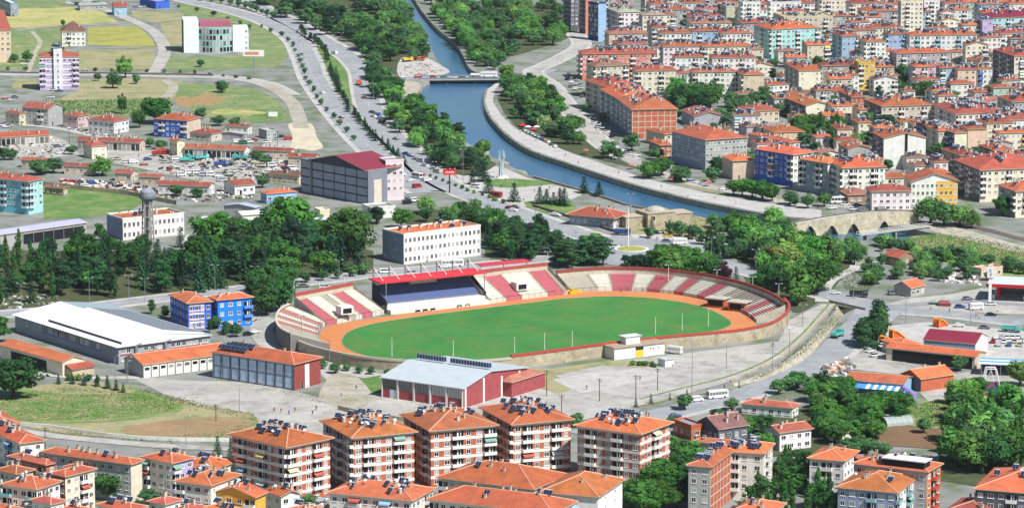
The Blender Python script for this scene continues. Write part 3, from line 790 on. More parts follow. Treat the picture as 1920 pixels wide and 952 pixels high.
ZONES = {'town': ('in the far town', 'the river'), 'quay': ('facing the promenade street', 'the river'), 'work': ('among the valley workshops', 'the boulevard'),
         'garden': ('beside the ploughed plot', 'the school yard'), 'low': ('among the garden trees', 'the tower blocks'), 'mid': ('behind the stadium', 'the boulevard')}
NB = [0]
OBB = []
def occupied(x, y, m=0.0):
    for cx, cy, ca, sa, w_, d_ in OBB:
        dx, dy = x - cx, y - cy; u, v = dx * ca + dy * sa, -dx * sa + dy * ca
        if -m < u < w_ + m and -m < v < d_ + m: return True
    return False
def bld(zone, x0, ye, xl, xr, th, n, wall, roof='o', **o):
    """x0,ye: picture point of the near eave corner; xl,xr: picture columns where its two walls end; th: turn in degrees"""
    NB[0] += 1
    fh = o.get('fh', 2.85); h = n * fh + o.get('base', 0.4)
    if 'h' in o: h = o['h']
    c = P(x0, ye, h); s = pxm(c); t = R(th)
    wr = o.get('w') or reach(c, t, xr)
    wl = o.get('d') or (reach(c, t + math.pi / 2, xl, 6.0, 110.0) if x0 - xl > 3 else 13.0)
    near = ye > 380
    if o.get('check'):
        for i in range(4):
            for j in range(4):
                p = c + Vector((math.cos(t), math.sin(t), 0)) * (wr * i / 3) + Vector((-math.sin(t), math.cos(t), 0)) * (wl * j / 3)
                if occupied(p.x, p.y, 2.0): return None
    OBB.append((c.x, c.y, math.cos(t), math.sin(t), wr, wl))
    hexw, word = PAL[wall]; hexr, rword = RCOL[roof]
    rt = o.get('r', 'hip'); nst = max(1, int(n))
    kindw = 'apartment block' if n >= 3 else 'house' if n >= 2 else 'low building'
    kindw = o.get('kw', kindw)
    lab = o.get('lab') or f"{word} {NUMW[min(8, nst)]} {kindw.split()[-1]} with {rword.split()[0]} roof {ZONES[zone][0]}"
    name = o.get('nm') or {'apartment block': 'apartment_block', 'house': 'house', 'low building': 'low_building'}.get(kindw, kindw.replace(' ', '_'))
    root = thing(name, lab, o.get('cat', kindw), (c.x, c.y, 0), t, frm=ZONES[zone][1] if not o.get('lab') else None, group=o.get('group'), key=x0)
    col = lambda hx: tuple(min(1, v * RNG.uniform(.93, 1.05)) for v in srgb(hx)[:3]) + (1,)
    wmat = o.get('wm') or ('brick' if wall in ('bk', 'rb') else 'plaster')
    b = MB(); b.box(0, wr, 0, wl, -0.3, h, wmat)
    obj('wall', b, root, color=col(hexw))
    if 'w2' in o:
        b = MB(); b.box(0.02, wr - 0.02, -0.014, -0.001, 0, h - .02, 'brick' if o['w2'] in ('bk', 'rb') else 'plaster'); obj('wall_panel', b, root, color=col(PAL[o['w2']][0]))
    if 'w3' in o:  # left wall colour; the dark and blue greys paint shade into it
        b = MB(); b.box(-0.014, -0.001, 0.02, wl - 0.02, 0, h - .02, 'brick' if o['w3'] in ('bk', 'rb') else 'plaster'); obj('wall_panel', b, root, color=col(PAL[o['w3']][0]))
    ov = o.get('ov', 0.5 if zone in ('town', 'work') else 0.7 if n >= 2 else 0.5); pit = o.get('pit', 0.27 if zone == 'town' else 0.32)
    rmat = 'roof_tile' if roof in 'orbp' else 'metal_sheet' if roof in 'mgw' else 'concrete'
    rc = col(hexr); q_ = RNG.uniform(.7, 1.12); q_ *= .82 if zone in ('town', 'work') else 1; rc = (min(1, rc[0] * q_), min(1, rc[1] * q_ * RNG.uniform(.88, 1.22)), min(1, rc[2] * q_ * RNG.uniform(.85, 1.45)), 1)
    H = 0
    if rt in ('hip', 'gu', 'gv'):
        rm, caps, H = roof_mesh(rt, wr, wl, ov, pit, rmat)
        ro = obj('roof', rm, root, (0, 0, h + .2), color=rc)
        if near and rmat == 'roof_tile':
            b = MB()
            for p, q in caps: b.bar(Vector(p) + Vector((0, 0, .03)), Vector(q) + Vector((0, 0, .03)), .16, 'ridge_cap', 5)
            obj('ridge_cap', b, ro)
        if rt != 'hip':
            z = h; gc = col(PAL[o['w2']][0] if 'w2' in o and rt == 'gv' else hexw)
            if rt == 'gu':
                ah = (wl / 2) * pit; tri = ([(-.01, wl, z), (-.01, 0, z), (-.01, wl / 2, z + ah)], [(wr, 0, z), (wr, wl, z), (wr, wl / 2, z + ah)])
            else:
                ah = (wr / 2) * pit; tri = ([(0, -.01, z), (wr, -.01, z), (wr / 2, -.01, z + ah)], [(wr, wl, z), (0, wl, z), (wr / 2, wl, z + ah)])
            for q in tri:
                b = MB(); b.poly(q, wmat); obj('gable_wall', b, root, color=gc)
    else:                                       # flat roof behind a parapet
        b = MB(); p = 0.25
        b.box(-.1, wr + .1, -.1, p, h, h + .7, 'plaster'); b.box(-.1, wr + .1, wl - p, wl + .1, h, h + .7, 'plaster')
        b.box(-.1, p, p, wl - p, h, h + .7, 'plaster'); b.box(wr - p, wr + .1, p, wl - p, h, h + .7, 'plaster')
        obj('parapet', b, root, color=col(hexw))
        b = MB(); b.box(p, wr - p, p, wl - p, h - .02, h + .12, rmat); ro = obj('roof', b, root, color=rc)
    bc = srgb(o.get('bc', 'd8d5cc'))
    sl, sr = o.get('L', 'A' if n >= 3 else 'W'), o.get('R', 'A' if n >= 3 else 'W')
    facade(root, 'R', wr, nst, fh, sr, wr, wl, bc, near)
    if th > 3: facade(root, 'L', wl, nst, fh, sl, wr, wl, bc, near)
    if 'w2' in o or 'w3' in o:
        pass
    if o.get('bands'):
        for f in range(1, nst + 1):
            b = MB(); z = f * fh - .05
            b.box(-.09, wr + .09, -.09, 0, z - .3, z + .62, 'paint'); b.box(-.09, 0, 0, wl + .09, z - .3, z + .62, 'paint')
            obj('floor_band', b, root, color=srgb('dad7ce'))
    if o.get('grid'):
        for f in range(1, nst + 1):
            b = MB(); b.box(0, wr, -.07, -.015, f * fh - .22, f * fh + .1, 'concrete'); obj('slab_edge', b, root, color=srgb('c2bbae'))
        for k in range(int(wr / 3.6) + 2):
            x = min(wr - .3, k * wr / (int(wr / 3.6) + 1)); b = MB(); b.box(x, x + .3, -.08, -.016, 0, h, 'concrete'); obj('concrete_column', b, root, color=srgb('c2bbae'))
    if o.get('door', 1) and nst <= 3:
        loc, rz = face_xf('R', wr * .3, 1.05, wr, wl); obj('door', PANE, root, loc, rz, (1.1, 1, 2.1))
    def on_roof():
        for _ in range(20):
            x, y = RNG.uniform(.12, .88) * wr, RNG.uniform(.15, .85) * wl
            return x, y, h + .2 + (roof_z(rt, x, y, wr, wl, ov, pit) if rt in ('hip', 'gu', 'gv') else 0)
    area = wr * wl
    nch = o.get('ch', (min(9, 2 + int(area / 45)) if rmat == 'roof_tile' else 0))
    lz = -(h + .2)
    for k in range(nch):
        x, y, z = on_roof(); s_ = RNG.uniform(.75, 1.25)
        obj('chimney', CHIM, ro, (x, y, z + (lz if rt in ('hip', 'gu', 'gv') else 0)), RNG.choice((0, math.pi / 2)), (s_, s_, RNG.uniform(.8, 1.3)))
    if zone == 'town' and n >= 3 and o.get('sol', 9) > 0: o['sol'] = int(o.get('sol', min(12, area / 30)) * 1.6) + 2
    nso = o.get('sol', (min(12, int(area / 30)) if (zone == 'town' and n >= 3) else min(5, int(area / 42)) if n >= 2 else 0))
    for k in range(nso):
        x, y, z = on_roof()
        m = SOL[RNG.choice((0, 0, 0, 1, 2, 3))]
        obj('solar_heater', m, root, (x, y, z + .25), RNG.uniform(-.2, .2) - R(32) - t, (.85, .85, .8))
        if RNG.random() < .3:
            x, y, z = on_roof(); obj('satellite_dish', DISH, root, (x, y, z + .5), -t)
        if RNG.random() < .15:
            x, y, z = on_roof(); obj('water_tank', TANK, root, (x, y, z + .4))
    if zone == 'town' and n >= 3:
        for k in range(3):
            x, y, z = on_roof(); s_ = RNG.uniform(.5, 1.4); obj('roof_box', CHIM, root, (x, y, z), 0, (s_ * 1.6, s_ * 2, s_ * .9))
    return root, wr, wl, h, ro
# ================================================================== buildings
# ---- the five brick and white tower blocks
for i, (x0, ye, xl, xr, th, lab) in enumerate([
    (537, 838, 435, 618, 45, 'brick apartment tower with white balcony bands beside the ploughed plot'),
    (662, 820, 606, 776, 24, 'brick apartment tower with a blue cluster of solar heaters on its roof'),
    (808, 807, 757, 928, 22, 'brick apartment tower with white bands directly before the red gym'),
    (962, 795, 905, 1070, 22, 'brick apartment tower with white bands next to the concrete lot'),
    (1200, 813, 1083, 1256, 58, 'brick apartment tower standing apart beside the curving road')]):
    bld('low', x0, ye, xl, xr, th, 6, 'bk', 'o', L='B', R='B', bands=1, lab=lab, nm='apartment_tower', cat='apartment tower', group='brick and white apartment towers', sol=(15, 26, 8, 18, 22)[i], ch=10,
        pit=.3, ov=1.1, bc='dedbd2')
# ---- tiled complex in front of the towers
bld('low', 1000, 917, 822, 1062, 62, 4, 'wh', 'o', lab='long tiled wing of the white housing complex behind its courtyard', sol=1, ch=4, pit=.36)
bld('low', 1121, 931, 1015, 1167, 70, 4, 'wh', 'o', lab='white gabled end wing of the tiled housing complex', sol=0, ch=2, L='S', R='S', pit=.4)
bld('low', 1035, 962, 805, 1078, 64, 4, 'cr', 'o', lab='tiled front wing of the housing complex with dormers', sol=3, ch=5, pit=.36)
bld('low', 772, 938, 618, 812, 68, 4, 'wh', 'o', lab='white block with rows of solar heaters before the brick towers', sol=12, ch=5, L='B')
# ---- houses at the ploughed plot
bld('garden', -22, 800, -70, 37, 25, 3, 'gr', 'o', lab='grey walled house with orange roof at the overgrown plot corner', sol=0)
bld('garden', 38, 831, -25, 82, 32, 3, 'wh', 'o', L='B', R='B', bc='3f7fc0', lab='white house with bright blue balconies below the overgrown plot')
bld('garden', 86, 871, 18, 107, 48, 3, 'bk', 'r', lab='brick house with weathered red roof below the blue balconies')
bld('garden', 245, 870, 80, 266, 60, 4, 'gr', 'o', R='S', L='W', lab='long grey and white block with chimneys beside the street', ch=8, sol=1, w2='cr')
bld('garden', 322, 868, 268, 362, 50, 4, 'wh', 'o', w2='li', lab='white house with lilac bands and orange roof by the street', sol=2)
bld('garden', 122, 893, 112, 177, 52, 4, 'cr', 'o', L='B', R='B', w3='bk', lab='narrow cream house with brick side wall and dark balconies', sol=0)
bld('garden', 68, 917, 5, 112, 60, 4, 'wh', 'o', L='B', R='A', bc='7fb9b4', lab='white house with green glazed balconies in the lower corner', sol=2)
bld('garden', 395, 910, 330, 448, 62, 4, 'wh', 'o', lab='white house with many solar heaters on a stepped roof', sol=9, R='S')
bld('garden', 398, 880, 335, 440, 60, 3, 'cr', 'o', lab='tiled house behind the stepped solar roof', sol=4)
bld('garden', 478, 932, 400, 498, 65, 3, 'ye', 'o', lab='yellow gabled house with solar panel on orange roof', sol=2, r='gu', R='N')
bld('garden', 527, 930, 498, 562, 38, 2, 'wh', 'o', lab='small white house at the foot of the first brick tower', sol=1, r='gv')
bld('garden', 246, 957, 184, 272, 55, 3, 'cr', 'o', lab='cream house with two solar panels before the leafy tree', sol=3)
bld('garden', 20, 962, -40, 48, 50, 2, 'wh', 'o', lab='orange roofed house cut by the lower corner', sol=0)
bld('garden', 150, 968, 100, 190, 50, 2, 'be', 'o', lab='low tiled house in front of the narrow cream house', sol=1)
bld('garden', 440, 966, 380, 470, 50, 2, 'wh', 'o', lab='low tiled house in front of the yellow gable', sol=3)
bld('garden', 590, 972, 548, 640, 40, 1, 'be', 'o', lab='low shed among parked cars before the brick towers', sol=0)
# ---- houses in the gardens
bld('low', 1332, 875, 1291, 1381, 70, 5, 'gr', 'o', w2='bk', L='W', R='N', grid=1, lab='grey block with bare brick side and solar panels among garden trees', sol=9, nm='apartment_block')
bld('low', 1432, 850, 1360, 1449, 74, 5, 'wh', 'o', lab='white block with a straight row of solar panels among trees', sol=14, L='B')
bld('low', 1582, 864, 1518, 1607, 68, 4, 'wh', 'o', lab='white gabled block with orange roof below the garden wood', sol=0, ch=3)
ter = bld('low', 1738, 884, 1602, 1764, 62, 5, 'gr', 'o', w2='or', L='A', R='B', bc='b8483c', lab='grey block with orange and red balconies beside tall trees', sol=4)
b = MB(); b.box(-.3, ter[1] * .5, .5, ter[2] * .62, ter[3] + 2.6, ter[3] + 2.9, 'paint'); obj('terrace_roof', b, ter[0], color=srgb('d6d8d8')); b = MB(); b.box(.2, ter[1] * .45, 1, ter[2] * .6, ter[3], ter[3] + 2.6, 'dark_void'); obj('terrace_room', b, ter[0])
bld('low', 1680, 923, 1571, 1719, 67, 4, 'bg', 'o', w2='wh', L='A', R='B', bc='7fa8b0', lab='blue grey block with orange roof in front of the red balconies', sol=1, ch=4)
bld('low', 1965, 927, 1829, 2000, 70, 4, 'dg', 'o', lab='dark walled block with a solar array at the corner of the gardens', sol=6, ch=7)
bld('low', 1442, 962, 1378, 1470, 66, 3, 'wh', 'o', lab='orange roof rising among poplars by the grey and brick block', sol=1)
bld('low', 1850, 965, 1775, 1880, 66, 2, 'wh', 'r', lab='red roofed house in front of the dark walled block', sol=0)
bld('low', 1462, 811, 1450, 1521, 30, 2, 'wh', 'r', r='gu', d=8, lab='whitewashed farmhouse with weathered red roof in the gardens', sol=0)
bld('low', 1485, 765, 1391, 1497, 66, 1, 'wh', 'r', lab='long low tiled house near the white bus', sol=0, fh=3)
bld('low', 1347, 805, 1306, 1402, 34, 1, 'dg', 'b', r='gu', lab='old barn with dark gable and faded roof by the road', sol=0, fh=4, pit=.5)
bld('low', 1296, 800, 1262, 1318, 30, 1, 'bk', 'c', r='flat', lab='small brick shed with flat grey roof beside the brick tower', sol=0, fh=4)
bld('low', 1390, 836, 1300, 1400, 66, 1, 'be', 'r', lab='low red roof between the brick tower and garden trees', sol=0, fh=3)
bld('low', 1580, 812, 1558, 1594, 40, 1, 'wh', 'r', lab='small red roofed hut deep in the garden wood', sol=0, fh=3)
# ---- school and stadium neighbours
sch = bld('mid', 352, 569, 319, 396, 25, 3, 'bl', 'o', L='W', R='D', lab='dark blue and pale pink school wing with orange roof', sol=0, ch=2, fh=3.2, nm='school_wing', cat='school')
for k in range(3):
    b = MB(); b.box(sch[1] * .06, sch[1] * .7, -.03, -.002, k * 3.2 + .3, k * 3.2 + 1.0, 'plaster'); obj('pink_band', b, sch[0], color=srgb('d9b8bc'))
    b = MB(); b.box(sch[1] * .06, sch[1] * .7, -.03, -.002, k * 3.2 + 2.5, k * 3.2 + 3.1, 'plaster'); obj('pink_band', b, sch[0], color=srgb('e0d4d4'))
bld('mid', 408, 563, 394, 472, 28, 3, 'sb', 'o', w3='bl', L='W', R='A', bc='5f8fd8', lab='bright blue school wing with orange roof beside park trees', sol=0, ch=2, fh=3.4, nm='school_wing', cat='school')
bld('mid', 757, 441, 717, 901, 36, 3, 'wh', 'o', r='flat', L='S', R='D', fh=3.9, lab='long white office with three rows of windows behind the main stand', nm='office_building', cat='office', kw='office', w3='bg')
bld('mid', 230, 412, 200, 345, 32, 2, 'wh', 'o', r='flat', L='N', R='D', fh=4.2, lab='white two storey office with orange roof beside the water tower', nm='office_building', cat='office', w3='bg')
shd = bld('mid', -10, 442, -80, 162, 44, 1, 'gr', 'g', r='gu', d=11, fh=5, pit=.15, L='N', R='N', lab='long open shed with grey metal roof below the green field', nm='open_shed', cat='shed', door=0)
b = MB(); b.box(shd[1] * .3, shd[1] * .96, -.05, -.01, 0, 4.3, 'dark_void'); obj('bay_shade', b, shd[0])  # dark sheet on the closed wall stands in for the shaded interior
for k in range(7):
    x = shd[1] * (.3 + .66 * k / 6); b = MB(); b.box(x - .12, x + .12, -.5, -.2, 0, 4.6, 'steel'); obj('post', b, shd[0])
bld('mid', 52, 341, -30, 80, 58, 5, 'tq', 'r', w2='aq', L='A', R='A', lab='turquoise five storey block beside the bright green field', ch=5, sol=0, bc='b8c8d0')
bld('mid', 695, 391, 640, 741, 24, 1, 'wh', 'c', r='flat', fh=4.2, d=10, lab='white flat roofed annex before the dark grey mill', R='S', nm='annex', cat='annex')
bld('mid', 600, 396, 586, 618, 24, 1, 'cr', 'w', r='flat', fh=4, d=7, lab='small cream hut between the tall park trees', R='S')
bld('mid', 632, 416, 590, 646, 55, 1, 'wh', 'w', r='gv', fh=4, pit=.2, lab='white metal roofed store behind the park trees', R='N', L='N', sol=0)
bld('mid', 455, 404, 418, 490, 24, 1, 'wh', 'w', r='gu', fh=5, pit=.18, d=10, lab='white walled store with white metal roof among trees', R='N', sol=0)
bld('mid', 478, 390, 420, 488, 64, 1, 'gr', 'g', r='gu', fh=4.5, pit=.14, lab='grey store with pale metal roof behind the park', L='S', R='N', sol=0)
bld('mid', 385, 414, 345, 400, 30, 1, 'bg', 'w', r='gu', fh=4.2, pit=.2, d=9, lab='pale metal roofed shed next to the white office', R='N', sol=0)
bld('mid', 500, 364, 489, 556, 30, 1, 'lb', 'o', fh=4, lab='pale blue house with orange roof beside the dark mill', sol=0)
bld('mid', 1150, 409, 1068, 1173, 62, 1, 'bg', 'r', fh=4.2, pit=.4, ov=1.4, lab='riverside restaurant with wide red tiled roof', nm='restaurant', cat='restaurant', w2='wh', L='W')
# ---- fields side
lil = bld('work', 74, 108, 70, 147, 7, 6, 'li', 'r', L='N', R='B', bc='d6c6e0', lab='lilac six storey tower block with striped balconies', fh=3, sol=0, ch=1, d=15, w3='pk')
b = MB(); b.box(lil[1] * .36, lil[1] * .58, -1.4, 6, 0, lil[3] + 4.2, 'plaster'); obj('stair_tower', b, lil[0], color=srgb('d9d6da'))
for k in range(7): obj('window', WIN, lil[0], (lil[1] * .47, -1.4, 1.6 + k * 3), 0, (1.2, 1, 1.5))
for k in range(6):
    b = MB(); b.box(-.2, lil[1] + .2, -.1, 0, 3 * k + 2.2, 3 * k + 3.0, 'paint'); obj('floor_band', b, lil[0], color=srgb('dcd4e0'))
for k in range(6): obj('solar_heater', SOL[k % 2], lil[0], (lil[1] * (.34 + .05 * k), 3 + (k % 3) * 2.4, lil[3] + 5 if k in (1, 2, 3) else lil[3] + 3), -R(35))
bld('work', 116, 60, 110, 160, 10, 3, 'wh', 'b', R='A', L='W', lab='white villa with steep brown roof above the purple block', sol=0, ch=2, pit=.75, d=14)
bld('work', -22, 58, -40, 20, 10, 6, 'pe', 'r', lab='peach apartment block at the corner of the fields', sol=0, ch=3, fh=3.1)
bld('work', 214, 14, 207, 238, 12, 1, 'lb', 'r', fh=5, lab='pale blue workshop with red roof beside the dirt road', sol=0, r='gu', d=14)
bld('work', 150, 11, 140, 195, 14, 1, 'gr', 'g', fh=3, lab='low grey depot beyond the straw field', sol=0, r='gu', pit=.15, d=12)
bld('work', 292, 5, 262, 318, 30, 1, 'bl', 'g', fh=4, lab='blue industrial hall along the far road', sol=0, r='flat', L='N', R='N')
bld('work', 20, 8, -20, 34, 20, 2, 'bg', 'w', fh=4, r='flat', lab='blue and white depot in the far corner of the fields', sol=0)
bld('work', 90, 205, 42, 117, 62, 3, 'gr', 'r', r='gv', L='A', R='S', lab='grey gabled house with worn red roof above the workshops', sol=0)
bld('work', 36, 214, 10, 48, 50, 2, 'be', 'r', sol=0)
bld('work', 146, 219, 118, 166, 55, 2, 'pk', 'r', sol=0)
bld('work', 214, 229, 165, 241, 58, 2, 'wh', 'r', sol=0, lab='white house with broad red roof below the green garden strip')
bld('work', 350, 227, 288, 376, 66, 3, 'bl', 'o', w2='be', R='S', lab='blue fronted block with bare side wall among the workshops', sol=0)
bld('work', 396, 252, 356, 420, 60, 1, 'be', 'r', fh=3.5, sol=0)
bld('work', 465, 238, 422, 472, 70, 1, 'wh', 'r', fh=3.5, sol=0, lab='small red roofed house in the green by the pasture')
bld('work', 456, 252, 408, 462, 68, 1, 'gr', 'w', fh=3, r='gu', pit=.1, sol=0, L='N', R='N', lab='white metal canopy beside the workshops')
bld('work', 500, 247, 482, 520, 30, 1, 'gr', 'w', r='flat', fh=3.5, d=9, sol=0, lab='small flat white canopy beside the sandy yard')
bld('work', 2, 258, -30, 92, 22, 1, 'be', 'r', fh=4, r='gu', d=10, sol=0, lab='long tiled workshop rising beside the paved yard', R='G')
bld('work', 262, 268, 145, 272, 74, 1, 'be', 'r', fh=4, r='gv', sol=0, lab='longest tiled workshop above the vehicle yard', L='G')
bld('work', 332, 266, 318, 345, 30, 2, 'cr', 'r', fh=3.6, sol=0, lab='cream two storey workshop office with white gable', r='gv')
bld('work', 458, 282, 345, 468, 76, 1, 'wh', 'r', fh=4, r='gv', sol=0, lab='tiled workshop row behind the parked lorries', L='G')
bld('work', 545, 284, 474, 552, 76, 1, 'be', 'r', fh=4, r='gv', sol=0, lab='tiled workshop behind the green vans')
bld('work', 590, 296, 540, 600, 72, 1, 'be', 'r', fh=4, r='gv', sol=0, lab='last tiled workshop beside the sandy yard')
bld('work', 172, 275, 157, 200, 30, 2, 'cr', 'r', sol=0, lab='cream house with peaked roof in the vehicle yard', r='hip', pit=.5)
bld('work', 172, 313, 120, 180, 74, 1, 'be', 'r', fh=3.6, r='gv', sol=0, lab='low red roofed workshop behind a round tree')
bld('work', 86, 302, 40, 95, 70, 1, 'be', 'r', fh=3.4, r='gv', sol=0, lab='small tiled shed beside the paved yard trees')
bld('work', 246, 326, 215, 258, 70, 1, 'be', 'r', fh=3.4, r='gv', sol=0, lab='small tiled shed at the scrap heap')
bld('work', 300, 333, 262, 308, 74, 1, 'be', 'r', fh=3.4, r='gv', sol=0, lab='short tiled shed above the scrap heap')
bld('work', 392, 350, 296, 402, 76, 1, 'wh', 'r', fh=3.6, r='gv', sol=0, lab='long tiled shed with white end wall above the green field')
bld('work', 440, 349, 420, 478, 30, 1, 'wh', 'r', fh=3.8, r='gu', sol=0, lab='white walled workshop with dark red roof in the yard')
bld('work', 560, 330, 500, 575, 60, 1, 'be', 'b', fh=3.6, sol=0, lab='faded brown roofed shed beside the dark mill')
bld('work', 118, 354, 84, 128, 60, 1, 'br', 'b', fh=2.8, r='gv', sol=0, lab='low brown shed at the edge of the green field')
# ---- promenade street
T = 'town'
bld('quay', 1185, 206, 1150, 1269, 8, 5, 'bg', 'r', w2='bk', d=46, L='A', R='N', grid=1, lab='curved apartment row block ending in a bare brick wall', sol=10, ch=9)
bld('quay', 1160, 186, 1140, 1232, 12, 5, 'bg', 'o', d=40, lab='middle block of the curved apartment row', sol=12, ch=8)
bld('quay', 1140, 166, 1124, 1206, 18, 5, 'be', 'r', d=36, lab='far block of the curved apartment row', sol=12, ch=8)
bld('quay', 1117, 125, 1100, 1178, 22, 6, 'be', 'b', lab='beige corner block behind the salmon building', sol=3)
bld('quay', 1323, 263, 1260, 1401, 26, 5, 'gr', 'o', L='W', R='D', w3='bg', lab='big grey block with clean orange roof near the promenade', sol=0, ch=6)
bld('quay', 1238, 273, 1217, 1259, 16, 2, 'bk', 'o', w3='dg', sol=0, lab='small brick house beside the big grey block')
bld('quay', 1246, 252, 1212, 1262, 30, 2, 'be', 'r', sol=0, lab='low tiled house in front of the bare brick wall')
bld('quay', 1374, 302, 1355, 1415, 15, 3, 'be', 'o', R='N', L='S', sol=0, lab='windowless beige house with orange roof behind round trees')
bld('quay', 1487, 291, 1416, 1526, 40, 5, 'bl', 'o', L='A', R='A', w2='wh', lab='corner block with painted blue violet shade and orange roof on the promenade', sol=3, ch=6)  # blue wall colour paints in the shade; the other wall is white
bld('quay', 1552, 307, 1500, 1585, 40, 5, 'bg', 'o', L='B', R='B', w2='wh', lab='blue grey block with white balconies beside the shade-tinted corner', sol=2)
bld('quay', 1580, 315, 1552, 1660, 12, 5, 'wh', 'o', L='B', R='B', lab='white balcony block covered in solar heaters above the bus stop', sol=9)
bld('quay', 1590, 366, 1572, 1634, 12, 1, 'br', 'b', fh=3.8, sol=0, lab='low old brown building by the parked bus')
bld('quay', 1635, 359, 1628, 1708, 6, 3, 'wh', 'r', d=12, lab='white three storey house with dormers beside the yellow hall', sol=0, R='W')
hall = bld('quay', 1709, 341, 1705, 1796, 6, 3, 'wh', 'r', r='gv', d=16, R='D', lab='white and yellow gabled hall near the stone bridge', sol=0, ch=0, nm='public_hall', cat='hall', fh=3.3)
b = MB(); b.box(hall[1] * .53, hall[1] - .03, -.014, -.002, 0, hall[3] - .02, 'plaster'); obj('yellow_panel', b, hall[0], color=srgb('dcab3c'))
bld('quay', 1838, 319, 1790, 1970, 14, 5, 'cr', 'r', w3='dg', lab='cream block with shade-painted side wall behind the willow', sol=5)
bld('quay', 1905, 359, 1872, 1970, 16, 4, 'cr', 'o', w3='gr', lab='cream block with hipped orange roof by the gravel bank', sol=1)
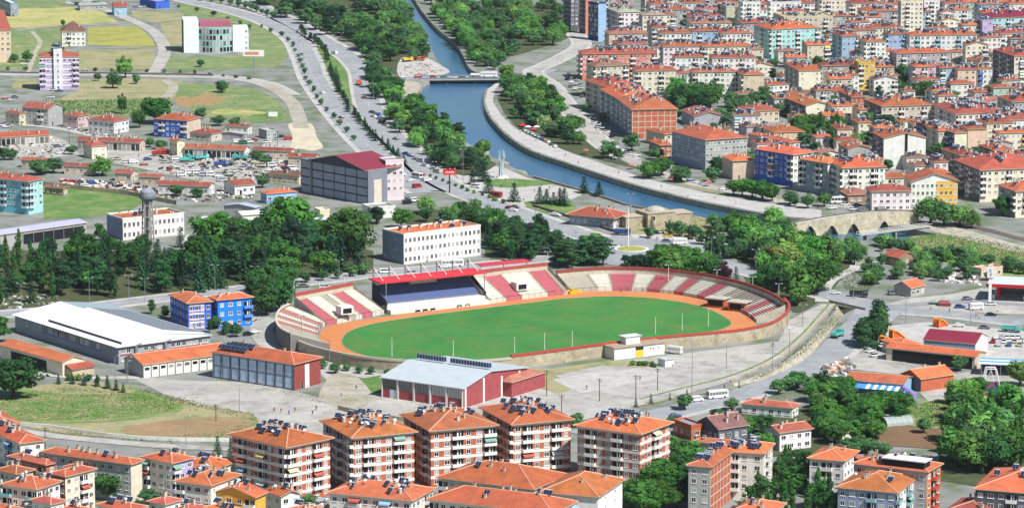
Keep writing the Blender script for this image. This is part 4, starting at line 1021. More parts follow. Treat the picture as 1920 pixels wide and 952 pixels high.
# ---- the far town, row by row
for a in [
    (1092, 102, 1090, 1232, 7, 5, 'sa', 'r', dict(lab='salmon red apartment building at the bend of the street', sol=12, d=16)),
    (1192, 133, 1186, 1267, 6, 5, 'cr', 'r', dict(d=14, sol=3)), (1269, 138, 1266, 1297, 6, 4, 'wh', 'r', dict(d=12, bc='7fb0a0', sol=1)), (1299, 136, 1296, 1380, 6, 5, 'wh', 'r', dict(d=12)),
    (1244, 88, 1241, 1311, 6, 5, 'wh', 'o', dict(d=14)), (1317, 88, 1314, 1408, 6, 5, 'cr', 'o', dict(d=14)), (1266, 108, 1262, 1320, 6, 4, 'wh', 'r', dict(d=12)), (1336, 109, 1333, 1417, 6, 5, 'wh', 'r', dict(d=13)),
    (1237, 63, 1234, 1297, 6, 4, 'wh', 'r', dict(d=12)), (1299, 59, 1296, 1361, 6, 4, 'lb', 'r', dict(d=12)), (1205, 29, 1200, 1246, 8, 5, 'cr', 't', dict(d=14)),
    (1122, 8, 1103, 1137, 32, 8, 'db', 'c', dict(lab='dark blue glass tower with pale side beside the trees', r='flat', w2='lb', L='G', R='N', sol=0)),
    (1098, -4, 1086, 1104, 25, 8, 'dg', 'c', dict(lab='dark tower with salmon stripe behind the glass tower', r='flat', w2='sa', R='N', sol=0)),
    (1070, -2, 1056, 1085, 20, 7, 'dg', 'c', dict(r='flat', sol=0)),
    (1142, 64, 1132, 1214, 8, 4, 'pe', 'p', dict(d=16, sol=10)), (1160, 84, 1120, 1216, 9, 3, 'be', 'p', dict(d=20, sol=12)), (1236, 19, 1226, 1291, 8, 4, 'gr', 'r', dict(d=14)), (1293, 31, 1288, 1352, 7, 4, 'wh', 'r', dict(d=14)),
    (1296, 44, 1290, 1372, 7, 4, 'cr', 'p', dict(d=14)), (1160, 24, 1140, 1200, 14, 5, 'wh', 't', dict(sol=6)),
    (1447, 56, 1415, 1537, 20, 6, 'aq', 'o', dict(lab='big pale aqua block with dark side wall in the far town', sol=6, ch=8)),
    (1393, 6, 1384, 1426, 10, 7, 'wh', 'c', dict(r='flat', sol=3)), (1445, 6, 1438, 1502, 8, 6, 'wh', 'c', dict(r='flat')), (1541, 1, 1530, 1584, 8, 7, 'cr', 'c', dict(r='flat', sol=4, lab='tall pale cream tower in the top row of the town')),
    (1470, 34, 1450, 1562, 10, 5, 'be', 't', dict(r='flat', sol=10)), (1362, 14, 1345, 1384, 12, 5, 'be', 'c', dict(r='flat', R='N', sol=2)), (1391, 44, 1386, 1452, 7, 4, 'gr', 'r', dict(d=13)), (1353, 63, 1346, 1408, 7, 5, 'wh', 'r', dict(d=13)),
    (1498, 133, 1472, 1539, 8, 5, 'cr', 'o', dict(R='S', w3='gr', lab='cream end block of a long row with small square windows', sol=8)),
    (1541, 124, 1536, 1613, 7, 4, 'gr', 'r', dict(d=12)), (1553, 141, 1550, 1579, 7, 3, 'wh', 'o', dict(d=10, sol=0)), (1582, 141, 1580, 1611, 7, 3, 'wh', 'r', dict(d=10, sol=0)),
    (1579, 69, 1560, 1613, 12, 5, 'lb', 'r', dict()), (1624, 79, 1610, 1661, 12, 5, 'wh', 'r', dict()), (1571, 58, 1562, 1641, 8, 4, 'be', 'r', dict(d=14)),
    (1610, 119, 1607, 1641, 6, 5, 'ye', 'c', dict(r='flat', d=12, lab='yellow and orange block in the middle of the town', sol=0)),
    (1394, 141, 1378, 1433, 10, 5, 'be', 'r', dict(R='S', sol=2)), (1511, 199, 1462, 1557, 15, 3, 'cr', 'o', dict(r='gv', R='S', w3='dg', lab='cream gabled house on the tree filled slope', sol=0)),
    (1597, 183, 1573, 1623, 10, 4, 'bk', 'r', dict(R='N', grid=1, w3='dg', lab='bare brick block beside the dark spruce', sol=2)),
    (1690, 4, 1684, 1731, 8, 7, 'cr', 'c', dict(r='flat', sol=3)), (1733, 2, 1728, 1762, 8, 6, 'wh', 'c', dict(r='flat', sol=3)), (1792, 5, 1786, 1903, 6, 4, 'gn', 'o', dict(d=14, lab='pale green block with long orange roof at the top of the town', sol=0)),
    (1640, 22, 1630, 1690, 8, 4, 'gr', 'p', dict(d=14)), (1862, 34, 1838, 1970, 14, 5, 'aq', 'm', dict(lab='aqua and lilac block with long dark red roof', sol=6)),
    (1621, 53, 1616, 1692, 7, 4, 'cr', 'r', dict(d=12)), (1806, 48, 1796, 1839, 10, 5, 'cr', 'o', dict()), (1842, 40, 1838, 1862, 10, 6, 'li', 'c', dict(r='flat', d=12, sol=2)),
    (1666, 65, 1662, 1701, 8, 4, 'lb', 'r', dict(d=12)), (1706, 67, 1702, 1832, 6, 5, 'wh', 'o', dict(d=13, lab='long white block with coloured panels and solar heaters', bc='8fc0c8', sol=16)),
    (1681, 101, 1672, 1783, 12, 4, 'gr', 'o', dict(d=13, sol=1)), (1876, 64, 1862, 1960, 10, 4, 'wh', 'r', dict()), (1902, 106, 1862, 1960, 13, 7, 'cr', 'r', dict(w3='dg', lab='tall block with shade-painted side wall on the edge of the town', sol=6)),
    (1716, 126, 1703, 1751, 12, 4, 'pk', 'o', dict(w3='lb')), (1763, 128, 1755, 1794, 10, 4, 'lb', 'o', dict()), (1796, 131, 1794, 1831, 7, 4, 'pe', 'r', dict(d=11)), (1834, 129, 1830, 1861, 10, 4, 'wh', 'o', dict(bc='3f6fc8')),
    (1641, 126, 1636, 1676, 8, 3, 'be', 'o', dict(d=10)), (1653, 142, 1650, 1683, 8, 3, 'wh', 'o', dict(d=10, sol=0)), (1783, 158, 1780, 1827, 8, 3, 'wh', 'o', dict(d=10, sol=0)), (1863, 165, 1860, 1901, 8, 3, 'gn', 'r', dict(d=10, sol=0)),
    (1827, 173, 1822, 1862, 8, 2, 'pk', 'r', dict(d=10, sol=0)), (1728, 160, 1722, 1762, 10, 2, 'pe', 'r', dict(d=10, sol=0)), (1696, 171, 1690, 1716, 10, 2, 'wh', 'r', dict(d=9, sol=0)),
    (1653, 200, 1620, 1749, 13, 4, 'be', 'o', dict(w3='dg', lab='beige block with a row of dark roof panels behind the spruce', sol=9)),
    (1792, 214, 1748, 1882, 12, 4, 'wh', 'r', dict(lab='white block with its roof packed with blue solar heaters', sol=34)),
    (1898, 192, 1870, 1960, 12, 4, 'gr', 'r', dict(sol=6)), (1302, 219, 1278, 1356, 12, 2, 'gr', 'p', dict(r='gv', R='S', sol=2, lab='grey gabled house below the tree patch')),
    (1401, 209, 1382, 1461, 14, 2, 'be', 'r', dict(sol=1, lab='old tiled house above the big grey block')), (1451, 249, 1430, 1509, 14, 2, 'pe', 'o', dict(R='S', sol=0)), (1480, 268, 1402, 1500, 30, 2, 'pk', 'o', dict(sol=0, lab='broad tiled roof behind the shade-tinted corner block')),
    (1590, 279, 1572, 1631, 12, 3, 'gr', 'o', dict(r='gv', R='N', sol=0, lab='blind grey gabled house below the pale green tree')), (1570, 243, 1552, 1598, 12, 2, 'pe', 'r', dict(sol=0)), (1612, 206, 1598, 1624, 12, 3, 'pe', 'o', dict(sol=0)),
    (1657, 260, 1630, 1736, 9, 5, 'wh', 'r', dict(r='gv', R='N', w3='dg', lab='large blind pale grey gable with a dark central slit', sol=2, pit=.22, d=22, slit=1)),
    (1790, 250, 1718, 1813, 20, 4, 'cr', 'r', dict(w3='db', R='N', lab='long dark blue fronted row with cream end wall', sol=8)), (1815, 243, 1812, 1849, 10, 4, 'pe', 'r', dict(R='N', d=14, sol=6)),
    (1864, 283, 1836, 1902, 14, 3, 'dg', 'o', dict(sol=3)), (1873, 250, 1866, 1970, 8, 3, 'cr', 'o', dict(bc='d8b048', sol=4)), (1905, 300, 1882, 1960, 14, 3, 'gr', 'r', dict(sol=3)), (1800, 292, 1765, 1836, 16, 3, 'br', 'r', dict(sol=3)),
    (1652, 334, 1646, 1706, 8, 3, 'cr', 'o', dict(d=11, sol=0)), (1742, 325, 1736, 1781, 10, 2, 'rd', 'o', dict(d=10, sol=0)), (1640, 304, 1610, 1656, 14, 3, 'wh', 'o', dict(sol=4)), (1850, 232, 1830, 1900, 12, 4, 'cr', 'r', dict(sol=12)),
    (1884, 226, 1850, 1950, 12, 4, 'wh', 'r', dict(sol=10)), (1760, 246, 1735, 1790, 12, 4, 'be', 'o', dict(sol=8))]:
    q = bld(T, *a[:8], **a[8])
    if 'slit' in a[8]:
        b = MB(); b.box(q[1] * .5, q[1] * .57, -.06, -.002, 0, q[3] + q[1] * .1, 'dark_void'); obj('light_slit', b, q[0])
# ---- infill rows at the top of the town, seen as roofs only
for y, xs, step in ((8, (1150, 1920), 62), (22, (1310, 1920), 74), (-8, (1140, 1930), 70)):
    x = xs[0]
    while x < xs[1]:
        wd = RNG.randint(38, 60)
        bld(T, x, y + RNG.randint(-3, 3), x - 6, x + wd, RNG.choice((7, 9, 12)), RNG.choice((4, 5)), RNG.choice(('wh', 'wh', 'wh', 'cr', 'gr', 'lb', 'pw')), RNG.choice('orrrp'), d=12)
        x += step + RNG.randint(-8, 12)

# ---- low houses filling the gaps of the town
for x, y, k in ((1452, 186, 3), (1530, 258, 2), (1545, 218, 2), (1700, 296, 2), (1690, 280, 2), (1716, 312, 2), (1752, 304, 3), (1640, 240, 3), (1352, 246, 2), (1425, 240, 2), (1486, 220, 2), (1400, 238, 2), (1290, 240, 2), (1560, 200, 3), (1530, 170, 4), (1440, 160, 3),
                (1700, 205, 3), (1760, 180, 3), (1850, 205, 3), (1900, 215, 3), (1760, 345, 2), (1830, 350, 2), (1240, 226, 2), (1420, 270, 2), (1850, 320, 3), (1880, 330, 3), (1610, 230, 3), (1820, 300, 3)):
    bld(T, x, y, x - RNG.randint(8, 18), x + RNG.randint(22, 40), RNG.choice((10, 14, 20)), k, RNG.choice(('wh', 'wh', 'cr', 'pw', 'gr')), RNG.choice('oorrb'), r=RNG.choice(('hip', 'hip', 'gu')), d=RNG.uniform(8, 11))

for x, y, xl, xr, th, n, w_, l in ((30, 888, -5, 62, 50, 3, 'be', 'faded tiled house between the white corner house and the brick house'), (150, 880, 128, 172, 50, 3, 'cr', 'narrow tiled house behind the cream and brick house'), (310, 945, 280, 338, 55, 3, 'wh', 'white house before the lilac banded house'), (355, 962, 320, 392, 55, 2, 'pe', 'peach house at the lower edge beside solar roofs'),
                           (560, 968, 520, 600, 50, 2, 'cr', 'cream house beside the leafy corner below the towers'), (720, 985, 640, 760, 60, 2, 'wh', 'white house at the lower edge before the solar block'), (95, 945, 60, 120, 50, 3, 'wh', 'white house with patched roof between two larger houses')):
    bld('garden', x, y, xl, xr, th, n, w_, RNG.choice('oor'), lab=l)

# ---- small houses in whatever ground is still free between the blocks
IR = random.Random(21); made = 0
for _ in range(1500):
    if made >= 95: break
    x, y = IR.uniform(1200, 1915), IR.uniform(20, 300)
    if x < 1360 and 160 < y < 300: continue
    if x < 1480 and y > 235 or x < 1250 and y > 120: continue
    n = IR.choice((1, 2, 2, 3)) if y > 90 else IR.choice((3, 4)); wd = IR.uniform(9, 15); dp = IR.uniform(7, 11)
    if bld(T, x, y, x - 8, x + 20, IR.choice((7, 10, 14)), n, IR.choice(('wh', 'wh', 'cr', 'pw', 'gr', 'be')), IR.choice('orrbp'), w=wd, d=dp, check=1, r=IR.choice(('hip', 'hip', 'gu', 'gv'))): made += 1
# ================================================================== stadium
def corner(x0, ye, xl, xr, th, h):
    c = P(x0, ye, h); s = pxm(c); t = R(th)
    return Vector((c.x, c.y, 0)), reach(c, t, xr), reach(c, t + math.pi / 2, xl), t

grass_out = smooth(px([(640, 640), (655, 621), (700, 607), (760, 597), (850, 585), (1000, 567), (1060, 560), (1140, 556), (1230, 560), (1310, 574), (1355, 592), (1372, 607), (1350, 619), (1290, 630), (1180, 646), (1060, 662),
      (950, 674), (860, 680), (770, 680), (700, 670), (655, 657)]), 4, True)
track_out = smooth(px([(600, 636), (604, 620), (628, 609), (700, 597), (760, 589), (850, 578), (1000, 558), (1060, 551), (1140, 546), (1245, 550), (1335, 566), (1395, 588), (1416, 606), (1400, 624), (1330, 637), (1180, 660), (1060, 676),
      (950, 688), (860, 694), (760, 692), (680, 680), (625, 660)]), 4, True)
def sheet(name, p, z, mat, label, cat):
    t = tessellate_polygon([[Vector((q.x, q.y, 0)) for q in p]])
    b = MB(); b.v = [(q.x, q.y, z) for q in p]; b.m(mat)
    for k in t:
        a, c, d = (p[i] for i in k)
        if (c - a).cross(d - a).z < 0: k = (k[0], k[2], k[1])
        b.f.append(tuple(k)); b.mi.append(0)
    return structure(name, b, label, cat)
sheet('running_track', track_out, 0.17, 'track', 'orange clay running track around the football pitch', 'running track')
sheet('football_pitch', grass_out, 0.20, 'pitch', 'green football pitch inside the stadium', 'football pitch')
# worn turf and kerb line between grass and track
kb = MB(); gk = grass_out + [grass_out[0]]; kerb(gk, 0.14, -0.2, 0.26, 'concrete_lot', kb)
obj('track_kerb', kb, bpy.data.objects['running_track'])

RED, WHT, CONC = srgb('b4626a'), srgb('c9c4b6'), srgb('aaa292')
def stand(name, label, pts, width, height, rows, pattern, base=1.2, k=5, wallc='b9ae9c', cop=srgb('a04a40'), coph=1.1, par=1.7):
    """a raked terrace along a front line (outside to the left of travel); pattern: (colour, share) blocks"""
    path = resample(smooth(px(pts), k), 1.5); nn = normals2(path); m = len(path)
    c0 = path[m // 2]
    root = thing(name, label, 'stand', (c0.x, c0.y, 0))
    org = Vector((c0.x, c0.y, 0))
    tot = sum(q for _, q in pattern); at = 0; i0 = 0
    for colr, q in pattern:
        at += q; i1 = min(m - 1, max(i0 + 1, round(at / tot * (m - 1))))
        b = MB()
        for r in range(rows):
            za, zb = base + height * r / rows, base + height * (r + 1) / rows
            wa, wb = width * r / rows, width * (r + 1) / rows
            for i in range(i0, i1):
                A, B_ = path[i] - org, path[i + 1] - org
                a1, b1 = A + nn[i] * wa, B_ + nn[i + 1] * wa
                a2, b2 = A + nn[i] * wb, B_ + nn[i + 1] * wb
                lo = za if r else 0.0
                mid = nn[i] * (wb - wa) * .45
                # seat bench (painted), riser and concrete walkway
                b.poly([(a1.x, a1.y, lo), (a1.x, a1.y, zb), (b1.x, b1.y, zb), (b1.x, b1.y, lo)][::-1] if False else [(b1.x, b1.y, lo), (a1.x, a1.y, lo), (a1.x, a1.y, zb), (b1.x, b1.y, zb)], 'concrete')
                b.poly([(b1.x, b1.y, zb), (a1.x, a1.y, zb), (a2.x, a2.y, zb), (b2.x, b2.y, zb)], 'paint')
        obj('seat_block', b, root, color=colr)
        if i1 < m - 1:                          # stairs between blocks
            b = MB(); A = path[i1] - org; d = (path[min(i1 + 1, m - 1)] - path[i1]).normalized() * .55
            for r in range(rows):
                zb = base + height * (r + 1) / rows + .12; w1, w2 = width * r / rows, width * (r + 1) / rows
                p1, p2 = A + nn[i1] * w1, A + nn[i1] * w2
                b.poly([tuple(p1 - d)[:2] + (zb,), tuple(p1 + d)[:2] + (zb,), tuple(p2 + d)[:2] + (zb,), tuple(p2 - d)[:2] + (zb,)], 'concrete')
            obj('stair_aisle', b, root, color=srgb('a39a80'))
        i0 = i1
    ztop = base + height
    b = MB()
    for i in range(m - 1):                      # back wall
        a, c = path[i] - org + nn[i] * (width + .3), path[i + 1] - org + nn[i + 1] * (width + .3)
        a0, c0_ = path[i] - org + nn[i] * width, path[i + 1] - org + nn[i + 1] * width
        b.poly([(a.x, a.y, -.2), (c.x, c.y, -.2), (c.x, c.y, ztop + par), (a.x, a.y, ztop + par)][::-1], 'concrete')
        b.poly([(a0.x, a0.y, ztop - .5), (c0_.x, c0_.y, ztop - .5), (c0_.x, c0_.y, ztop + par), (a0.x, a0.y, ztop + par)], 'concrete')
    for i in (0, m - 1):                        # end walls
        A = path[i] - org; q = [(A.x, A.y, 0), (A.x, A.y, base + .6)]
        e = A + nn[i] * width; q += [(e.x, e.y, ztop + par), (e.x, e.y, 0)]
        b.poly(q if i else q[::-1], 'concrete')
    obj('back_wall', b, root, color=srgb(wallc))
    b = MB()
    kp = [Vector((p.x, p.y, 0)) - org + q * (width + .15) for p, q in zip(path, nn)]
    for i in range(m - 1):
        a, c = kp[i], kp[i + 1]; q1, q2 = nn[i] * .35, nn[i + 1] * .35; z0, z1 = ztop + par, ztop + par + coph
        b.poly([((a - q1).x, (a - q1).y, z1), ((c - q2).x, (c - q2).y, z1), ((c + q2).x, (c + q2).y, z1), ((a + q1).x, (a + q1).y, z1)][::-1], 'paint')
        b.poly([((a - q1).x, (a - q1).y, z0), ((c - q2).x, (c - q2).y, z0), ((c - q2).x, (c - q2).y, z1), ((a - q1).x, (a - q1).y, z1)], 'paint')
        b.poly([((a + q1).x, (a + q1).y, z0), ((c + q2).x, (c + q2).y, z0), ((c + q2).x, (c + q2).y, z1), ((a + q1).x, (a + q1).y, z1)][::-1], 'paint')
    obj('coping', b, root, color=cop)
    b = MB()                                    # front rail
    for i in range(0, m - 1, 2):
        a = path[i] - org - nn[i] * .1; c = path[min(i + 2, m - 1)] - org - nn[min(i + 2, m - 1)] * .1
        b.bar((a.x, a.y, base + 1.9), (c.x, c.y, base + 1.9), .06, 'steel', 4); b.bar((a.x, a.y, 0), (a.x, a.y, base + 1.9), .05, 'steel', 4)
    obj('front_rail', b, root)
    return root, path, nn, org
stand('curved_stand', 'low curved terrace of faded red and white rows at the school end', [(618, 654), (602, 645), (596, 633), (598, 621), (604, 613.5), (613, 609)], 15, 5.0, 14, [(CONC, 1.3), (WHT, .35), (srgb('b07670'), .5), (WHT, .35), (srgb('b07670'), .5), (WHT, .35), (srgb('b07670'), .4), (WHT, .4)], coph=.5, cop=srgb('c9bca8'), wallc='77726c', par=.6)  # darker wall colour paints in the shade on its outer face
stand('side_stand', 'red and white terrace between school end and covered stand', [(610, 611), (640, 605), (680, 597), (724, 588)], 16, 6.4, 15, [(RED, 1.1), (WHT, 1.5), (CONC, .5), (WHT, .6), (RED, 1.1), (WHT, 1.1)])
stand('side_stand', 'red and white terrace beyond the covered stand', [(920, 570), (970, 563), (1020, 557), (1066, 552)], 15, 6.4, 15, [(WHT, .9), (RED, 1), (WHT, 1.4), (RED, .9), (CONC, .15)])
stand('curved_stand', 'long curved terrace of red and white blocks below the trees', [(1070, 551), (1105, 547.5), (1150, 545), (1200, 546), (1245, 550), (1290, 556), (1335, 566), (1370, 577), (1400, 591), (1420, 606)], 11, 3.6, 11,
      [(CONC, 1.6), (WHT, .9), (RED, 1), (WHT, .8), (RED, .9), (WHT, .8), (RED, .8), (WHT, .9), (RED, .9), (WHT, .9), (CONC, .8), (srgb('9a8f84'), 1.8), (WHT, .5), (RED, .8), (WHT, .6), (RED, .7), (WHT, .6)], cop=srgb('8e4038'))
# ---- the covered main stand
A, B_ = P(733, 590), P(920, 570.5)
ux = (B_ - A).normalized(); Lg = (B_ - A).length
ga = math.atan2(ux.y, ux.x)
gs = thing('grandstand', 'covered main stand with bright red roof and dark blue seats', 'grandstand', A, ga)
b = MB(); b.box(0, Lg, 0, 3.5, -.2, 1.6, 'plaster'); b.box(0, Lg, 3.5, 6.5, -.2, 2.8, 'plaster'); obj('front_terrace', b, gs, color=srgb('dcd6ca'))
for k in range(10):
    b = MB(); y = 6.5 + k * .85; z = 3.2 + k * .55
    b.box(1.2, Lg - 1.2, y, y + .84, -.2, z - .05, 'concrete'); obj('step', b, gs, color=srgb('8f8b86'))
    b = MB(); b.box(1.5, Lg - 1.5, y + .3, y + .8, z - .05, z + .38, 'paint'); b.box(1.5, Lg - 1.5, y + .7, y + .8, z + .38, z + .75, 'paint'); obj('seat_row', b, gs, color=srgb('5a6890'))
b = MB(); b.box(0, Lg, 15.2, 15.6, -.2, 11.2, 'plaster'); obj('back_wall', b, gs, color=srgb('d5d0c6'))
for x in (0, Lg - .4):
    b = MB(); b.poly([(x, 3.5, 0), (x, 3.5, 4.4), (x, 15.2, 9.8), (x, 15.2, 0)], 'paint'); b.poly([(x + .4, 3.5, 0), (x + .4, 15.2, 0), (x + .4, 15.2, 9.8), (x + .4, 3.5, 4.4)], 'paint')
    b.poly([(x, 3.5, 4.4), (x + .4, 3.5, 4.4), (x + .4, 15.2, 9.8), (x, 15.2, 9.8)], 'paint'); b.poly([(x, 3.5, 0), (x + .4, 3.5, 0), (x + .4, 3.5, 4.4), (x, 3.5, 4.4)], 'paint'); obj('side_wall', b, gs, color=srgb('343a4e'))
rf = MB(); x0, x1 = -1.5, Lg + 1.5
yf, yk, zf, zk = 5.2, 15.4, 11.6, 11.8
rf.poly([(x0, yf, zf), (x1, yf, zf), (x1, yk, zk), (x0, yk, zk)], 'metal_sheet'); rf.poly([(x0, yf, zf - .5), (x0, yk, zk - .5), (x1, yk, zk - .5), (x1, yf, zf - .5)], 'metal_sheet')
rf.poly([(x0, yf, zf - .5), (x1, yf, zf - .5), (x1, yf, zf), (x0, yf, zf)], 'metal_sheet'); rf.poly([(x0, yk, zk - .5), (x0, yf, zf - .5), (x0, yf, zf), (x0, yk, zk)], 'metal_sheet'); rf.poly([(x1, yf, zf - .5), (x1, yk, zk - .5), (x1, yk, zk), (x1, yf, zf)], 'metal_sheet')
rfo = obj('roof', rf, gs, color=srgb('cf3238'))
for k in range(7):
    x = 1 + k * (Lg - 2) / 6
    b = MB(); b.box(x - .22, x + .22, 15.7, 16.2, -.2, 15.6, 'concrete'); obj('rear_mast', b, gs, color=srgb('8c8d92'))
    b = MB(); b.bar((x, 15.9, 15.4), (x, 8.0, 11.7), .14, 'white_frame', 5); obj('tie_rod', b, gs)
    b = MB(); b.poly([(x, 7, 11.0), (x, 15.2, 11.2), (x, 15.2, 8.6)], 'white_frame'); b.poly([(x + .12, 7, 11.0), (x + .12, 15.2, 8.6), (x + .12, 15.2, 11.2)], 'white_frame'); obj('roof_bracket', b, gs)
b = MB(); b.box(Lg * .35, Lg * .62, 13.2, 15.1, 8.3, 10.9, 'plaster'); obj('press_box', b, gs, color=srgb('c8c4b8'))
for k in range(9):
    obj('pane', PANE, gs, (Lg * .36 + (k + .5) * Lg * .25 / 9, 13.19, 10.2), 0, (Lg * .024, 1, 1.3))
for x in (.3, Lg - .3):
    b = MB(); b.bar((x, 4.4, 0), (x, 4.4, 12), .18, 'steel', 6); obj('roof_post', b, gs)
for i, px_ in enumerate((783, 797, 811, 861, 876)):   # dugouts on the track edge
    q = P(px_, 586 - (px_ - 783) * .118)
    d = thing('dugout', 'small dark rounded team shelter before the main stand', 'dugout', q, ga, frm='the school', scale=(.62, .62, .62))
    b = MB()
    pr = [(0, 0), (1.2, 0), (1.5, .6), (1.4, 1.3), (.9, 1.8), (.1, 1.9)]
    b.poly([(-1.3, -1 + a, c) for a, c in pr], 'dark_steel'); b.poly([(1.3, -1 + a, c) for a, c in pr[::-1]], 'dark_steel')
    for (a, c), (e, g) in zip(pr[1:], pr[2:]): b.poly([(1.3, -1 + a, c), (-1.3, -1 + a, c), (-1.3, -1 + e, g), (1.3, -1 + e, g)][::-1], 'dark_steel')
    obj('shell', b, d); b = MB(); b.box(-1.2, 1.2, -.6, .1, .35, .45, 'white_frame'); obj('bench', b, d)
red2 = thing('canopy', 'small flat red canopy beside the covered main stand', 'canopy', P(880, 520, 0), ga)
b = MB(); b.box(0, 22, 0, 6, 9.6, 9.9, 'metal_sheet'); obj('roof', b, red2, color=srgb('c8323a'))
for x in (.5, 11, 21.5):
    b = MB(); b.bar((x, 3, 0), (x, 3, 9.6), .15, 'steel', 5); obj('post', b, red2)
red2.location = P(905, 545, 0)
# tunnel boxes, yellow covers, kiosks
for x, y, lab in ((648, 576, 'white tunnel box in the terrace nearest the school'), (976, 531, 'white tunnel box in the terrace beyond the covered stand')):
    q = P(x, y + 8, 4.0); t = thing('tunnel_box', lab, 'tunnel box', (q.x, q.y, 3.6), ga)
    b = MB(); b.box(-2.6, 2.6, -1.5, 3, -.4, 2.6, 'plaster'); obj('shell', b, t, color=srgb('dedad2')); b = MB(); b.box(-1.8, 1.8, -1.56, -1.5, 0, 1.9, 'dark_void'); obj('opening', b, t)
for x, y, lab, wd in ((601, 608, 'yellow covered mats heaped before the school end terrace', 5.5), (1052, 551, 'long white and yellow landing mats beside the track', 12), (1076, 550, 'bright yellow heap of mats at the corner of the track', 5)):
    q = P(x, y); t = thing('landing_mat', lab, 'mat', q, ga); b = MB()
    for k in range(5):
        f = k / 5 * wd - wd / 2; b.box(f, f + wd / 5 * .97, -1.5, 1.5 + (k % 2) * .3, 0, 1.3 + .5 * ((k * 3) % 4) / 3, 'paint')
    obj('cover', b, t, color=srgb('d9a520' if x != 1052 else 'e0c23a'))
for x, y, lab in ((1345, 576, 'small orange brick kiosk with flat roof on the curved terrace'), (1385, 583, 'orange brick kiosk nearer the clay track end')):
    q = P(x, y); t = thing('kiosk', lab, 'kiosk', q, R(-28))
    b = MB(); b.box(-3.5, 3.5, -1.8, 3, 0, 3.6, 'brick'); obj('wall', b, t, color=srgb('b65f38')); b = MB(); b.box(-4.2, 4.2, -2.8, 3.6, 3.6, 3.9, 'concrete'); obj('roof', b, t, color=srgb('b3aca0'))
    b = MB(); b.box(-3.52, -3.5, -1.4, 2.4, .8, 3, 'dark_void'); b.box(-3, 3, -1.83, -1.8, .9, 3, 'dark_void'); obj('opening', b, t)
# ---- ring wall on the near side
wpts = [(556, 640), (540, 626), (522, 612)]
ring = smooth(px([(560, 659), (590, 670), (650, 684), (730, 694), (830, 698), (900, 696), (970, 690), (1050, 680), (1130, 669), (1250, 655), (1340, 647), (1400, 640), (1445, 629), (1472, 612), (1480, 596), (1470, 582)]), 6)
rw = thing('stadium_wall', 'curved stone ring wall with red coping around the stadium', 'wall', ring[len(ring) // 2])
org = Vector(ring[len(ring) // 2]); rn = normals2(ring)
bw, bc_, bg_ = MB(), MB(), MB()
for i in range(len(ring) - 1):
    a, c = ring[i] - org, ring[i + 1] - org; left_ = proj(ring[i])[0] < 955; h = 3.4 if left_ else 4.3; tgt = bg_ if left_ else bc_
    for sg in (1, -1):
        q1, q2 = rn[i] * .25 * sg, rn[i + 1] * .25 * sg
        q = [((a + q1).x, (a + q1).y, -.1), ((c + q2).x, (c + q2).y, -.1), ((c + q2).x, (c + q2).y, h), ((a + q1).x, (a + q1).y, h)]
        bw.poly(q if sg < 0 else q[::-1], 'stone_wall')
    q1, q2 = rn[i] * .45, rn[i + 1] * .45
    for z0, z1 in ((h, h + .8),):
        tgt.poly([((a - q1).x, (a - q1).y, z1), ((c - q2).x, (c - q2).y, z1), ((c + q2).x, (c + q2).y, z1), ((a + q1).x, (a + q1).y, z1)], 'paint')
        for sg in (1, -1):
            p1, p2 = q1 * sg, q2 * sg
            q = [((a + p1).x, (a + p1).y, z0), ((c + p2).x, (c + p2).y, z0), ((c + p2).x, (c + p2).y, z1), ((a + p1).x, (a + p1).y, z1)]
            tgt.poly(q if sg < 0 else q[::-1], 'paint')
obj('wall_face', bw, rw); obj('coping', bc_, rw, color=srgb('a8443a')); obj('coping', bg_, rw, color=srgb('b3aa9a'))
# ---- white masts round the pitch
def mast(x, y, h, label, name='mast', cat='mast', r=.11, mat='white_frame', head=False, frm='the school'):
    q = P(x, y); t = thing(name, label, cat, q, frm=frm)
    b = MB(); b.bar((0, 0, 0), (0, 0, h), r, mat, 6, r * .6); obj('pole', b, t)
    b = MB(); b.box(-.3, .3, -.3, .3, 0, .3, 'concrete'); obj('base', b, t, color=srgb('a09a90'))
    if head:
        b = MB(); b.box(-1.1, 1.1, -.08, .08, h - .1, h + .1, 'steel')
        for k in (-1, 1): b.box(k * 1.1 - .35, k * 1.1 + .35, -.5, .1, h - .05, h + .12, 'tank_white')
        obj('lamp_head', b, t)
    return t
for x, y, h in ((735, 669, 7), (850, 668, 6), (965, 662, 6), (1021, 656, 6.5), (1073, 650, 6), (1229, 626, 6.5), (1279, 620, 6.5), (1328, 612, 7)):
    mast(x, y, h, 'slim white mast on the near edge of the football pitch', 'pitch_mast')
for x, y, h in ((1253, 544, 10), (1344, 548, 9), (1411, 562, 9), (1460, 570, 8), (599, 560, 7), (646, 550, 7), (568, 632, 8), (1027, 508, 8)):
    mast(x, y, h, 'pale lamp mast rising from the terraces', 'lamp_mast', 'lamp mast', head=True)

# ================================================================== halls around the stadium
def root_at(name, label, cat, x0, ye, xl, xr, th, h, **k):
    c, wr, wl, t = corner(x0, ye, xl, xr, th, h)
    return thing(name, label, cat, c, t, **k), wr, wl
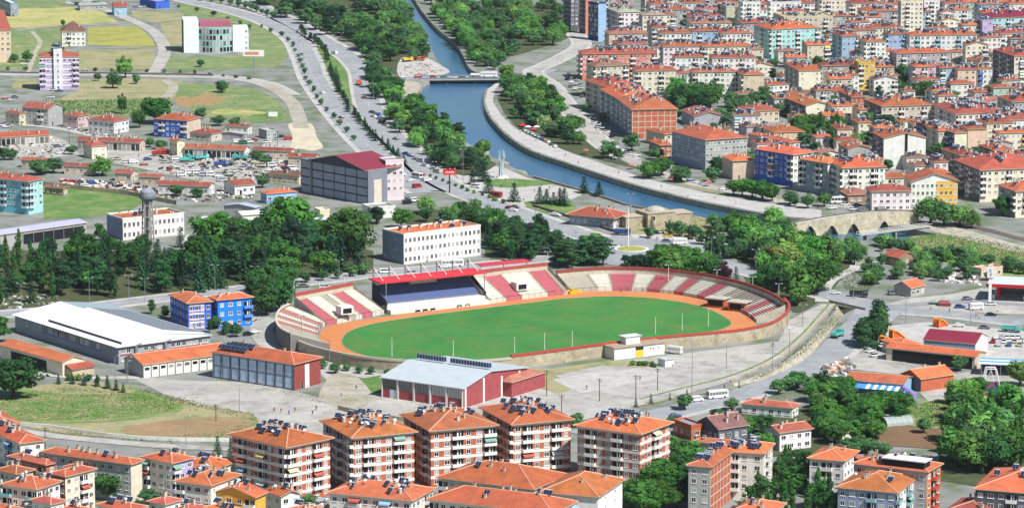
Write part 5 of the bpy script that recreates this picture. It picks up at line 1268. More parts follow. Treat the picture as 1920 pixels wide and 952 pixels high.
# gate building
g, wr, wl = root_at('gate_building', 'white gate building with rooftop hut and yellow door in the stadium wall', 'gatehouse', 1152, 653, 1133, 1246, 31, 4.2)
b = MB(); b.box(0, wr, 0, wl, -.2, 4.2, 'plaster'); obj('wall', b, g, color=srgb('dfdcd4'))
b = MB(); b.box(-.5, wr + .5, -.5, wl + .5, 4.2, 4.5, 'concrete'); obj('roof', b, g, color=srgb('a3917c'))
b = MB(); b.box(wr * .3, wr * .58, wl * .35, wl * .9, 4.5, 7.2, 'plaster'); hu = obj('rooftop_hut', b, g, color=srgb('cfd0cf')); b = MB(); b.box(wr * .27, wr * .61, wl * .3, wl * .95, 7.2, 7.4, 'concrete'); obj('hut_roof', b, hu, color=srgb('c8c8c4'))
b = MB(); b.box(wr * .42, wr * .58, -.04, 0, 0, 2.6, 'paint'); obj('door', b, g, color=srgb('e0b83c')); b = MB(); b.box(wr * .42, wr * .58, -.05, 0, 2.6, 3.8, 'window_glass'); obj('window', b, g)
for k in (.36, .72, .78, .88): obj('window', WIN, g, (wr * k, 0, 2.7), 0, (.7, 1, .7))
g, wr, wl = root_at('kiosk', 'tiny flat roofed white kiosk beside the row of shrubs', 'kiosk', 1247, 675, 1238, 1261, 35, 2.6)
b = MB(); b.box(0, wr, 0, wl, -.1, 2.6, 'plaster'); obj('wall', b, g, color=srgb('d6d6d0')); b = MB(); b.box(-.3, wr + .3, -.3, wl + .3, 2.6, 2.8, 'concrete'); obj('roof', b, g, color=srgb('aab4b0'))
# sports hall
g, wr, wl = root_at('sports_hall', 'large sports hall with brilliant white metal roof', 'sports hall', 222, 650, 28, 394, 36, 6.4)
b = MB(); b.box(0, wr, 0, wl, -.2, 6.4, 'plaster'); obj('wall', b, g, color=srgb('8f959b'))
b = MB(); e = 1.0; H = 2.6; xm = wr * .52
b.poly([(-e, wl + e, 6.3), (-e, -e, 6.3), (xm, -e, 6.3 + H), (xm, wl + e, 6.3 + H)], 'metal_sheet'); b.poly([(wr + e, -e, 6.3), (wr + e, wl + e, 6.3), (xm, wl + e, 6.3 + H), (xm, -e, 6.3 + H)], 'metal_sheet')
b.poly([(-e, -e, 6.3), (wr + e, -e, 6.3), (xm, -e, 6.3 + H)], 'metal_sheet'); b.poly([(wr + e, wl + e, 6.3), (-e, wl + e, 6.3), (xm, wl + e, 6.3 + H)], 'metal_sheet')
b.poly([(-e, -e, 6.3), (-e, wl + e, 6.3), (wr + e, wl + e, 6.3), (wr + e, -e, 6.3)], 'metal_sheet')
ro = obj('roof', b, g, color=srgb('dfe1e0'))
b = MB(); b.poly([(xm, -e, 6.34 + H), (wr + e, -e, 6.34), (wr + e, wl + e, 6.34), (xm, wl + e, 6.34 + H)], 'metal_sheet'); obj('roof_sheet', b, g, color=srgb('98a4a8'))
b = MB(); xa, xb, ya, yb = wr * .06, wr * .95, wl * .02, wl * .72                        # raised upper roof
za = 6.3 + H * (xa + e) / (xm + e) + .9; zr = za + 2.5; xr_ = xa + (xb - xa) * .5
b.poly([(xa, yb, za), (xa, ya, za), (xr_, ya, zr), (xr_, yb, zr)], 'metal_sheet'); b.poly([(xb, ya, za - .4), (xb, yb, za - .4), (xr_, yb, zr), (xr_, ya, zr)], 'steel')
b.poly([(xa, yb, za), (xa, yb, 6), (xa, ya, 6), (xa, ya, za)][::-1], 'dark_steel'); b.poly([(xa, ya, za), (xa, ya, 6), (xb, ya, 6), (xb, ya, za - .4), (xr_, ya, zr)], 'plaster')
b.poly([(xb, yb, za - .4), (xb, yb, 6), (xa, yb, 6), (xa, yb, za), (xr_, yb, zr)], 'plaster'); b.poly([(xb, ya, 6), (xb, yb, 6), (xb, yb, za - .4), (xb, ya, za - .4)], 'plaster')
obj('upper_roof', b, g, color=srgb('e6e8e7'))
for k in range(26):                             # blue glazed band on the long side
    y = wl * .24 + (k + .5) * wl * .58 / 26; obj('pane', PANE, g, (0, wl - y, 4.3), -math.pi / 2, (wl * .58 / 26 * .88, 1, 2.1))
b = MB(); b.box(-.05, -.03, wl * .16, wl * .76, 2.7, 3.1, 'paint'); obj('blue_band', b, g, color=srgb('3f66b8'))
for j, (a, c) in enumerate(((.02, .14), (.26, .48), (.56, .98))):
    m = max(2, int((c - a) * wr / 2.2))
    for k in range(m):
        for z in (1.8, 4.6): obj('window', WIN, g, (wr * a + (k + .5) * wr * (c - a) / m, 0, z), 0, (1.7, 1, 1.5))
    b = MB(); b.box(wr * a, wr * c, -.12, 0, 3.0, 3.5, 'paint'); obj('red_band', b, g, color=srgb('a05a58'))
for k in (.18, .5):
    b = MB(); x = wr * k; b.bar((x, -.6, 0), (x, -.6, 6.6), .55, 'steel', 8); b.bar((x, -.6, 6.4), (x + 2.2, -.6, 6.9), .55, 'steel', 8); obj('duct', b, g)
for x, y in ((.03, .94), (.03, .88), (.03, .8)): obj('window', WIN, g, (0, wl * y, 4.2), -math.pi / 2, (1.6, 1, 1.6))
# orange tiled shed with the open front
r_, wr, wl, h, ro = bld('mid', 117, 679, 0, 158, 40, 1, 'cr', 'o', r='gv', fh=4.6, pit=.32, L='N', R='S', lab='open fronted shed with long orange roof beside the sports hall', nm='open_shed', cat='shed', sol=0, ch=0, door=0)
b = MB(); b.box(-.06, -.03, wl * .25, wl * .82, 0, 4.0, 'dark_void'); obj('bay_shade', b, r_)  # near-black sheet paints the shade of the open front onto the wall
b = MB(); b.poly([(wr * .1, -4.5, 3), (wr + 2, -4.5, 3), (wr + 2, -.2, 4.2), (wr * .1, -.2, 4.2)], 'roof_tile'); b.poly([(wr * .1, -4.5, 2.8), (wr * .1, -.2, 4.0), (wr + 2, -.2, 4.0), (wr + 2, -4.5, 2.8)], 'soffit'); obj('lean_to_roof', b, r_, color=srgb('a9503c'))
b = MB(); b.box(wr * .15, wr + 1.5, -4, -.1, 0, 2.8, 'plaster'); obj('lean_to_wall', b, r_, color=srgb('b5a58c'))
# long low school wing
r_, wr, wl, h, ro = bld('mid', 268, 684, 233, 432, 35, 1, 'gr', 'o', r='gu', fh=4.2, pit=.36, w2='wh', L='N', R='N', lab='long low school workshop with orange roof and white pillars', nm='school_workshop', cat='school', sol=0, ch=2, door=0)
m = 11
for k in range(m):
    x = (k + .5) * wr / m
    b = MB(); b.box(x - wr / m * .5 - .12, x - wr / m * .5 + .12, -.35, -.07, 0, 4.1, 'plaster'); obj('pillar', b, r_, color=srgb('9c8c7c'))
    b = MB(); b.box(x - wr / m * .28, x + wr / m * .28, -.1, -.07, 2.6, 3.6, 'window_glass'); obj('window', b, r_)
# glazed school with brick end
r_, wr, wl, h, ro = bld('mid', 551, 683, 398, 601, 54, 2, 'bg', 'o', fh=4.3, w2='rb', L='N', R='N', lab='two storey glazed school with red brick end wall', nm='school_building', cat='school', sol=0, ch=3, pit=.28)
m = 9
for k in range(m):
    for f in range(2):
        y = wl * .02 + (k + .5) * wl * .96 / m
        b = MB(); b.box(-.08, -.05, y - wl / m * .4, y + wl / m * .4, .6 + f * 4.2, 4.2 + f * 4.1, 'curtain_sky_glass'); pn = obj('window', b, r_)
        b = MB(); b.box(-.14, -.09, y - wl / m * .4, y + wl / m * .4, .6 + f * 4.2, 1.7 + f * 4.2, 'paint'); obj('spandrel', b, pn, color=srgb('b7c6d6'))
    b = MB(); b.box(-.3, -.05, k * wl / m - .12, k * wl / m + .12, 0, 8.6, 'dark_steel'); obj('mullion', b, r_)
b = MB(); b.box(wr * .4, wr * .56, -.12, -.06, 0, 8, 'paint'); obj('white_stripe', b, r_, color=srgb('e4e2de'))
for k in range(12):
    x_, y_ = wr * (.16 if k % 2 else .36), wl * (.62 + .028 * k)
    obj('solar_heater', SOL[2], r_, (x_, y_, h + .45 + roof_z('hip', x_, y_, wr, wl, .7, .28)), -R(88), (1.1, 1.3, .8))
# brick gym with metal roof
g, wr, wl = root_at('gym_building', 'red brick gym with pale metal roof and white pilasters', 'gym', 868, 727, 716, 988, 56, 7.0)
b = MB(); b.box(0, wr, 0, wl, -.2, 7.0, 'brick'); obj('wall', b, g, color=srgb('9a4648'))
H = 3.2; xm = wr * .42; b = MB(); e = .6
for (xa, za, xb, zb) in ((-e, 7.0 - .1, xm, 7 + H), (xm, 7 + H, wr + e, 7.0 + .6)):
    b.poly([(xa, wl + e, za), (xa, -e, za), (xb, -e, zb), (xb, wl + e, zb)], 'metal_sheet'); b.poly([(xa, wl + e, za - .3), (xb, wl + e, zb - .3), (xb, -e, zb - .3), (xa, -e, za - .3)], 'metal_sheet')
    b.poly([(xa, -e, za - .3), (xb, -e, zb - .3), (xb, -e, zb), (xa, -e, za)], 'metal_sheet')
b.poly([(-e, wl + e, 6.6), (-e, -e, 6.6), (-e, -e, 6.9), (-e, wl + e, 6.9)], 'metal_sheet')
obj('roof', b, g, color=srgb('b4bcbe'))
b = MB(); b.poly([(0, -.01, 7), (wr, -.01, 7), (wr, -.01, 7.5), (xm, -.01, 7 + H - .3)], 'brick'); obj('gable_wall', b, g, color=srgb('9a4648'))
for k in range(6):
    y = k * wl / 5; b = MB(); b.box(-.35, 0, max(0, y - .35), min(wl, y + .35), 0, 6.9, 'plaster'); obj('pilaster', b, g, color=srgb('cfcdc8'))
    if k < 5:
        b = MB(); b.box(-.06, -.02, y + .6, y + wl / 5 - .6, 3.2, 6.4, 'window_glass'); obj('window', b, g)
        b = MB()
        for j in range(1, 5): b.box(-.1, -.06, y + .6 + j * (wl / 5 - 1.2) / 5 - .06, y + .6 + j * (wl / 5 - 1.2) / 5 + .06, 3.2, 6.4, 'dark_steel')
        obj('window_bar', b, g)
b = MB(); b.box(-.09, -.02, wl * .82, wl * .9, 0, 3, 'paint'); obj('door', b, g, color=srgb('c9cdd2'))
for k in (0.02, .3, .58, .86):
    x = wr * k; b = MB(); b.box(x, x + .9, -.3, -.02, 0, 6.6 + H * min(1, k / .42) * .8 if k < .5 else 7.2, 'plaster'); obj('pilaster', b, g, color=srgb('d8d6d0'))
b = MB(); b.box(wr * .62, wr + 6, -3.5, wl * .2, -.2, 5.2, 'brick'); an = obj('annex', b, g, color=srgb('9a4648'))
b = MB(); rm, _, _ = roof_mesh('hip', wr * .38 + 6, wl * .2 + 3.5, .5, .3, 'roof_tile'); obj('annex_roof', rm, g, (wr * .62, -3.5, 5.3), color=srgb('b0705c'))
for k in range(26):
    if k in (14, 15): continue
    obj('solar_heater', SOL[2], g, (xm + 2.2, wl * .06 + k * wl * .9 / 26, 7 + H + .2), -R(56), (.8, 1, 1))
# dark grey mill with red roof
g, wr, wl = root_at('grain_mill', 'tall dark grey panelled mill with dark red metal roof', 'mill', 690, 320, 565, 726, 41, 15.5)
b = MB(); b.box(0, wr, 0, wl, -.2, 15.5, 'plaster'); obj('wall', b, g, color=srgb('7c7f88'))
b = MB(); b.box(wr * .3, wr * .7, -.05, -.001, 0, 11, 'plaster'); obj('wall_panel', b, g, color=srgb('cdbfae'))
rm, _, HH = roof_mesh('gu', wr + 9, wl * .86, .8, .21, 'metal_sheet'); obj('roof', rm, g, (-.4, wl * .03, 15.6), color=srgb('83303c'))
b = MB(); b.poly([(0, wl * .9, 15.5), (0, 0, 15.5), (0, wl * .46, 15.5 + wl * .43 * .21)], 'plaster'); obj('gable_wall', b, g, color=srgb('4d4a58'))
nc, nr = 6, 4
b = MB(); b.box(-.015, -.001, 0, wl, 0, 15.4, 'plaster'); obj('wall_panel', b, g, color=srgb('34323c'))
for i in range(nc):
    for j in range(nr):
        b = MB(); y0, y1, z0, z1 = i * wl / nc + .3, (i + 1) * wl / nc - .3, j * 15.3 / nr + .3, (j + 1) * 15.3 / nr - .3
        b.box(-.12, -.002, y0, y1, z0, z1, 'plaster'); obj('panel', b, g, color=srgb('a0a4b0'))
for i in range(nc + 1):
    b = MB(); b.box(-.2, 0, max(0, i * wl / nc - .22), min(wl, i * wl / nc + .22), 0, 15.5, 'dark_steel'); obj('column', b, g)
b = MB(); b.box(-.4, -.2, wl * .84, wl * .87, 0, 16.5, 'steel'); obj('downpipe', b, g)
bld('mid', 723, 303, 708, 757, 22, 5, 'pw', 'c', r='flat', L='N', R='W', fh=3.5, lab='pale pink stair tower of the dark mill', nm='stair_tower', cat='tower', w3='dg', sol=0, d=9)
# glass fronted office on the fields
g, wr, wl = root_at('glass_office', 'white modern office with curved green glass front in the fields', 'office', 372, 52, 368, 436, 8, 15)
wl = 20
b = MB(); b.box(-9, 0, -2, wl, -.2, 19.5, 'plaster'); obj('stair_tower', b, g, color=srgb('dde6e6')); b = MB(); b.box(-9.06, -9.0, 0, wl, 0, 19, 'plaster'); obj('wall_panel', b, g, color=srgb('58667e'))
b = MB(); m = 10
arc = [(wr * i / m, -4.5 * math.sin(math.pi * i / m)) for i in range(m + 1)]
b.prism([(0, wl), ] + arc + [(wr, wl)], -.2, 15, 'plaster'); obj('wall', b, g, color=srgb('86b3ac'))
for i in range(m):
    (xa, ya), (xb, yb) = arc[i], arc[i + 1]; an = math.atan2(yb - ya, xb - xa); ln = math.hypot(xb - xa, yb - ya)
    for f in range(4): obj('pane', PANE, g, ((xa + xb) / 2, (ya + yb) / 2, 1.8 + f * 3.6), an, (ln * .85, 1, 2.6))
b = MB(); b.box(-.5, wr + .5, 0, wl, 15, 15.4, 'concrete'); b.box(1, wr - 1, 3, wl - 2, 15.4, 18.2, 'metal_sheet'); obj('roof', b, g, color=srgb('a0606a'))
b = MB(); b.box(wr, wr + 9.5, -1, wl * .8, -.2, 14.5, 'plaster'); obj('side_wing', b, g, color=srgb('dfe8e8'))
for f in range(4): obj('window', WIN, g, (wr + 8.2, -1, 2.2 + f * 3.4), 0, (1.3, 1, 1.3))
# ================================================================== single structures
q = P(278, 470); g = thing('water_tower', 'tall concrete water tower with round tank above the park trees', 'water tower', q)
s_ = pxm(q); HT = (470 - 374) / s_
for k in range(6):
    b = MB(); a = k * math.pi / 3; b.bar((2.6 * math.cos(a), 2.6 * math.sin(a), 0), (1.9 * math.cos(a), 1.9 * math.sin(a), HT), .32, 'concrete', 6)
    obj('leg', b, g, color=srgb('99968e'))
for z in (.22, .45, .68, .9):
    b = MB(); r_ = 2.6 - .7 * z
    for k in range(6):
        a, c = k * math.pi / 3, (k + 1) * math.pi / 3; b.bar((r_ * math.cos(a), r_ * math.sin(a), HT * z), (r_ * math.cos(c), r_ * math.sin(c), HT * z), .22, 'concrete', 4)
    obj('ring_beam', b, g, color=srgb('99968e'))
b = MB(); b.lathe([(.9, 0), (.9, HT)], 'concrete', 8); obj('shaft', b, g, color=srgb('a8a69e'))
b = MB(); b.lathe([(1.8, HT - .5), (3.0, HT + .8), (3.05, HT + 3.6), (2.6, HT + 4.4), (.3, HT + 4.9)], 'concrete', 16); obj('tank', b, g, color=srgb('8a929a'))
b = MB(); b.lathe([(3.2, HT + .9), (3.35, HT + .9), (3.35, HT + 1.9), (3.25, HT + 1.9)], 'concrete', 16); obj('gallery', b, g, color=srgb('6a7076'))
# billboard
q = P(843, 362); s_ = pxm(q); g = thing('billboard', 'red rounded sign with white lettering on a tall dark pole', 'sign', q, R(14))
zc = (362 - 322) / s_
b = MB(); b.bar((0, 0, 0), (0, 0, zc - 1), .35, 'dark_steel', 8); obj('pole', b, g)
b = MB(); ww, hh = 3.0, 1.35; out = []
for cx, cz, a0 in ((ww - .7, hh - .7, 0), (-ww + .7, hh - .7, 90), (-ww + .7, -hh + .7, 180), (ww - .7, -hh + .7, 270)):
    for k in range(4):
        a = R(a0 + k * 30); out.append((cx + .7 * math.cos(a), cz + .7 * math.sin(a)))
for i in range(len(out)):
    a, c = out[i], out[(i + 1) % len(out)]; b.poly([(a[0], -.3, zc + a[1]), (a[0], .3, zc + a[1]), (c[0], .3, zc + c[1]), (c[0], -.3, zc + c[1])], 'paint')
b.poly([(x, -.3, zc + z) for x, z in out], 'paint'); b.poly([(x, .3, zc + z) for x, z in out[::-1]], 'paint'); obj('sign_board', b, g, color=srgb('c8242a'))
def lettering(txt, size, parent, loc, rot, mat):
    cu = bpy.data.curves.new('lettering', 'FONT'); cu.body = txt; cu.size = size; cu.align_x = 'CENTER'; cu.align_y = 'CENTER'; cu.extrude = .04; cu.resolution_u = 2
    o = bpy.data.objects.new('lettering', cu); COL.objects.link(o)
    bpy.context.view_layer.update()
    me = bpy.data.meshes.new_from_object(o.evaluated_get(bpy.context.evaluated_depsgraph_get()))
    bpy.data.objects.remove(o); me.materials.clear(); me.materials.append(MATS[mat])
    return obj('lettering', me, parent, loc, rot)
lettering('virana', 1.75, g, (0, -.34, zc), (math.pi / 2, 0, 0), 'white_frame')
for k in (-2.2, 0, 2.2):
    b = MB(); b.box(k - .25, k + .25, -.9, -.6, zc + 1.5, zc + 1.8, 'tank_white'); b.bar((k, -.75, zc + 1.6), (k, 0, zc + 1.3), .05, 'steel', 4); obj('spot_lamp', b, g)
# monument
q = P(940, 334); g = thing('monument', 'tall white sculpted monument of joined ribbed fins on the plaza', 'monument', q)
b = MB(); b.lathe([(3.4, 0), (3.4, .5), (2.4, .5), (2.4, 1.1), (1.6, 1.1)], 'concrete', 12); obj('pedestal', b, g, color=srgb('e0ddd6'))
for k in range(6):
    a = k * math.pi / 3; b = MB(); p0 = Vector((.9 * math.cos(a), .9 * math.sin(a), 1)); p1 = Vector((.7 * math.cos(a), .7 * math.sin(a), 7.5)); p2 = Vector((1.7 * math.cos(a), 1.7 * math.sin(a), 10.5)); p3 = Vector((1.1 * math.cos(a), 1.1 * math.sin(a), 13.2))
    b.bar(p0, p1, .38, 'paint', 6, .3); b.bar(p1, p2, .3, 'paint', 6, .26); b.bar(p2, p3, .26, 'paint', 6, .12); obj('fin', b, g, color=srgb('aab6c0'))
# domed bath house
q = P(1240, 423); g = thing('bath_house', 'old stone bath house with low dome by the river', 'bath house', q, R(24))
b = MB(); b.box(-8, 5, -3, 9, -.2, 6, 'stone_wall'); obj('wall', b, g)
b = MB(); b.box(-8.3, 5.3, -3.3, 9.3, 6, 6.35, 'stone_wall'); obj('cornice', b, g)
b = MB(); b.lathe([(4.4, 6.3), (4.1, 7.0), (3.2, 7.7), (1.7, 8.2), (.1, 8.4)], 'concrete', 16, (-1.5, 3, 0)); obj('dome', b, g, color=srgb('a8a294'))
b = MB(); b.box(5, 14, -2, 8, -.2, 5, 'stone_wall'); obj('side_wing', b, g); b = MB(); b.box(-17, -8, 0, 8, -.2, 4.6, 'stone_wall'); obj('side_wing', b, g)
for q_ in ((4.8, 14.3, -2.3, 8.3, 5, 5.3), (-17.3, -8.2, -.3, 8.3, 4.6, 4.9)):
    b = MB(); b.box(*q_, 'concrete'); obj('wing_roof', b, g, color=srgb('b3a690'))
for x in (-5, 1.5): obj('window', PANE, g, (x, -3, 4), 0, (1, 1, 1.6))
# roundabout island
q = P(1184, 468); g = thing('roundabout_island', 'round planted traffic island with white kerb', 'traffic island', q)
b = MB(); b.lathe([(7.2, 0), (7.2, .45), (6.6, .5), (6.5, .4)], 'marking', 28); obj('kerb_ring', b, g)
b = MB(); b.lathe([(6.5, .3), (5, .75), (2, 1.0), (.2, 1.05)], 'yellow_green', 24); obj('planting', b, g)
mast(1178, 466, 18, 'tall lamp mast on the roundabout', 'lamp_mast', 'lamp mast', r=.22, head=True)
# road bridge over the river
a_, c_ = P(786, 150), P(945, 149); L = (c_ - a_).length; an = math.atan2((c_ - a_).y, (c_ - a_).x)
g = thing('road_bridge', 'low flat road bridge crossing the river', 'bridge', a_, an)
b = MB(); b.box(0, L, -.5, 13, -.4, .25, 'concrete'); obj('deck', b, g, color=srgb('a9aaa8')); b = MB(); b.box(0, L, 0, 12.5, .25, .262, 'asphalt'); obj('roadway', b, g)
b = MB(); b.box(0, L, .9, 12, -2.0, -.4, 'concrete'); obj('girder', b, g, color=srgb('3a4146'))  # dark tone paints in the shade under the deck
for x in (L * .33, L * .66):
    b = MB(); b.box(x - .6, x + .6, 1, 11.5, -3.4, -2.0, 'concrete'); obj('pier', b, g, color=srgb('8d8f8c'))
for y in (-.4, 12.7):
    b = MB(); b.box(0, L, y, y + .2, .25, 1.15, 'steel'); obj('railing', b, g)
# old stone bridge
a_ = P(1476, 446, -2.6); an = R(13); c_ = P(1722, 430, -2.6)
L = (c_ - a_).length; an = math.atan2((c_ - a_).y, (c_ - a_).x)
g = thing('stone_bridge', 'old cream stone bridge with pointed arches', 'bridge', (a_.x, a_.y, WATER_Z), an)
arches = []
s_ = pxm(a_)
for fx, hw, hh in ((.17, 3.6, 5.0), (.335, 3.4, 4.6), (.5, 3.5, 4.8), (.735, 3.5, 5.0)): arches.append((fx * L, hw, hh))
NS = 120; W_ = 6.0
top = lambda x: 4.0 + 4.6 * math.sin(math.pi * min(1, max(0, .08 + .62 * x / L))) ** 1.1
def under(x):
    for c, hw, hh in arches:
        u = abs(x - c) / hw
        if u < 1: return hh * (1 - u ** 1.7)
    return 0.0
b, bt, bi = MB(), MB(), MB()
for i in range(NS):
    x0, x1 = L * i / NS, L * (i + 1) / NS
    b.poly([(x0, 0, under(x0) - .3), (x1, 0, under(x1) - .3), (x1, 0, top(x1)), (x0, 0, top(x0))], 'old_stone'); b.poly([(x1, W_, under(x1) - .3), (x0, W_, under(x0) - .3), (x0, W_, top(x0)), (x1, W_, top(x1))], 'old_stone')
    if under(x0) or under(x1): bi.poly([(x0, W_, under(x0) - .3), (x1, W_, under(x1) - .3), (x1, 0, under(x1) - .3), (x0, 0, under(x0) - .3)], 'stone_wall')
    bt.poly([(x0, .4, top(x0) - .5), (x1, .4, top(x1) - .5), (x1, W_ - .4, top(x1) - .5), (x0, W_ - .4, top(x0) - .5)], 'paving')
    for y in (-.06, W_ - .4):
        bt.poly([(x0, y, top(x0)), (x1, y, top(x1)), (x1, y + .46, top(x1)), (x0, y + .46, top(x0))], 'old_stone'); bt.poly([(x1, y + .46, top(x1)), (x1, y + .46, top(x1) - .5), (x0, y + .46, top(x0) - .5), (x0, y + .46, top(x0))], 'old_stone')
for x_ in (0, L): b.poly([(x_, 0, -.3), (x_, W_, -.3), (x_, W_, top(x_)), (x_, 0, top(x_))], 'old_stone')
obj('spandrel_wall', b, g); obj('deck', bt, g); obj('vault', bi, g)
for c, hw, hh in arches:
    b = MB(); pr = [(c + u * hw, hh * (1 - abs(u) ** 1.7)) for u in [k / 8 for k in range(-8, 9)]]
    for (xa, za), (xb, zb) in zip(pr, pr[1:]): b.bar((xa, -.05, za - .3), (xb, -.05, zb - .3), .28, 'old_stone', 5)
    obj('arch_ring', b, g)
# foot bridge
a_, c_ = P(1614, 441, .8), P(1748, 424, .8); L = (c_ - a_).length; an = math.atan2((c_ - a_).y, (c_ - a_).x)
g = thing('foot_bridge', 'slim pale footbridge in front of the stone bridge', 'bridge', (a_.x, a_.y, 0), an)
b = MB(); b.box(0, L, 0, 3, .5, .9, 'concrete'); obj('deck', b, g, color=srgb('a9a59c'))
for y in (0, 2.9):
    b = MB(); b.box(0, L, y, y + .1, 1.85, 1.95, 'white_frame')
    for k in range(int(L / 1.5)): b.box(k * 1.5, k * 1.5 + .1, y, y + .1, .9, 1.85, 'white_frame')
    obj('railing', b, g)
for k in (.1, .5, .9):
    b = MB(); b.box(L * k - .4, L * k + .4, .3, 2.7, -3, .5, 'concrete'); obj('pier', b, g, color=srgb('8d8a84'))
a_, c_ = P(1604, 498), P(1660, 496); L = (c_ - a_).length; an = math.atan2((c_ - a_).y, (c_ - a_).x)
g = thing('fence', 'short white railing across the garden stream', 'fence', a_, an)
for k in range(int(L / 2) + 1):
    b = MB(); b.box(k * 2, k * 2 + .15, 0, .15, 0, 1.3, 'white_frame'); obj('post', b, g)
for z in (.5, 1.1):
    b = MB(); b.box(0, L, .02, .12, z, z + .14, 'white_frame'); obj('rail', b, g)
# creek culvert
a_, c_ = P(1556, 568), P(1618, 582); L = (c_ - a_).length; an = math.atan2((c_ - a_).y, (c_ - a_).x)
g = thing('culvert_bridge', 'short flat road culvert with dark opening over the dry creek', 'bridge', a_, an)
b = MB(); b.box(-1, L + 1, .5, 12, -.7, .2, 'concrete'); obj('deck', b, g, color=srgb('98968f')); b = MB(); b.box(-1, L + 1, .3, .6, .2, 1.1, 'concrete'); obj('parapet', b, g, color=srgb('8e8c88'))
b = MB(); b.box(0, 1.2, .5, 12, -3, -.7, 'stone_wall'); b.box(L - 1.2, L, .5, 12, -3, -.7, 'stone_wall'); obj('abutment', b, g); b = MB(); b.box(1.2, L - 1.2, 11, 11.2, -3, -.7, 'dark_void'); obj('tunnel_end', b, g)
# huts by the stream
bld('quay', 1708, 541, 1690, 1734, 48, 1, 'gr', 'o', r='gu', fh=3, pit=.5, d=8, lab='stone hut with orange roof beside the main road', sol=0, ch=0, nm='hut', cat='hut', L='N')
bld('quay', 1686, 484, 1658, 1716, 40, 1, 'br', 'r', r='gv', fh=3, pit=.4, lab='dark wooden garden house beside the white railing', sol=0, ch=0, nm='hut', cat='hut')
bld('quay', 1840, 506, 1800, 1880, 30, 1, 'pe', 't', r='flat', fh=2.6, d=6, lab='low orange garden wall house behind the filling station', sol=0, ch=0)
# filling station
g, wr, wl = root_at('filling_station', 'filling station canopy with red fascia and white roof', 'filling station', 1850, 535, 1846, 1990, 6, 6.2)
wl = 18; g.rotation_euler = (0, 0, R(-14))
b = MB(); b.box(0, wr, 0, wl, 6.2, 6.9, 'paint'); ro = obj('roof', b, g, color=srgb('c2c8c6'))
b = MB(); b.box(-.2, wr + .2, -.2, 0, 5.7, 6.95, 'paint'); b.box(-.2, 0, 0, wl, 5.7, 6.95, 'paint'); obj('fascia', b, g, color=srgb('b3202c'))
for x in (4, 16, 28):
    for y in (4, 13):
        b = MB(); b.box(x - .5, x + .5, y - .4, y + .4, 0, 6.2, 'paint'); obj('column', b, g, color=srgb('b52a30'))
        b = MB(); b.box(x - 2.2, x - 1.2, y - .4, y + .4, .15, 2.1, 'paint'); obj('fuel_pump', b, g, color=srgb('d8d8d8'))
b = MB(); b.box(2, wr, wl - 3, wl + 6, 0, 5, 'plaster'); b.box(2.4, wr, wl - 3.05, wl - 3, .5, 4, 'window_glass'); obj('shop', b, g, color=srgb('8c98b0'))
q = P(1856, 566); s_ = pxm(q); g = thing('price_sign', 'tall white pylon sign in front of the filling station', 'sign', q, R(-10))
b = MB(); b.box(-.55, .55, -.3, .3, 0, 9.5, 'paint'); obj('pylon', b, g, color=srgb('e4e2e0')); b = MB(); b.box(-1.2, 1.2, -.4, .4, 9.5, 13.6, 'paint'); obj('sign_board', b, g, color=srgb('dfe0e0')); b = MB(); b.box(-1.25, 1.25, -.45, .45, 9.2, 9.5, 'paint'); obj('red_stripe', b, g, color=srgb('c03030'))
b = MB(); b.box(-.2, .5, -.43, -.4, 10.2, 11.4, 'paint'); b.box(-.4, .3, -.43, -.4, 11.7, 12.9, 'paint'); obj('emblem', b, g, color=srgb('8a94a8'))
# depot with red metal roof and its tiled canopies
bld('quay', 1829, 645, 1732, 1852, 66, 1, 'bg', 'm', r='gv', fh=4.6, pit=.34, w2='wh', R='N', L='S', lab='blue grey depot with dark red metal roof', sol=0, ch=0, nm='depot', cat='depot', ov=.3, door=0)
r_, wr, wl, h, ro = bld('quay', 1828, 669, 1662, 1842, 60, 1, 'be', 'o', r='gv', w=10, fh=4.2, pit=.2, L='N', R='N', lab='long orange tiled canopy along the depot yard', sol=0, ch=0, nm='canopy_shed', cat='shed', door=0)
b = MB(); b.box(-.08, -.03, wl * .03, wl * .93, 0, 4.1, 'dark_void'); obj('bay_shade', b, r_)  # shade under the canopy, painted as a dark sheet on its wall
bld('quay', 1690, 648, 1655, 1725, 30, 1, 'be', 'o', fh=3.6, pit=.2, lab='short tiled roof joining the depot canopy', sol=0, ch=0, nm='canopy_shed', cat='shed')
r_, wr, wl, h, ro = bld('quay', 1693, 720, 1587, 1712, 68, 1, 'lb', 'o', r='gv', fh=3.8, pit=.22, L='N', R='N', lab='orange tiled stall row with blue and white awnings', sol=0, ch=0, nm='stall_row', cat='stall row', door=0)
for k in range(14):
    y = wl * .04 + k * wl * .9 / 14; b = MB(); b.poly([(-.2, y, 3.4), (-.2, y + wl * .9 / 14 * .96, 3.4), (-3.6, y + wl * .9 / 14 * .96, 2.5), (-3.6, y, 2.5)], 'paint'); b.poly([(-.2, y, 3.3), (-3.6, y, 2.4), (-3.6, y + wl * .9 / 14 * .96, 2.4), (-.2, y + wl * .9 / 14 * .96, 3.3)], 'paint')
    obj('awning', b, r_, color=srgb('4f8fc8' if k % 2 or k > 9 else 'dfe4e6'))
bld('quay', 1727, 711, 1690, 1788, 34, 1, 'bk', 'o', r='gu', fh=4, pit=.42, L='N', R='N', lab='orange brick barn with matching gabled roof in the fairground', sol=0, ch=2, w3='dg', nm='barn', cat='barn', door=0)
g, wr, wl = root_at('market_canopy', 'long flat canopy striped blue and white behind the swing ride', 'canopy', 1835, 682, 1831, 1940, 5, 4.2)
g.rotation_euler = (0, 0, R(-12))
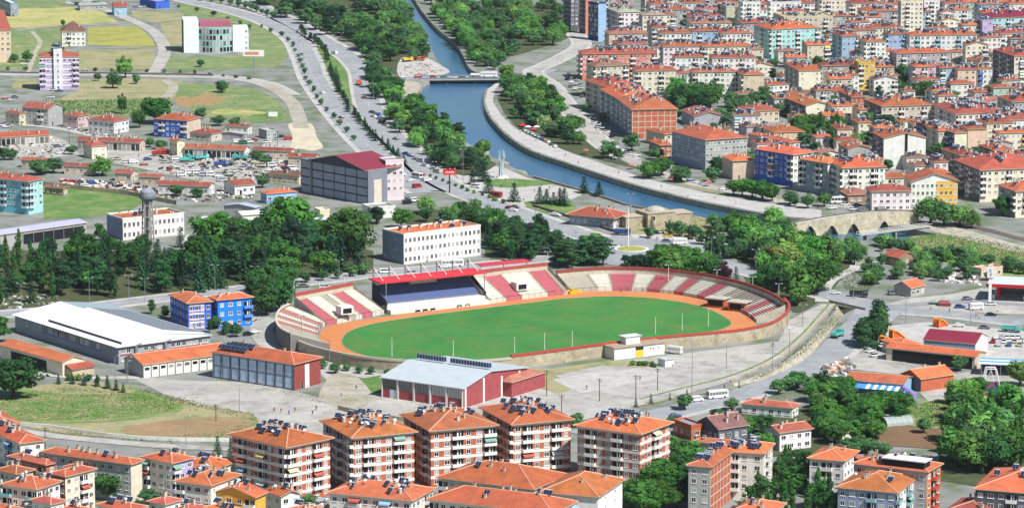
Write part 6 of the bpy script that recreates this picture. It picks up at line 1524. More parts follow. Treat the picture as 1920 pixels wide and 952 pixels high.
for k in range(4):
    b = MB(); b.box(0, wr, k * 2.5, k * 2.5 + 2.48, 4.2, 4.5, 'metal_sheet'); obj('roof_strip', b, g, color=srgb('4f9fd0' if k % 2 else 'dfe6ea'))
for k in range(6):
    b = MB(); b.bar((1 + k * wr / 6, .5, 0), (1 + k * wr / 6, .5, 4.2), .12, 'steel', 5); obj('post', b, g)
b = MB(); b.box(0, wr, 9, 9.3, 0, 4.2, 'plaster'); obj('back_wall', b, g, color=srgb('5a5f78'))
# fairground rides
q = P(1857, 735); g = thing('swing_ride', 'white and blue pirate ship swing ride frame in the fairground', 'fairground ride', q)
for y in (-1.6, 1.6):
    b = MB(); b.bar((-3.4, y, 0), (-1.6, y, 8.4), .22, 'white_frame', 6); b.bar((3.4, y, 0), (1.6, y, 8.4), .22, 'white_frame', 6); b.bar((-1.6, y, 8.4), (1.6, y, 8.4), .2, 'white_frame', 6); obj('frame', b, g)
b = MB(); b.bar((0, -1.6, 8.2), (0, 1.6, 8.2), .25, 'steel', 6); b.bar((0, 0, 8.2), (-1.2, 0, 3.2), .1, 'white_frame', 5); b.bar((0, 0, 8.2), (1.2, 0, 3.2), .1, 'white_frame', 5); obj('swing_arm', b, g)
b = MB()
hull = [(-2.6, 3.6), (-2.1, 2.0), (-.9, 1.5), (.9, 1.5), (2.1, 2.0), (2.6, 3.6)]
b.poly([(x, -.8, z) for x, z in hull], 'paint'); b.poly([(x, .8, z) for x, z in hull[::-1]], 'paint')
for (xa, za), (xb, zb) in zip(hull, hull[1:]): b.poly([(xa, -.8, za), (xa, .8, za), (xb, .8, zb), (xb, -.8, zb)], 'paint')
obj('gondola', b, g, color=srgb('7a4a66'))
b = MB(); b.box(-4, 4, -2.4, 2.4, 0, 1.1, 'paint'); obj('platform', b, g, color=srgb('2f6fc0'))
q = P(1702, 752); g = thing('plane_ride', 'purple and blue toy plane ride tilted beside the stalls', 'fairground ride', q, R(150))
b = MB(); b.bar((0, 0, 0), (0, 0, 2.2), .3, 'paint', 8); obj('stand', b, g, color=srgb('b04848'))
b = MB(); prof = [(.1, -3.4), (.5, -2.6), (.9, -1), (.95, .6), (.6, 2.2), (.1, 3.2)]
ax = Vector((.85, 0, .5)).normalized(); u = ax.orthogonal().normalized(); w_ = ax.cross(u); cc = Vector((0, 0, 3.4)); rings = []
for r0, l0 in prof: rings.append([cc + ax * l0 + (u * math.cos(k * math.pi / 4) + w_ * math.sin(k * math.pi / 4)) * r0 for k in range(8)])
for ra, rb in zip(rings, rings[1:]):
    for k in range(8): b.poly([ra[k], ra[(k + 1) % 8], rb[(k + 1) % 8], rb[k]], 'paint')
obj('fuselage', b, g, color=srgb('8a5ab0')); b = MB(); b.obox(cc, Vector((.6, 0, .35)), Vector((0, 3.2, 0)), Vector((-.04, 0, .06)), 'paint'); obj('wing', b, g, color=srgb('4a90d0')); b = MB(); b.obox(cc - ax * 3, Vector((.35, 0, .2)), Vector((0, 1.1, 0)), Vector((-.03, 0, .05)), 'paint'); obj('tail', b, g, color=srgb('4a90d0'))
def slide(x, y, rz, label, hexc):
    q = P(x, y); g = thing('inflatable_slide', label, 'inflatable slide', q, rz, scale=(.62, .62, .62)); c = srgb(hexc)
    b = MB(); pr = [(-4, 0), (4.2, 0), (3.6, .8), (-1, 4.2), (-3.6, 5), (-4.2, 3)]
    b.poly([(x_, -2.2, z) for x_, z in pr], 'paint'); b.poly([(x_, 2.2, z) for x_, z in pr[::-1]], 'paint')
    for (xa, za), (xb, zb) in zip(pr[1:], pr[2:] + pr[:1]): b.poly([(xa, -2.2, za), (xa, 2.2, za), (xb, 2.2, zb), (xb, -2.2, zb)][::-1], 'paint')
    obj('body', b, g, color=c)
    for y_ in (-2.4, 2.4):
        b = MB(); b.bar((4, y_, .8), (-1, y_, 4.6), .5, 'paint', 8); b.bar((-1, y_, 4.6), (-3.8, y_, 5.4), .5, 'paint', 8); b.bar((-3.8, y_, 0), (-3.8, y_, 5.4), .5, 'paint', 8); obj('side_tube', b, g, color=srgb('e08a2c'))
slide(1682, 634, R(20), 'big orange inflatable slide beside the depot yard', 'cf5a30'); slide(1664, 646, R(30), 'orange inflatable castle slide at the yard corner', 'c8562e'); slide(1764, 612, R(40), 'single orange inflatable slide behind the red metal roof', 'd05c34')
# greenhouse
q = P(1680, 794); g = thing('greenhouse', 'pale rounded plastic greenhouse in the gardens', 'greenhouse', q, R(25)); b = MB(); L = 10; arc = [(3 * math.cos(R(k * 22.5)), 2.6 * math.sin(R(k * 22.5))) for k in range(9)]
for (ya, za), (yb, zb) in zip(arc, arc[1:]): b.poly([(-L / 2, ya, za), (L / 2, ya, za), (L / 2, yb, zb), (-L / 2, yb, zb)], 'paint')
b.poly([(-L / 2, y, z) for y, z in arc[::-1]], 'paint'); b.poly([(L / 2, y, z) for y, z in arc], 'paint'); obj('cover', b, g, color=srgb('959e9a'))
for k in range(6):
    x = -L / 2 + k * L / 5; b = MB()
    for (ya, za), (yb, zb) in zip(arc, arc[1:]): b.bar((x, ya, za + .02), (x, yb, zb + .02), .07, 'steel', 4)
    obj('hoop', b, g)
# low walls
def lowwall(name, pts, h, w_, mat, label, color=None, k=5):
    path = smooth(px(pts), k); o_ = path[len(path) // 2]; g = thing(name, label, 'wall', o_); b = MB(); kerb([p - o_ for p in path], w_, 0, h, mat, b); obj('wall_face', b, g, color=color)
lowwall('garden_wall', [(40, 797), (90, 802), (160, 812), (230, 821), (330, 826), (430, 827)], 1.2, .4, 'plaster', 'long low white wall below the ploughed plot', srgb('d8d4ca'))
lowwall('garden_wall', [(80, 348), (160, 357), (240, 366), (290, 376), (330, 384)], 2.0, .4, 'stone_wall', 'grey stone wall between scrap heap and green field')
lowwall('hedge_wall', [(0, 137.5), (70, 138.5), (150, 138.5), (230, 140), (330, 141.5), (400, 143)], 1.0, .6, 'rail_dark', 'dark low wall along the country road')
lowwall('yard_wall', [(634, 768), (700, 782), (800, 796)], 1.6, .4, 'stone_wall', 'stone wall between school yard and gym')
lowwall('river_parapet', [(1000, 333.5), (1042, 345), (1086, 357.5), (1135, 372.5), (1174, 385.5), (1214, 394.5)], 1.0, .5, 'stone_wall', 'low stone parapet along the river plaza')
lowwall('planter_wall', [(1000, 387), (1060, 405), (1110, 421), (1150, 434)], 1.0, 1.2, 'rail_dark', 'dark planter wall along the boulevard by the restaurant')
lowwall('creek_kerb', [(1564, 571), (1534, 606), (1503, 639), (1457, 675), (1370, 715)], .5, .6, 'stone_wall', 'stone kerb along the dry creek')
lowwall('garden_wall', [(1840, 742), (1870, 745), (1898, 748)], 1.6, .4, 'stone_wall', 'short stone wall beside the swing ride')
# ================================================================== trees
TR = random.Random(11)
def cards(b, c, rad, n, size, rng, flat=0.0, droop=0.0):
    for _ in range(n):
        while True:
            d = Vector((rng.uniform(-1, 1), rng.uniform(-1, 1), rng.uniform(-1, 1)))
            if .1 < d.length < 1: break
        d.normalize(); rr = rng.uniform(.72, 1.05)
        p = c + Vector((d.x * rad.x, d.y * rad.y, d.z * rad.z)) * rr
        nn = (d + Vector((rng.uniform(-.5, .5), rng.uniform(-.5, .5), rng.uniform(-.2, .7)))).normalized()
        u = nn.orthogonal().normalized(); a = rng.uniform(0, 6.28); w_ = nn.cross(u)
        u, w_ = u * math.cos(a) + w_ * math.sin(a), w_ * math.cos(a) - u * math.sin(a)
        s1, s2 = size * rng.uniform(.6, 1.3), size * rng.uniform(.5, 1.0)
        b.poly([p - u * s1, p - w_ * s2 * .8, p + u * s1 + nn * .1, p + w_ * s2], 'leaves')
def crown(kind, seed):
    rng = random.Random(seed * 31 + len(kind)); b = MB()
    if kind == 'broadleaf':
        n = 24
        for k in range(n):
            while True:
                d = Vector((rng.uniform(-1, 1), rng.uniform(-1, 1), rng.uniform(-1, 1)))
                if .35 < d.length < 1: break
            d = d * rng.uniform(.85, 1.12)
            c = Vector((d.x * 3.0, d.y * 3.0, 5.3 + d.z * 3.4)); r = rng.uniform(.75, 1.7) * (1 - .25 * max(0, d.z))
            cards(b, c, Vector((r, r, r * .82)), 95, .3, rng)
        cards(b, Vector((0, 0, 5.0)), Vector((2.5, 2.5, 2.9)), 190, .7, rng)
    elif kind == 'willow':
        for k in range(22):
            a, q = rng.uniform(0, 6.28), math.sqrt(rng.random()) * 3.3
            c = Vector((q * math.cos(a), q * math.sin(a), 6.6 - q * q * .22 + rng.uniform(-2.2, .8))); r = rng.uniform(.8, 1.3)
            cards(b, c, Vector((r, r, r * 1.5)), 90, .28, rng)
        cards(b, Vector((0, 0, 4.8)), Vector((2.6, 2.6, 2.8)), 160, .7, rng)
    elif kind == 'conifer':
        for t in range(15):
            z = 1.0 + t * .8; r = 3.1 * (1 - t / 15.5) + .12; m = max(4, int(9 * (1 - t / 17)))
            ph = rng.uniform(0, 6.28)
            for k in range(m):
                a = ph + k * 6.28 / m + rng.uniform(-.2, .2)
                for j in range(15):
                    f = rng.uniform(.15, 1.08); p = Vector((math.cos(a) * r * f + rng.uniform(-.25, .25), math.sin(a) * r * f + rng.uniform(-.25, .25), z - f * r * .22 + rng.uniform(-.2, .25)))
                    o_ = Vector((math.cos(a), math.sin(a), -.25)); sd_ = Vector((-math.sin(a), math.cos(a), rng.uniform(-.3, .3)))
                    s_ = rng.uniform(.3, .6); b.poly([p - o_ * s_, p - sd_ * s_ * .6, p + o_ * s_, p + sd_ * s_ * .6], 'leaves')
    elif kind == 'pine':
        for k in range(26):
            z = rng.uniform(2.2, 9.6); q = (2.9 * (1 - abs(z - 4.6) / 6.2)) * math.sqrt(rng.uniform(.15, 1)); a = rng.uniform(0, 6.28)
            cards(b, Vector((q * math.cos(a), q * math.sin(a), z)), Vector((1.25, 1.25, .55)), 80, .27, rng)
        cards(b, Vector((0, 0, 5.2)), Vector((1.5, 1.5, 3.4)), 160, .55, rng)
    elif kind == 'poplar':
        for k in range(26):
            z = 1.5 + k * .47; r = 1.35 * math.sin(math.pi * min(1, (k + 2.5) / 28)) ** .6; a = rng.uniform(0, 6.28)
            cards(b, Vector((.5 * r * math.cos(a), .5 * r * math.sin(a), z)), Vector((r * .8, r * .8, .9)), 52, .34, rng)
    elif kind == 'shrub':
        for k in range(8):
            a, q = rng.uniform(0, 6.28), rng.uniform(0, .6)
            cards(b, Vector((q * math.cos(a), q * math.sin(a), .75 + rng.uniform(-.2, .35))), Vector((.5, .5, .5)), 40, .2, rng)
    return b.mesh('crown')
def trunk(kind, seed):
    rng = random.Random(seed + 99); b = MB()
    if kind in ('broadleaf', 'willow'):
        b.bar((0, 0, -.1), (.1, .05, 3.2), .32, 'bark', 7, .22)
        for k in range(5):
            a = k * 1.26 + rng.uniform(-.3, .3); b.bar((.1, .05, 2.6 + .2 * k), (1.7 * math.cos(a), 1.7 * math.sin(a), 5.2 + rng.uniform(-.4, .8)), .16, 'bark', 5, .05)
        b.bar((.1, .05, 3.2), (0, 0, 7), .2, 'bark', 6, .05)
    elif kind in ('conifer', 'pine', 'poplar'):
        b.bar((0, 0, -.1), (0, 0, 9.5), .26, 'bark', 6, .06)
        for k in range(4): b.bar((0, 0, 3 + k), (1.0 * math.cos(k * 2), 1.0 * math.sin(k * 2), 3.5 + k), .07, 'bark', 4, .02)
    else:
        for k in range(3): b.bar((0, 0, -.05), (.3 * math.cos(k * 2.1), .3 * math.sin(k * 2.1), .8), .05, 'bark', 4, .02)
    return b.mesh('trunk')
KINDS = {'broadleaf': (7, 9.2), 'willow': (4, 8.2), 'conifer': (4, 13.0), 'pine': (4, 10.2), 'poplar': (3, 14.2), 'shrub': (3, 1.6)}
PROTO = {k: [(crown(k, s), trunk(k, s)) for s in range(n)] for k, (n, _) in KINDS.items()}
LEAF = {'broadleaf': ['44702f', '527c38', '37622f', '628a44', '2f5830'], 'willow': ['5f8a4a', '6b9650', '547c48'], 'conifer': ['2c543e', '264b3c', '356044'], 'pine': ['2d5036', '345a38', '264632'],
        'poplar': ['3a6430', '456f36'], 'shrub': ['4a7034', '3d622e', '5a7a3a']}
LEAFW = {'44702f': 'green', '527c38': 'bright', '37622f': 'dark', '628a44': 'light green', '2f5830': 'bluish', '5f8a4a': 'soft green', '6b9650': 'pale green', '547c48': 'grey green', '2c543e': 'bluish', '264b3c': 'dark', '356044': 'green',
         '2d5036': 'dark', '345a38': 'green', '264632': 'blackish', '3a6430': 'green', '456f36': 'light green', '4a7034': 'green', '3d622e': 'dark', '5a7a3a': 'light green'}
TNAME = {'broadleaf': ('broadleaf_tree', 'tree', 'tree'), 'willow': ('willow_tree', 'willow', 'tree'), 'conifer': ('conifer_tree', 'spruce', 'tree'), 'pine': ('pine_tree', 'pine', 'tree'), 'poplar': ('poplar_tree', 'poplar', 'tree'), 'shrub': ('shrub', 'bush', 'shrub')}
COUNT = {}
TREES = []
def tree(kind, x, y, h, place, frm, group, wide=1.0, hexc=None, label=None):
    q = P(x, y); s = h / KINDS[kind][1]
    if occupied(q.x, q.y, 1.0) and not label: return
    hx = hexc or TR.choice(LEAF[kind])
    nm, word, cat = TNAME[kind]
    if not label:
        ref = {'shrub': 2, 'conifer': 9}.get(kind, 10)
        size = 'tall ' if h > 1.15 * ref else 'small ' if h < .75 * ref else ''
        label = f"{size}{LEAFW.get(hx, 'green')} {word} {place}"
    wz = s * wide * TR.uniform(.9, 1.12) * {'broadleaf': 1.16, 'pine': 1.12}.get(kind, 1)
    c = [v * TR.uniform(.85, 1.15) * m_ for v, m_ in zip(srgb(hx)[:3], (.9, .96, .84))] + [1]
    TREES.append((h * pxm(q), kind, q, s, wz, TR.uniform(.9, 1.1), TR.uniform(0, 6.28), c, TR.randrange(len(PROTO[kind])), label, group, frm, x))
def plant():
    import numpy as np
    V, F, VT, FT = [], [], [], []; nv = nt_ = 0
    for kind in KINDS:
        its = sorted((t for t in TREES if t[1] == kind), key=lambda t: -t[0])
        COUNT[kind] = len(its); nm, word, cat = TNAME[kind]
        for t in its[:300]:
            _, _, q, s, wz, wy, rz, c, pi, label, group, frm, x = t
            cr, tk = PROTO[kind][pi]
            o = thing(nm, label, cat, (q.x, q.y, 0), rz, group=group, frm=frm, key=x)
            if kind != 'shrub' or s > 1.4: obj('trunk', tk, o, scale=(wz, wz, s))
            obj('crown', cr, o, scale=(wz, wz * wy, s), color=c)
        for t in its[300:]:
            _, _, q, s, wz, wy, rz, c, pi, *_r = t
            for me, VV, FF, tr_ in ((PROTO[kind][pi][0], V, F, 0), (PROTO[kind][pi][1], VT, FT, 1)):
                n = len(me.vertices); co = np.empty(n * 3, np.float32); me.vertices.foreach_get('co', co); co = co.reshape(-1, 3) * np.array([wz, wz * wy, s], np.float32)
                ca, sa = math.cos(rz), math.sin(rz)
                co = np.stack([co[:, 0] * ca - co[:, 1] * sa + q.x, co[:, 0] * sa + co[:, 1] * ca + q.y, co[:, 2]], 1); VV.append(co)
                if not tr_:
                    li = np.empty(len(me.loops), np.int32); me.loops.foreach_get('vertex_index', li); F.append(li.reshape(-1, 4) + nv); nv += n
                else:
                    for p in me.polygons: FT.append([i + nt_ for i in p.vertices])
                    nt_ += n
    if V:
        def big(name, vv, ff, quads, mat):
            vv = np.concatenate(vv); me = bpy.data.meshes.new(name)
            if quads:
                ff = np.concatenate(ff); me.vertices.add(len(vv)); me.vertices.foreach_set('co', vv.ravel()); me.loops.add(ff.size); me.loops.foreach_set('vertex_index', ff.ravel())
                me.polygons.add(len(ff)); me.polygons.foreach_set('loop_start', np.arange(0, ff.size, 4, dtype=np.int32)); me.update(calc_edges=True)
            else: me.from_pydata(vv.tolist(), [], ff); me.update()
            me.materials.append(MATS[mat]); return me
        w_ = obj('woodland', big('woodland', V, F, True, 'wood_leaves')); w_['kind'] = 'stuff'; w_['label'] = 'far leafy trees of the upper riverside and town seen as one mass'; w_['category'] = 'woodland'
        tk = obj('trunks', big('trunks', VT, FT, False, 'bark'), w_); tk['kind'] = 'stuff'
def inside(x, y, poly):
    r = False; j = len(poly) - 1
    for i in range(len(poly)):
        (xi, yi), (xj, yj) = poly[i], poly[j]
        if (yi > y) != (yj > y) and x < (xj - xi) * (y - yi) / (yj - yi) + xi: r = not r
        j = i
    return r
def grove(poly, n, kinds, hs, place, frm, group, wide=1.0, gap=.26, cols=None):
    xs, ys = [p[0] for p in poly], [p[1] for p in poly]; pts = []; k = 0; tries = 0
    while k < n and tries < n * 40:
        tries += 1
        x, y = TR.uniform(min(xs), max(xs)), TR.uniform(min(ys), max(ys))
        if not inside(x, y, poly): continue
        h = TR.uniform(*hs); w_ = P(x, y)
        if any((w_ - p).length < gap * (h + g) / 2 for p, g in pts): continue
        pts.append((w_, h)); k += 1
        kd = TR.choice(kinds); tree(kd, x, y, h * (1.12 if kd == 'poplar' else 1), place, frm, group, wide, TR.choice(cols) if cols and kd in ('broadleaf',) else None)
def row(pts, n, kind, hs, place, frm, group, jit=2.0, wide=1.0):
    path = smooth(px(pts), 5); L = [0]
    for a, c in zip(path, path[1:]): L.append(L[-1] + (c - a).length)
    for k in range(n):
        d = L[-1] * (k + .5) / n; i = max(j for j in range(len(L)) if L[j] <= d); i = min(i, len(path) - 2)
        p = path[i].lerp(path[i + 1], (d - L[i]) / max(1e-6, L[i + 1] - L[i])); x, y = proj(p)
        tree(kind, x + TR.uniform(-jit, jit), y + TR.uniform(-jit, jit) * .3, TR.uniform(*hs), place, frm, group, wide)
B1, C1, PI1, W1, PO = 'broadleaf', 'conifer', 'pine', 'willow', 'poplar'
DK = ['2f5830', '37622f', '44702f']
grove([(-20, 500), (120, 492), (230, 490), (340, 500), (350, 545), (200, 562), (-20, 575)], 54, [B1, PI1, C1, C1, PO], (8, 16), 'in the park by the sports hall', 'the tiled shed', 'park trees behind the sports hall', cols=DK)
grove([(345, 480), (440, 468), (560, 462), (700, 478), (705, 508), (600, 522), (470, 540), (350, 556)], 58, [B1, B1, PI1, C1, C1, PO], (9, 19), 'in the dense park', 'the sports hall', 'dense park trees', cols=DK)
grove([(355, 440), (560, 440), (560, 470), (355, 480)], 9, [B1, PI1, C1], (11, 17), 'at the back of the dense park', 'the water tower', 'trees at the back of the park', cols=DK)
for x, y, h in ((550, 462, 24), (600, 480, 17), (655, 488, 23), (515, 470, 20), (420, 480, 18)): tree(B1, x, y, h, 'standing highest in the dense park', 'the sports hall', 'highest park trees', hexc='44702f')
grove([(60, 470), (190, 466), (340, 462), (340, 488), (60, 490)], 10, [B1, PI1, C1], (7, 9.5), 'by the open shed', 'the tiled shed', 'trees by the open shed', cols=DK)
tree(B1, 752, 428, 9.5, '', None, None, 1.3, label='round bushy tree beside the white office roof')
grove([(780, 400), (900, 400), (960, 420), (960, 440), (905, 440), (780, 418)], 24, [B1, B1, W1], (6, 9), 'in the thicket behind the white office', 'the dark mill', 'thicket behind the office')
grove([(905, 448), (1000, 440), (1055, 462), (1060, 486), (930, 494), (905, 480)], 26, [PI1, PI1, C1, B1], (9, 13), 'in the office garden', 'the white office', 'office garden trees', cols=DK)
grove([(1065, 490), (1135, 488), (1138, 502), (1040, 504)], 7, [PI1], (10, 13), 'behind the terrace', 'the office garden', 'pines behind the terrace', 1.2)
grove([(1155, 508), (1225, 504), (1225, 514), (1155, 514)], 5, [PI1], (7, 9), 'below the roundabout', 'the main stand', 'pines below the roundabout', 1.2)
grove([(1235, 512), (1330, 515), (1340, 526), (1240, 522)], 8, [B1], (10, 14), 'behind the curved terrace', 'the roundabout', 'leafy trees behind the curved terrace', 1.1, cols=['527c38', '44702f'])
tree(B1, 1356, 530, 8.5, '', None, None, .9, '4a2b3c', 'dark purple leaved plum tree behind the curved terrace'); tree(C1, 1380, 535, 8, '', None, None, 1, None, 'lone spruce next to the purple leaved tree')
grove([(1400, 520), (1430, 480), (1500, 470), (1560, 480), (1570, 520), (1520, 570), (1480, 578), (1430, 560)], 26, [B1, B1, W1], (8, 15), 'at the stadium bend', 'the stadium', 'big trees at the stadium bend', 1.15, cols=['527c38', '44702f', '37622f'])
grove([(1395, 470), (1450, 440), (1480, 440), (1500, 470), (1430, 486)], 9, [B1, W1], (8, 12), 'near the stone bridge', 'the stadium', 'trees near the stone bridge', 1.15)
for x, y in ((1455, 505), (1490, 512), (1472, 498)): tree(B1, x, y, 11, 'with pale blossom clusters by the creek lane', 'the stadium', 'pale blossoming trees', 1.1, '8a9a5a')
grove([(1485, 462), (1560, 466), (1612, 470), (1640, 476), (1620, 494), (1560, 502), (1510, 492)], 34, [W1, W1, B1], (4.2, 6.8), 'below the stone bridge', 'the stadium', 'willow thicket', 1.2)
grove([(1630, 455), (1700, 452), (1720, 470), (1650, 482)], 10, [W1, B1], (4, 6), 'beside the dark wooden garden house', 'the stone bridge', 'garden house willows', 1.2)
for x, y, h, w_ in ((1745, 420, 12, 1.3), (1770, 424, 11, 1.2), (1800, 424, 9.5, 1.4), (1822, 428, 8, 1.2)): tree(W1, x, y, h, 'at the far bridge end', 'the stone bridge', 'willows at the bridge end', w_)
grove([(1715, 488), (1800, 480), (1860, 496), (1920, 500), (1920, 524), (1800, 530), (1740, 535), (1710, 510)], 36, [B1, W1], (4, 7), 'behind the filling station', 'the stone hut', 'garden trees behind the filling station', 1.2)
grove([(1630, 490), (1690, 498), (1680, 545), (1620, 540), (1610, 510)], 14, [W1, B1], (3.5, 6), 'beside the stream near the stone hut', 'the creek', 'streamside trees near the hut', 1.1)
grove([(1290, 462), (1340, 455), (1400, 470), (1410, 492), (1330, 484)], 10, [C1, PI1, B1], (5, 8), 'by the taxi rank', 'the roundabout', 'small park trees')
grove([(1190, 430), (1290, 432), (1330, 450), (1300, 452), (1190, 446)], 9, [B1, C1], (4, 7), 'in front of the domed bath house', 'the restaurant', 'bath house trees', cols=DK)
grove([(1320, 425), (1390, 432), (1440, 440), (1400, 452), (1330, 445)], 10, [B1, W1], (5, 8), 'on the bank by the bath house', 'the bath house', 'bank trees')
for x, y, h in ((916, 362, 8), (885, 346, 7), (964, 378, 9), (1012, 382, 8), (1025, 382, 7), (1038, 384, 6), (1050, 384, 8), (1058, 386, 8.5), (1095, 362, 8), (1123, 368, 7), (897, 330, 9), (908, 340, 9)):
    tree(C1, x, y, h, 'on the riverside plaza', 'the red sign', 'plaza spruces', 1.55)
grove([(740, 190), (790, 205), (840, 250), (905, 290), (930, 312), (880, 325), (820, 312), (760, 262), (725, 225)], 66, [B1, B1, W1, PI1, C1], (6, 12), 'between boulevard and river', 'the boulevard', 'trees between boulevard and river', 1.15)
grove([(700, 120), (740, 140), (745, 180), (735, 195), (700, 190), (690, 150)], 16, [B1], (8, 11), 'at the bridge approach', 'the boulevard', 'bridge approach trees', 1.1, cols=DK)
grove([(470, 4), (560, 2), (640, 30), (700, 40), (760, 70), (800, 100), (800, 112), (745, 118), (690, 112), (640, 78), (560, 44), (500, 22)], 105, [B1, B1, W1, PI1], (6, 13), 'in the upper riverside wood', 'the boulevard', 'riverside wood', 1.2, cols=['44702f', '37622f', '2f5830', '527c38'])
grove([(640, -12), (720, -10), (764, 40), (792, 92), (770, 95), (730, 40), (660, 10)], 50, [W1, B1], (9, 12), 'leaning over the upper river', 'the boulevard', 'trees over the upper river', 1.2)
grove([(840, 40), (880, 20), (960, 14), (1060, 16), (1082, 50), (1050, 84), (985, 96), (915, 122), (880, 118), (862, 80)], 92, [B1, B1, W1, PO], (6.5, 12), 'in the wood across the upper river', 'the river', 'wood across the river', 1.2)
grove([(800, 5), (870, 15), (870, 55), (836, 42)], 16, [W1, B1], (8, 11), 'on the far bank of the upper river', 'the river', 'far bank trees', 1.2)
grove([(950, 152), (990, 152), (1020, 175), (1070, 240), (1105, 278), (1080, 282), (1010, 250), (968, 226), (950, 195)], 44, [B1, B1, W1, PI1], (6.5, 12), 'in the promenade grove', 'the river', 'promenade grove', 1.15)
tree(W1, 1018, 240, 7, '', None, None, 1.2, 'a9b088', 'pale blossoming tree at the edge of the promenade grove')
row([(618, 130), (640, 175), (668, 225), (712, 268), (760, 308)], 44, C1, (4, 6.5), 'in the boulevard median row', 'the fields', 'boulevard median trees', 5, 1.5)
row([(560, 60), (600, 92), (618, 122)], 9, PI1, (5, 7), 'at the upper end of the boulevard median', 'the fields', 'upper median trees')
row([(480, 48), (538, 76), (558, 106), (574, 150), (606, 200), (640, 240), (672, 270)], 20, B1, (2.5, 4), 'along the field side of the boulevard', 'the fields', 'young boulevard trees')
row([(320, 12), (420, 36), (480, 60)], 6, B1, (2.5, 4), 'beside the far boulevard bend', 'the fields', 'young bend trees')
row([(350, -2), (440, 12), (520, 36)], 12, B1, (4, 7), 'along the far boulevard', 'the fields', 'far boulevard trees')
row([(0, 132), (140, 134), (330, 137), (480, 150)], 16, 'shrub', (1.8, 2.6), 'along the country road', 'the fields', 'country road bushes')
row([(800, 330), (860, 352), (950, 384)], 12, 'shrub', (1.6, 2.4), 'in the lower boulevard median', 'the mill', 'lower median bushes')
for x, y, h, w_ in ((235, 146, 13, 1), (212, 166, 10, 1), (290, 232, 15, 1.1), (262, 240, 10, .9), (228, 214, 11, .6), (415, 174, 7, 1.2), (255, 158, 6, 1), (184, 152, 5, 1), (50, 116, 7, 1.1), (28, 118, 6, 1), (376, 224, 7, 1.2), (376, 126, 5, 1.2), (118, 50, 5, .9),
                    (192, 330, 9.5, 1.3), (100, 325, 8, 1.2), (76, 328, 8, 1.3), (22, 300, 6, 1.2), (8, 300, 7, 1.2), (248, 338, 5, 1.4), (330, 368, 6, 1.4), (492, 352, 7, 1.1), (300, 280, 5, 1.4), (280, 276, 5, 1.3), (460, 262, 6, 1), (440, 240, 6, 1.3), (410, 236, 6, 1.4), (480, 300, 5, 1.4), (135, 290, 5, 1.4), (370, 370, 5, 1.4), (500, 310, 5, 1.5), (188, 452, 8, .8), (115, 214, 5, 1.3)):
    tree(B1, x, y, h, 'among the fields and workshops', 'the boulevard', 'scattered valley trees', w_)
grove([(1385, 432), (1450, 425), (1475, 440), (1450, 470), (1395, 465)], 16, [B1, W1, C1], (7, 11), 'above the big stadium trees', 'the bath house', 'trees above the stadium bend', 1.15)
grove([(1225, 505), (1290, 500), (1345, 512), (1350, 526), (1240, 524)], 10, [B1, PI1], (8, 12), 'in the belt behind the terrace', 'the roundabout', 'belt behind the terrace', 1.15)
grove([(1040, 470), (1110, 484), (1140, 496), (1060, 498)], 9, [PI1, B1, C1], (8, 12), 'between garden and roundabout', 'the white office', 'trees by the roundabout', 1.1)
grove([(1290, 445), (1400, 462), (1420, 496), (1400, 500), (1300, 470)], 16, [C1, B1, PI1], (5, 8), 'around the small park', 'the roundabout', 'small park belt', 1.1)
grove([(640, 420), (720, 405), (720, 425), (660, 440)], 6, [B1], (6, 9), 'below the white annex', 'the mill', 'annex trees', 1.2)
row([(560, 532), (640, 522), (700, 514)], 5, B1, (4, 5.5), 'on the kerb behind the terrace', 'the school', 'kerb trees')
for x, y, h in ((1185, 60, 7), (1230, 50, 6), (1330, 70, 6), (1420, 96, 7), (1545, 96, 7), (1600, 100, 7), (1662, 90, 7), (1790, 112, 7), (1850, 118, 7), (1240, 118, 6), (1330, 122, 6), (1400, 150, 7), (1470, 160, 7), (1760, 140, 7), (1900, 180, 7), (1820, 190, 7), (1600, 168, 8), (1690, 120, 7), (1560, 108, 7), (1450, 130, 7), (1380, 180, 8), (1290, 172, 8), (1510, 100, 7), (1735, 105, 6), (1880, 120, 7), (1640, 110, 7), (1205, 190, 6), (1780, 320, 6), (1800, 340, 6), (1530, 290, 7), (1665, 320, 6), (1430, 282, 6)):
    tree(B1, x, y, h, 'squeezed between town blocks', 'the river', 'trees between town blocks', 1.3)
row([(812, 26), (850, 60), (874, 84), (886, 106), (900, 122)], 16, W1, (7, 9), 'along the upper bank', 'the river', 'upper bank willows', 5, 1.25)
row([(735, 26), (768, 62), (788, 94)], 12, W1, (6, 8), 'on the inner river bend', 'the river', 'inner bend willows', 4, 1.25)
grove([(890, 118), (935, 108), (940, 132), (905, 134)], 7, [W1, B1], (6, 9), 'above the bridge end', 'the river', 'bridge end trees', 1.2)
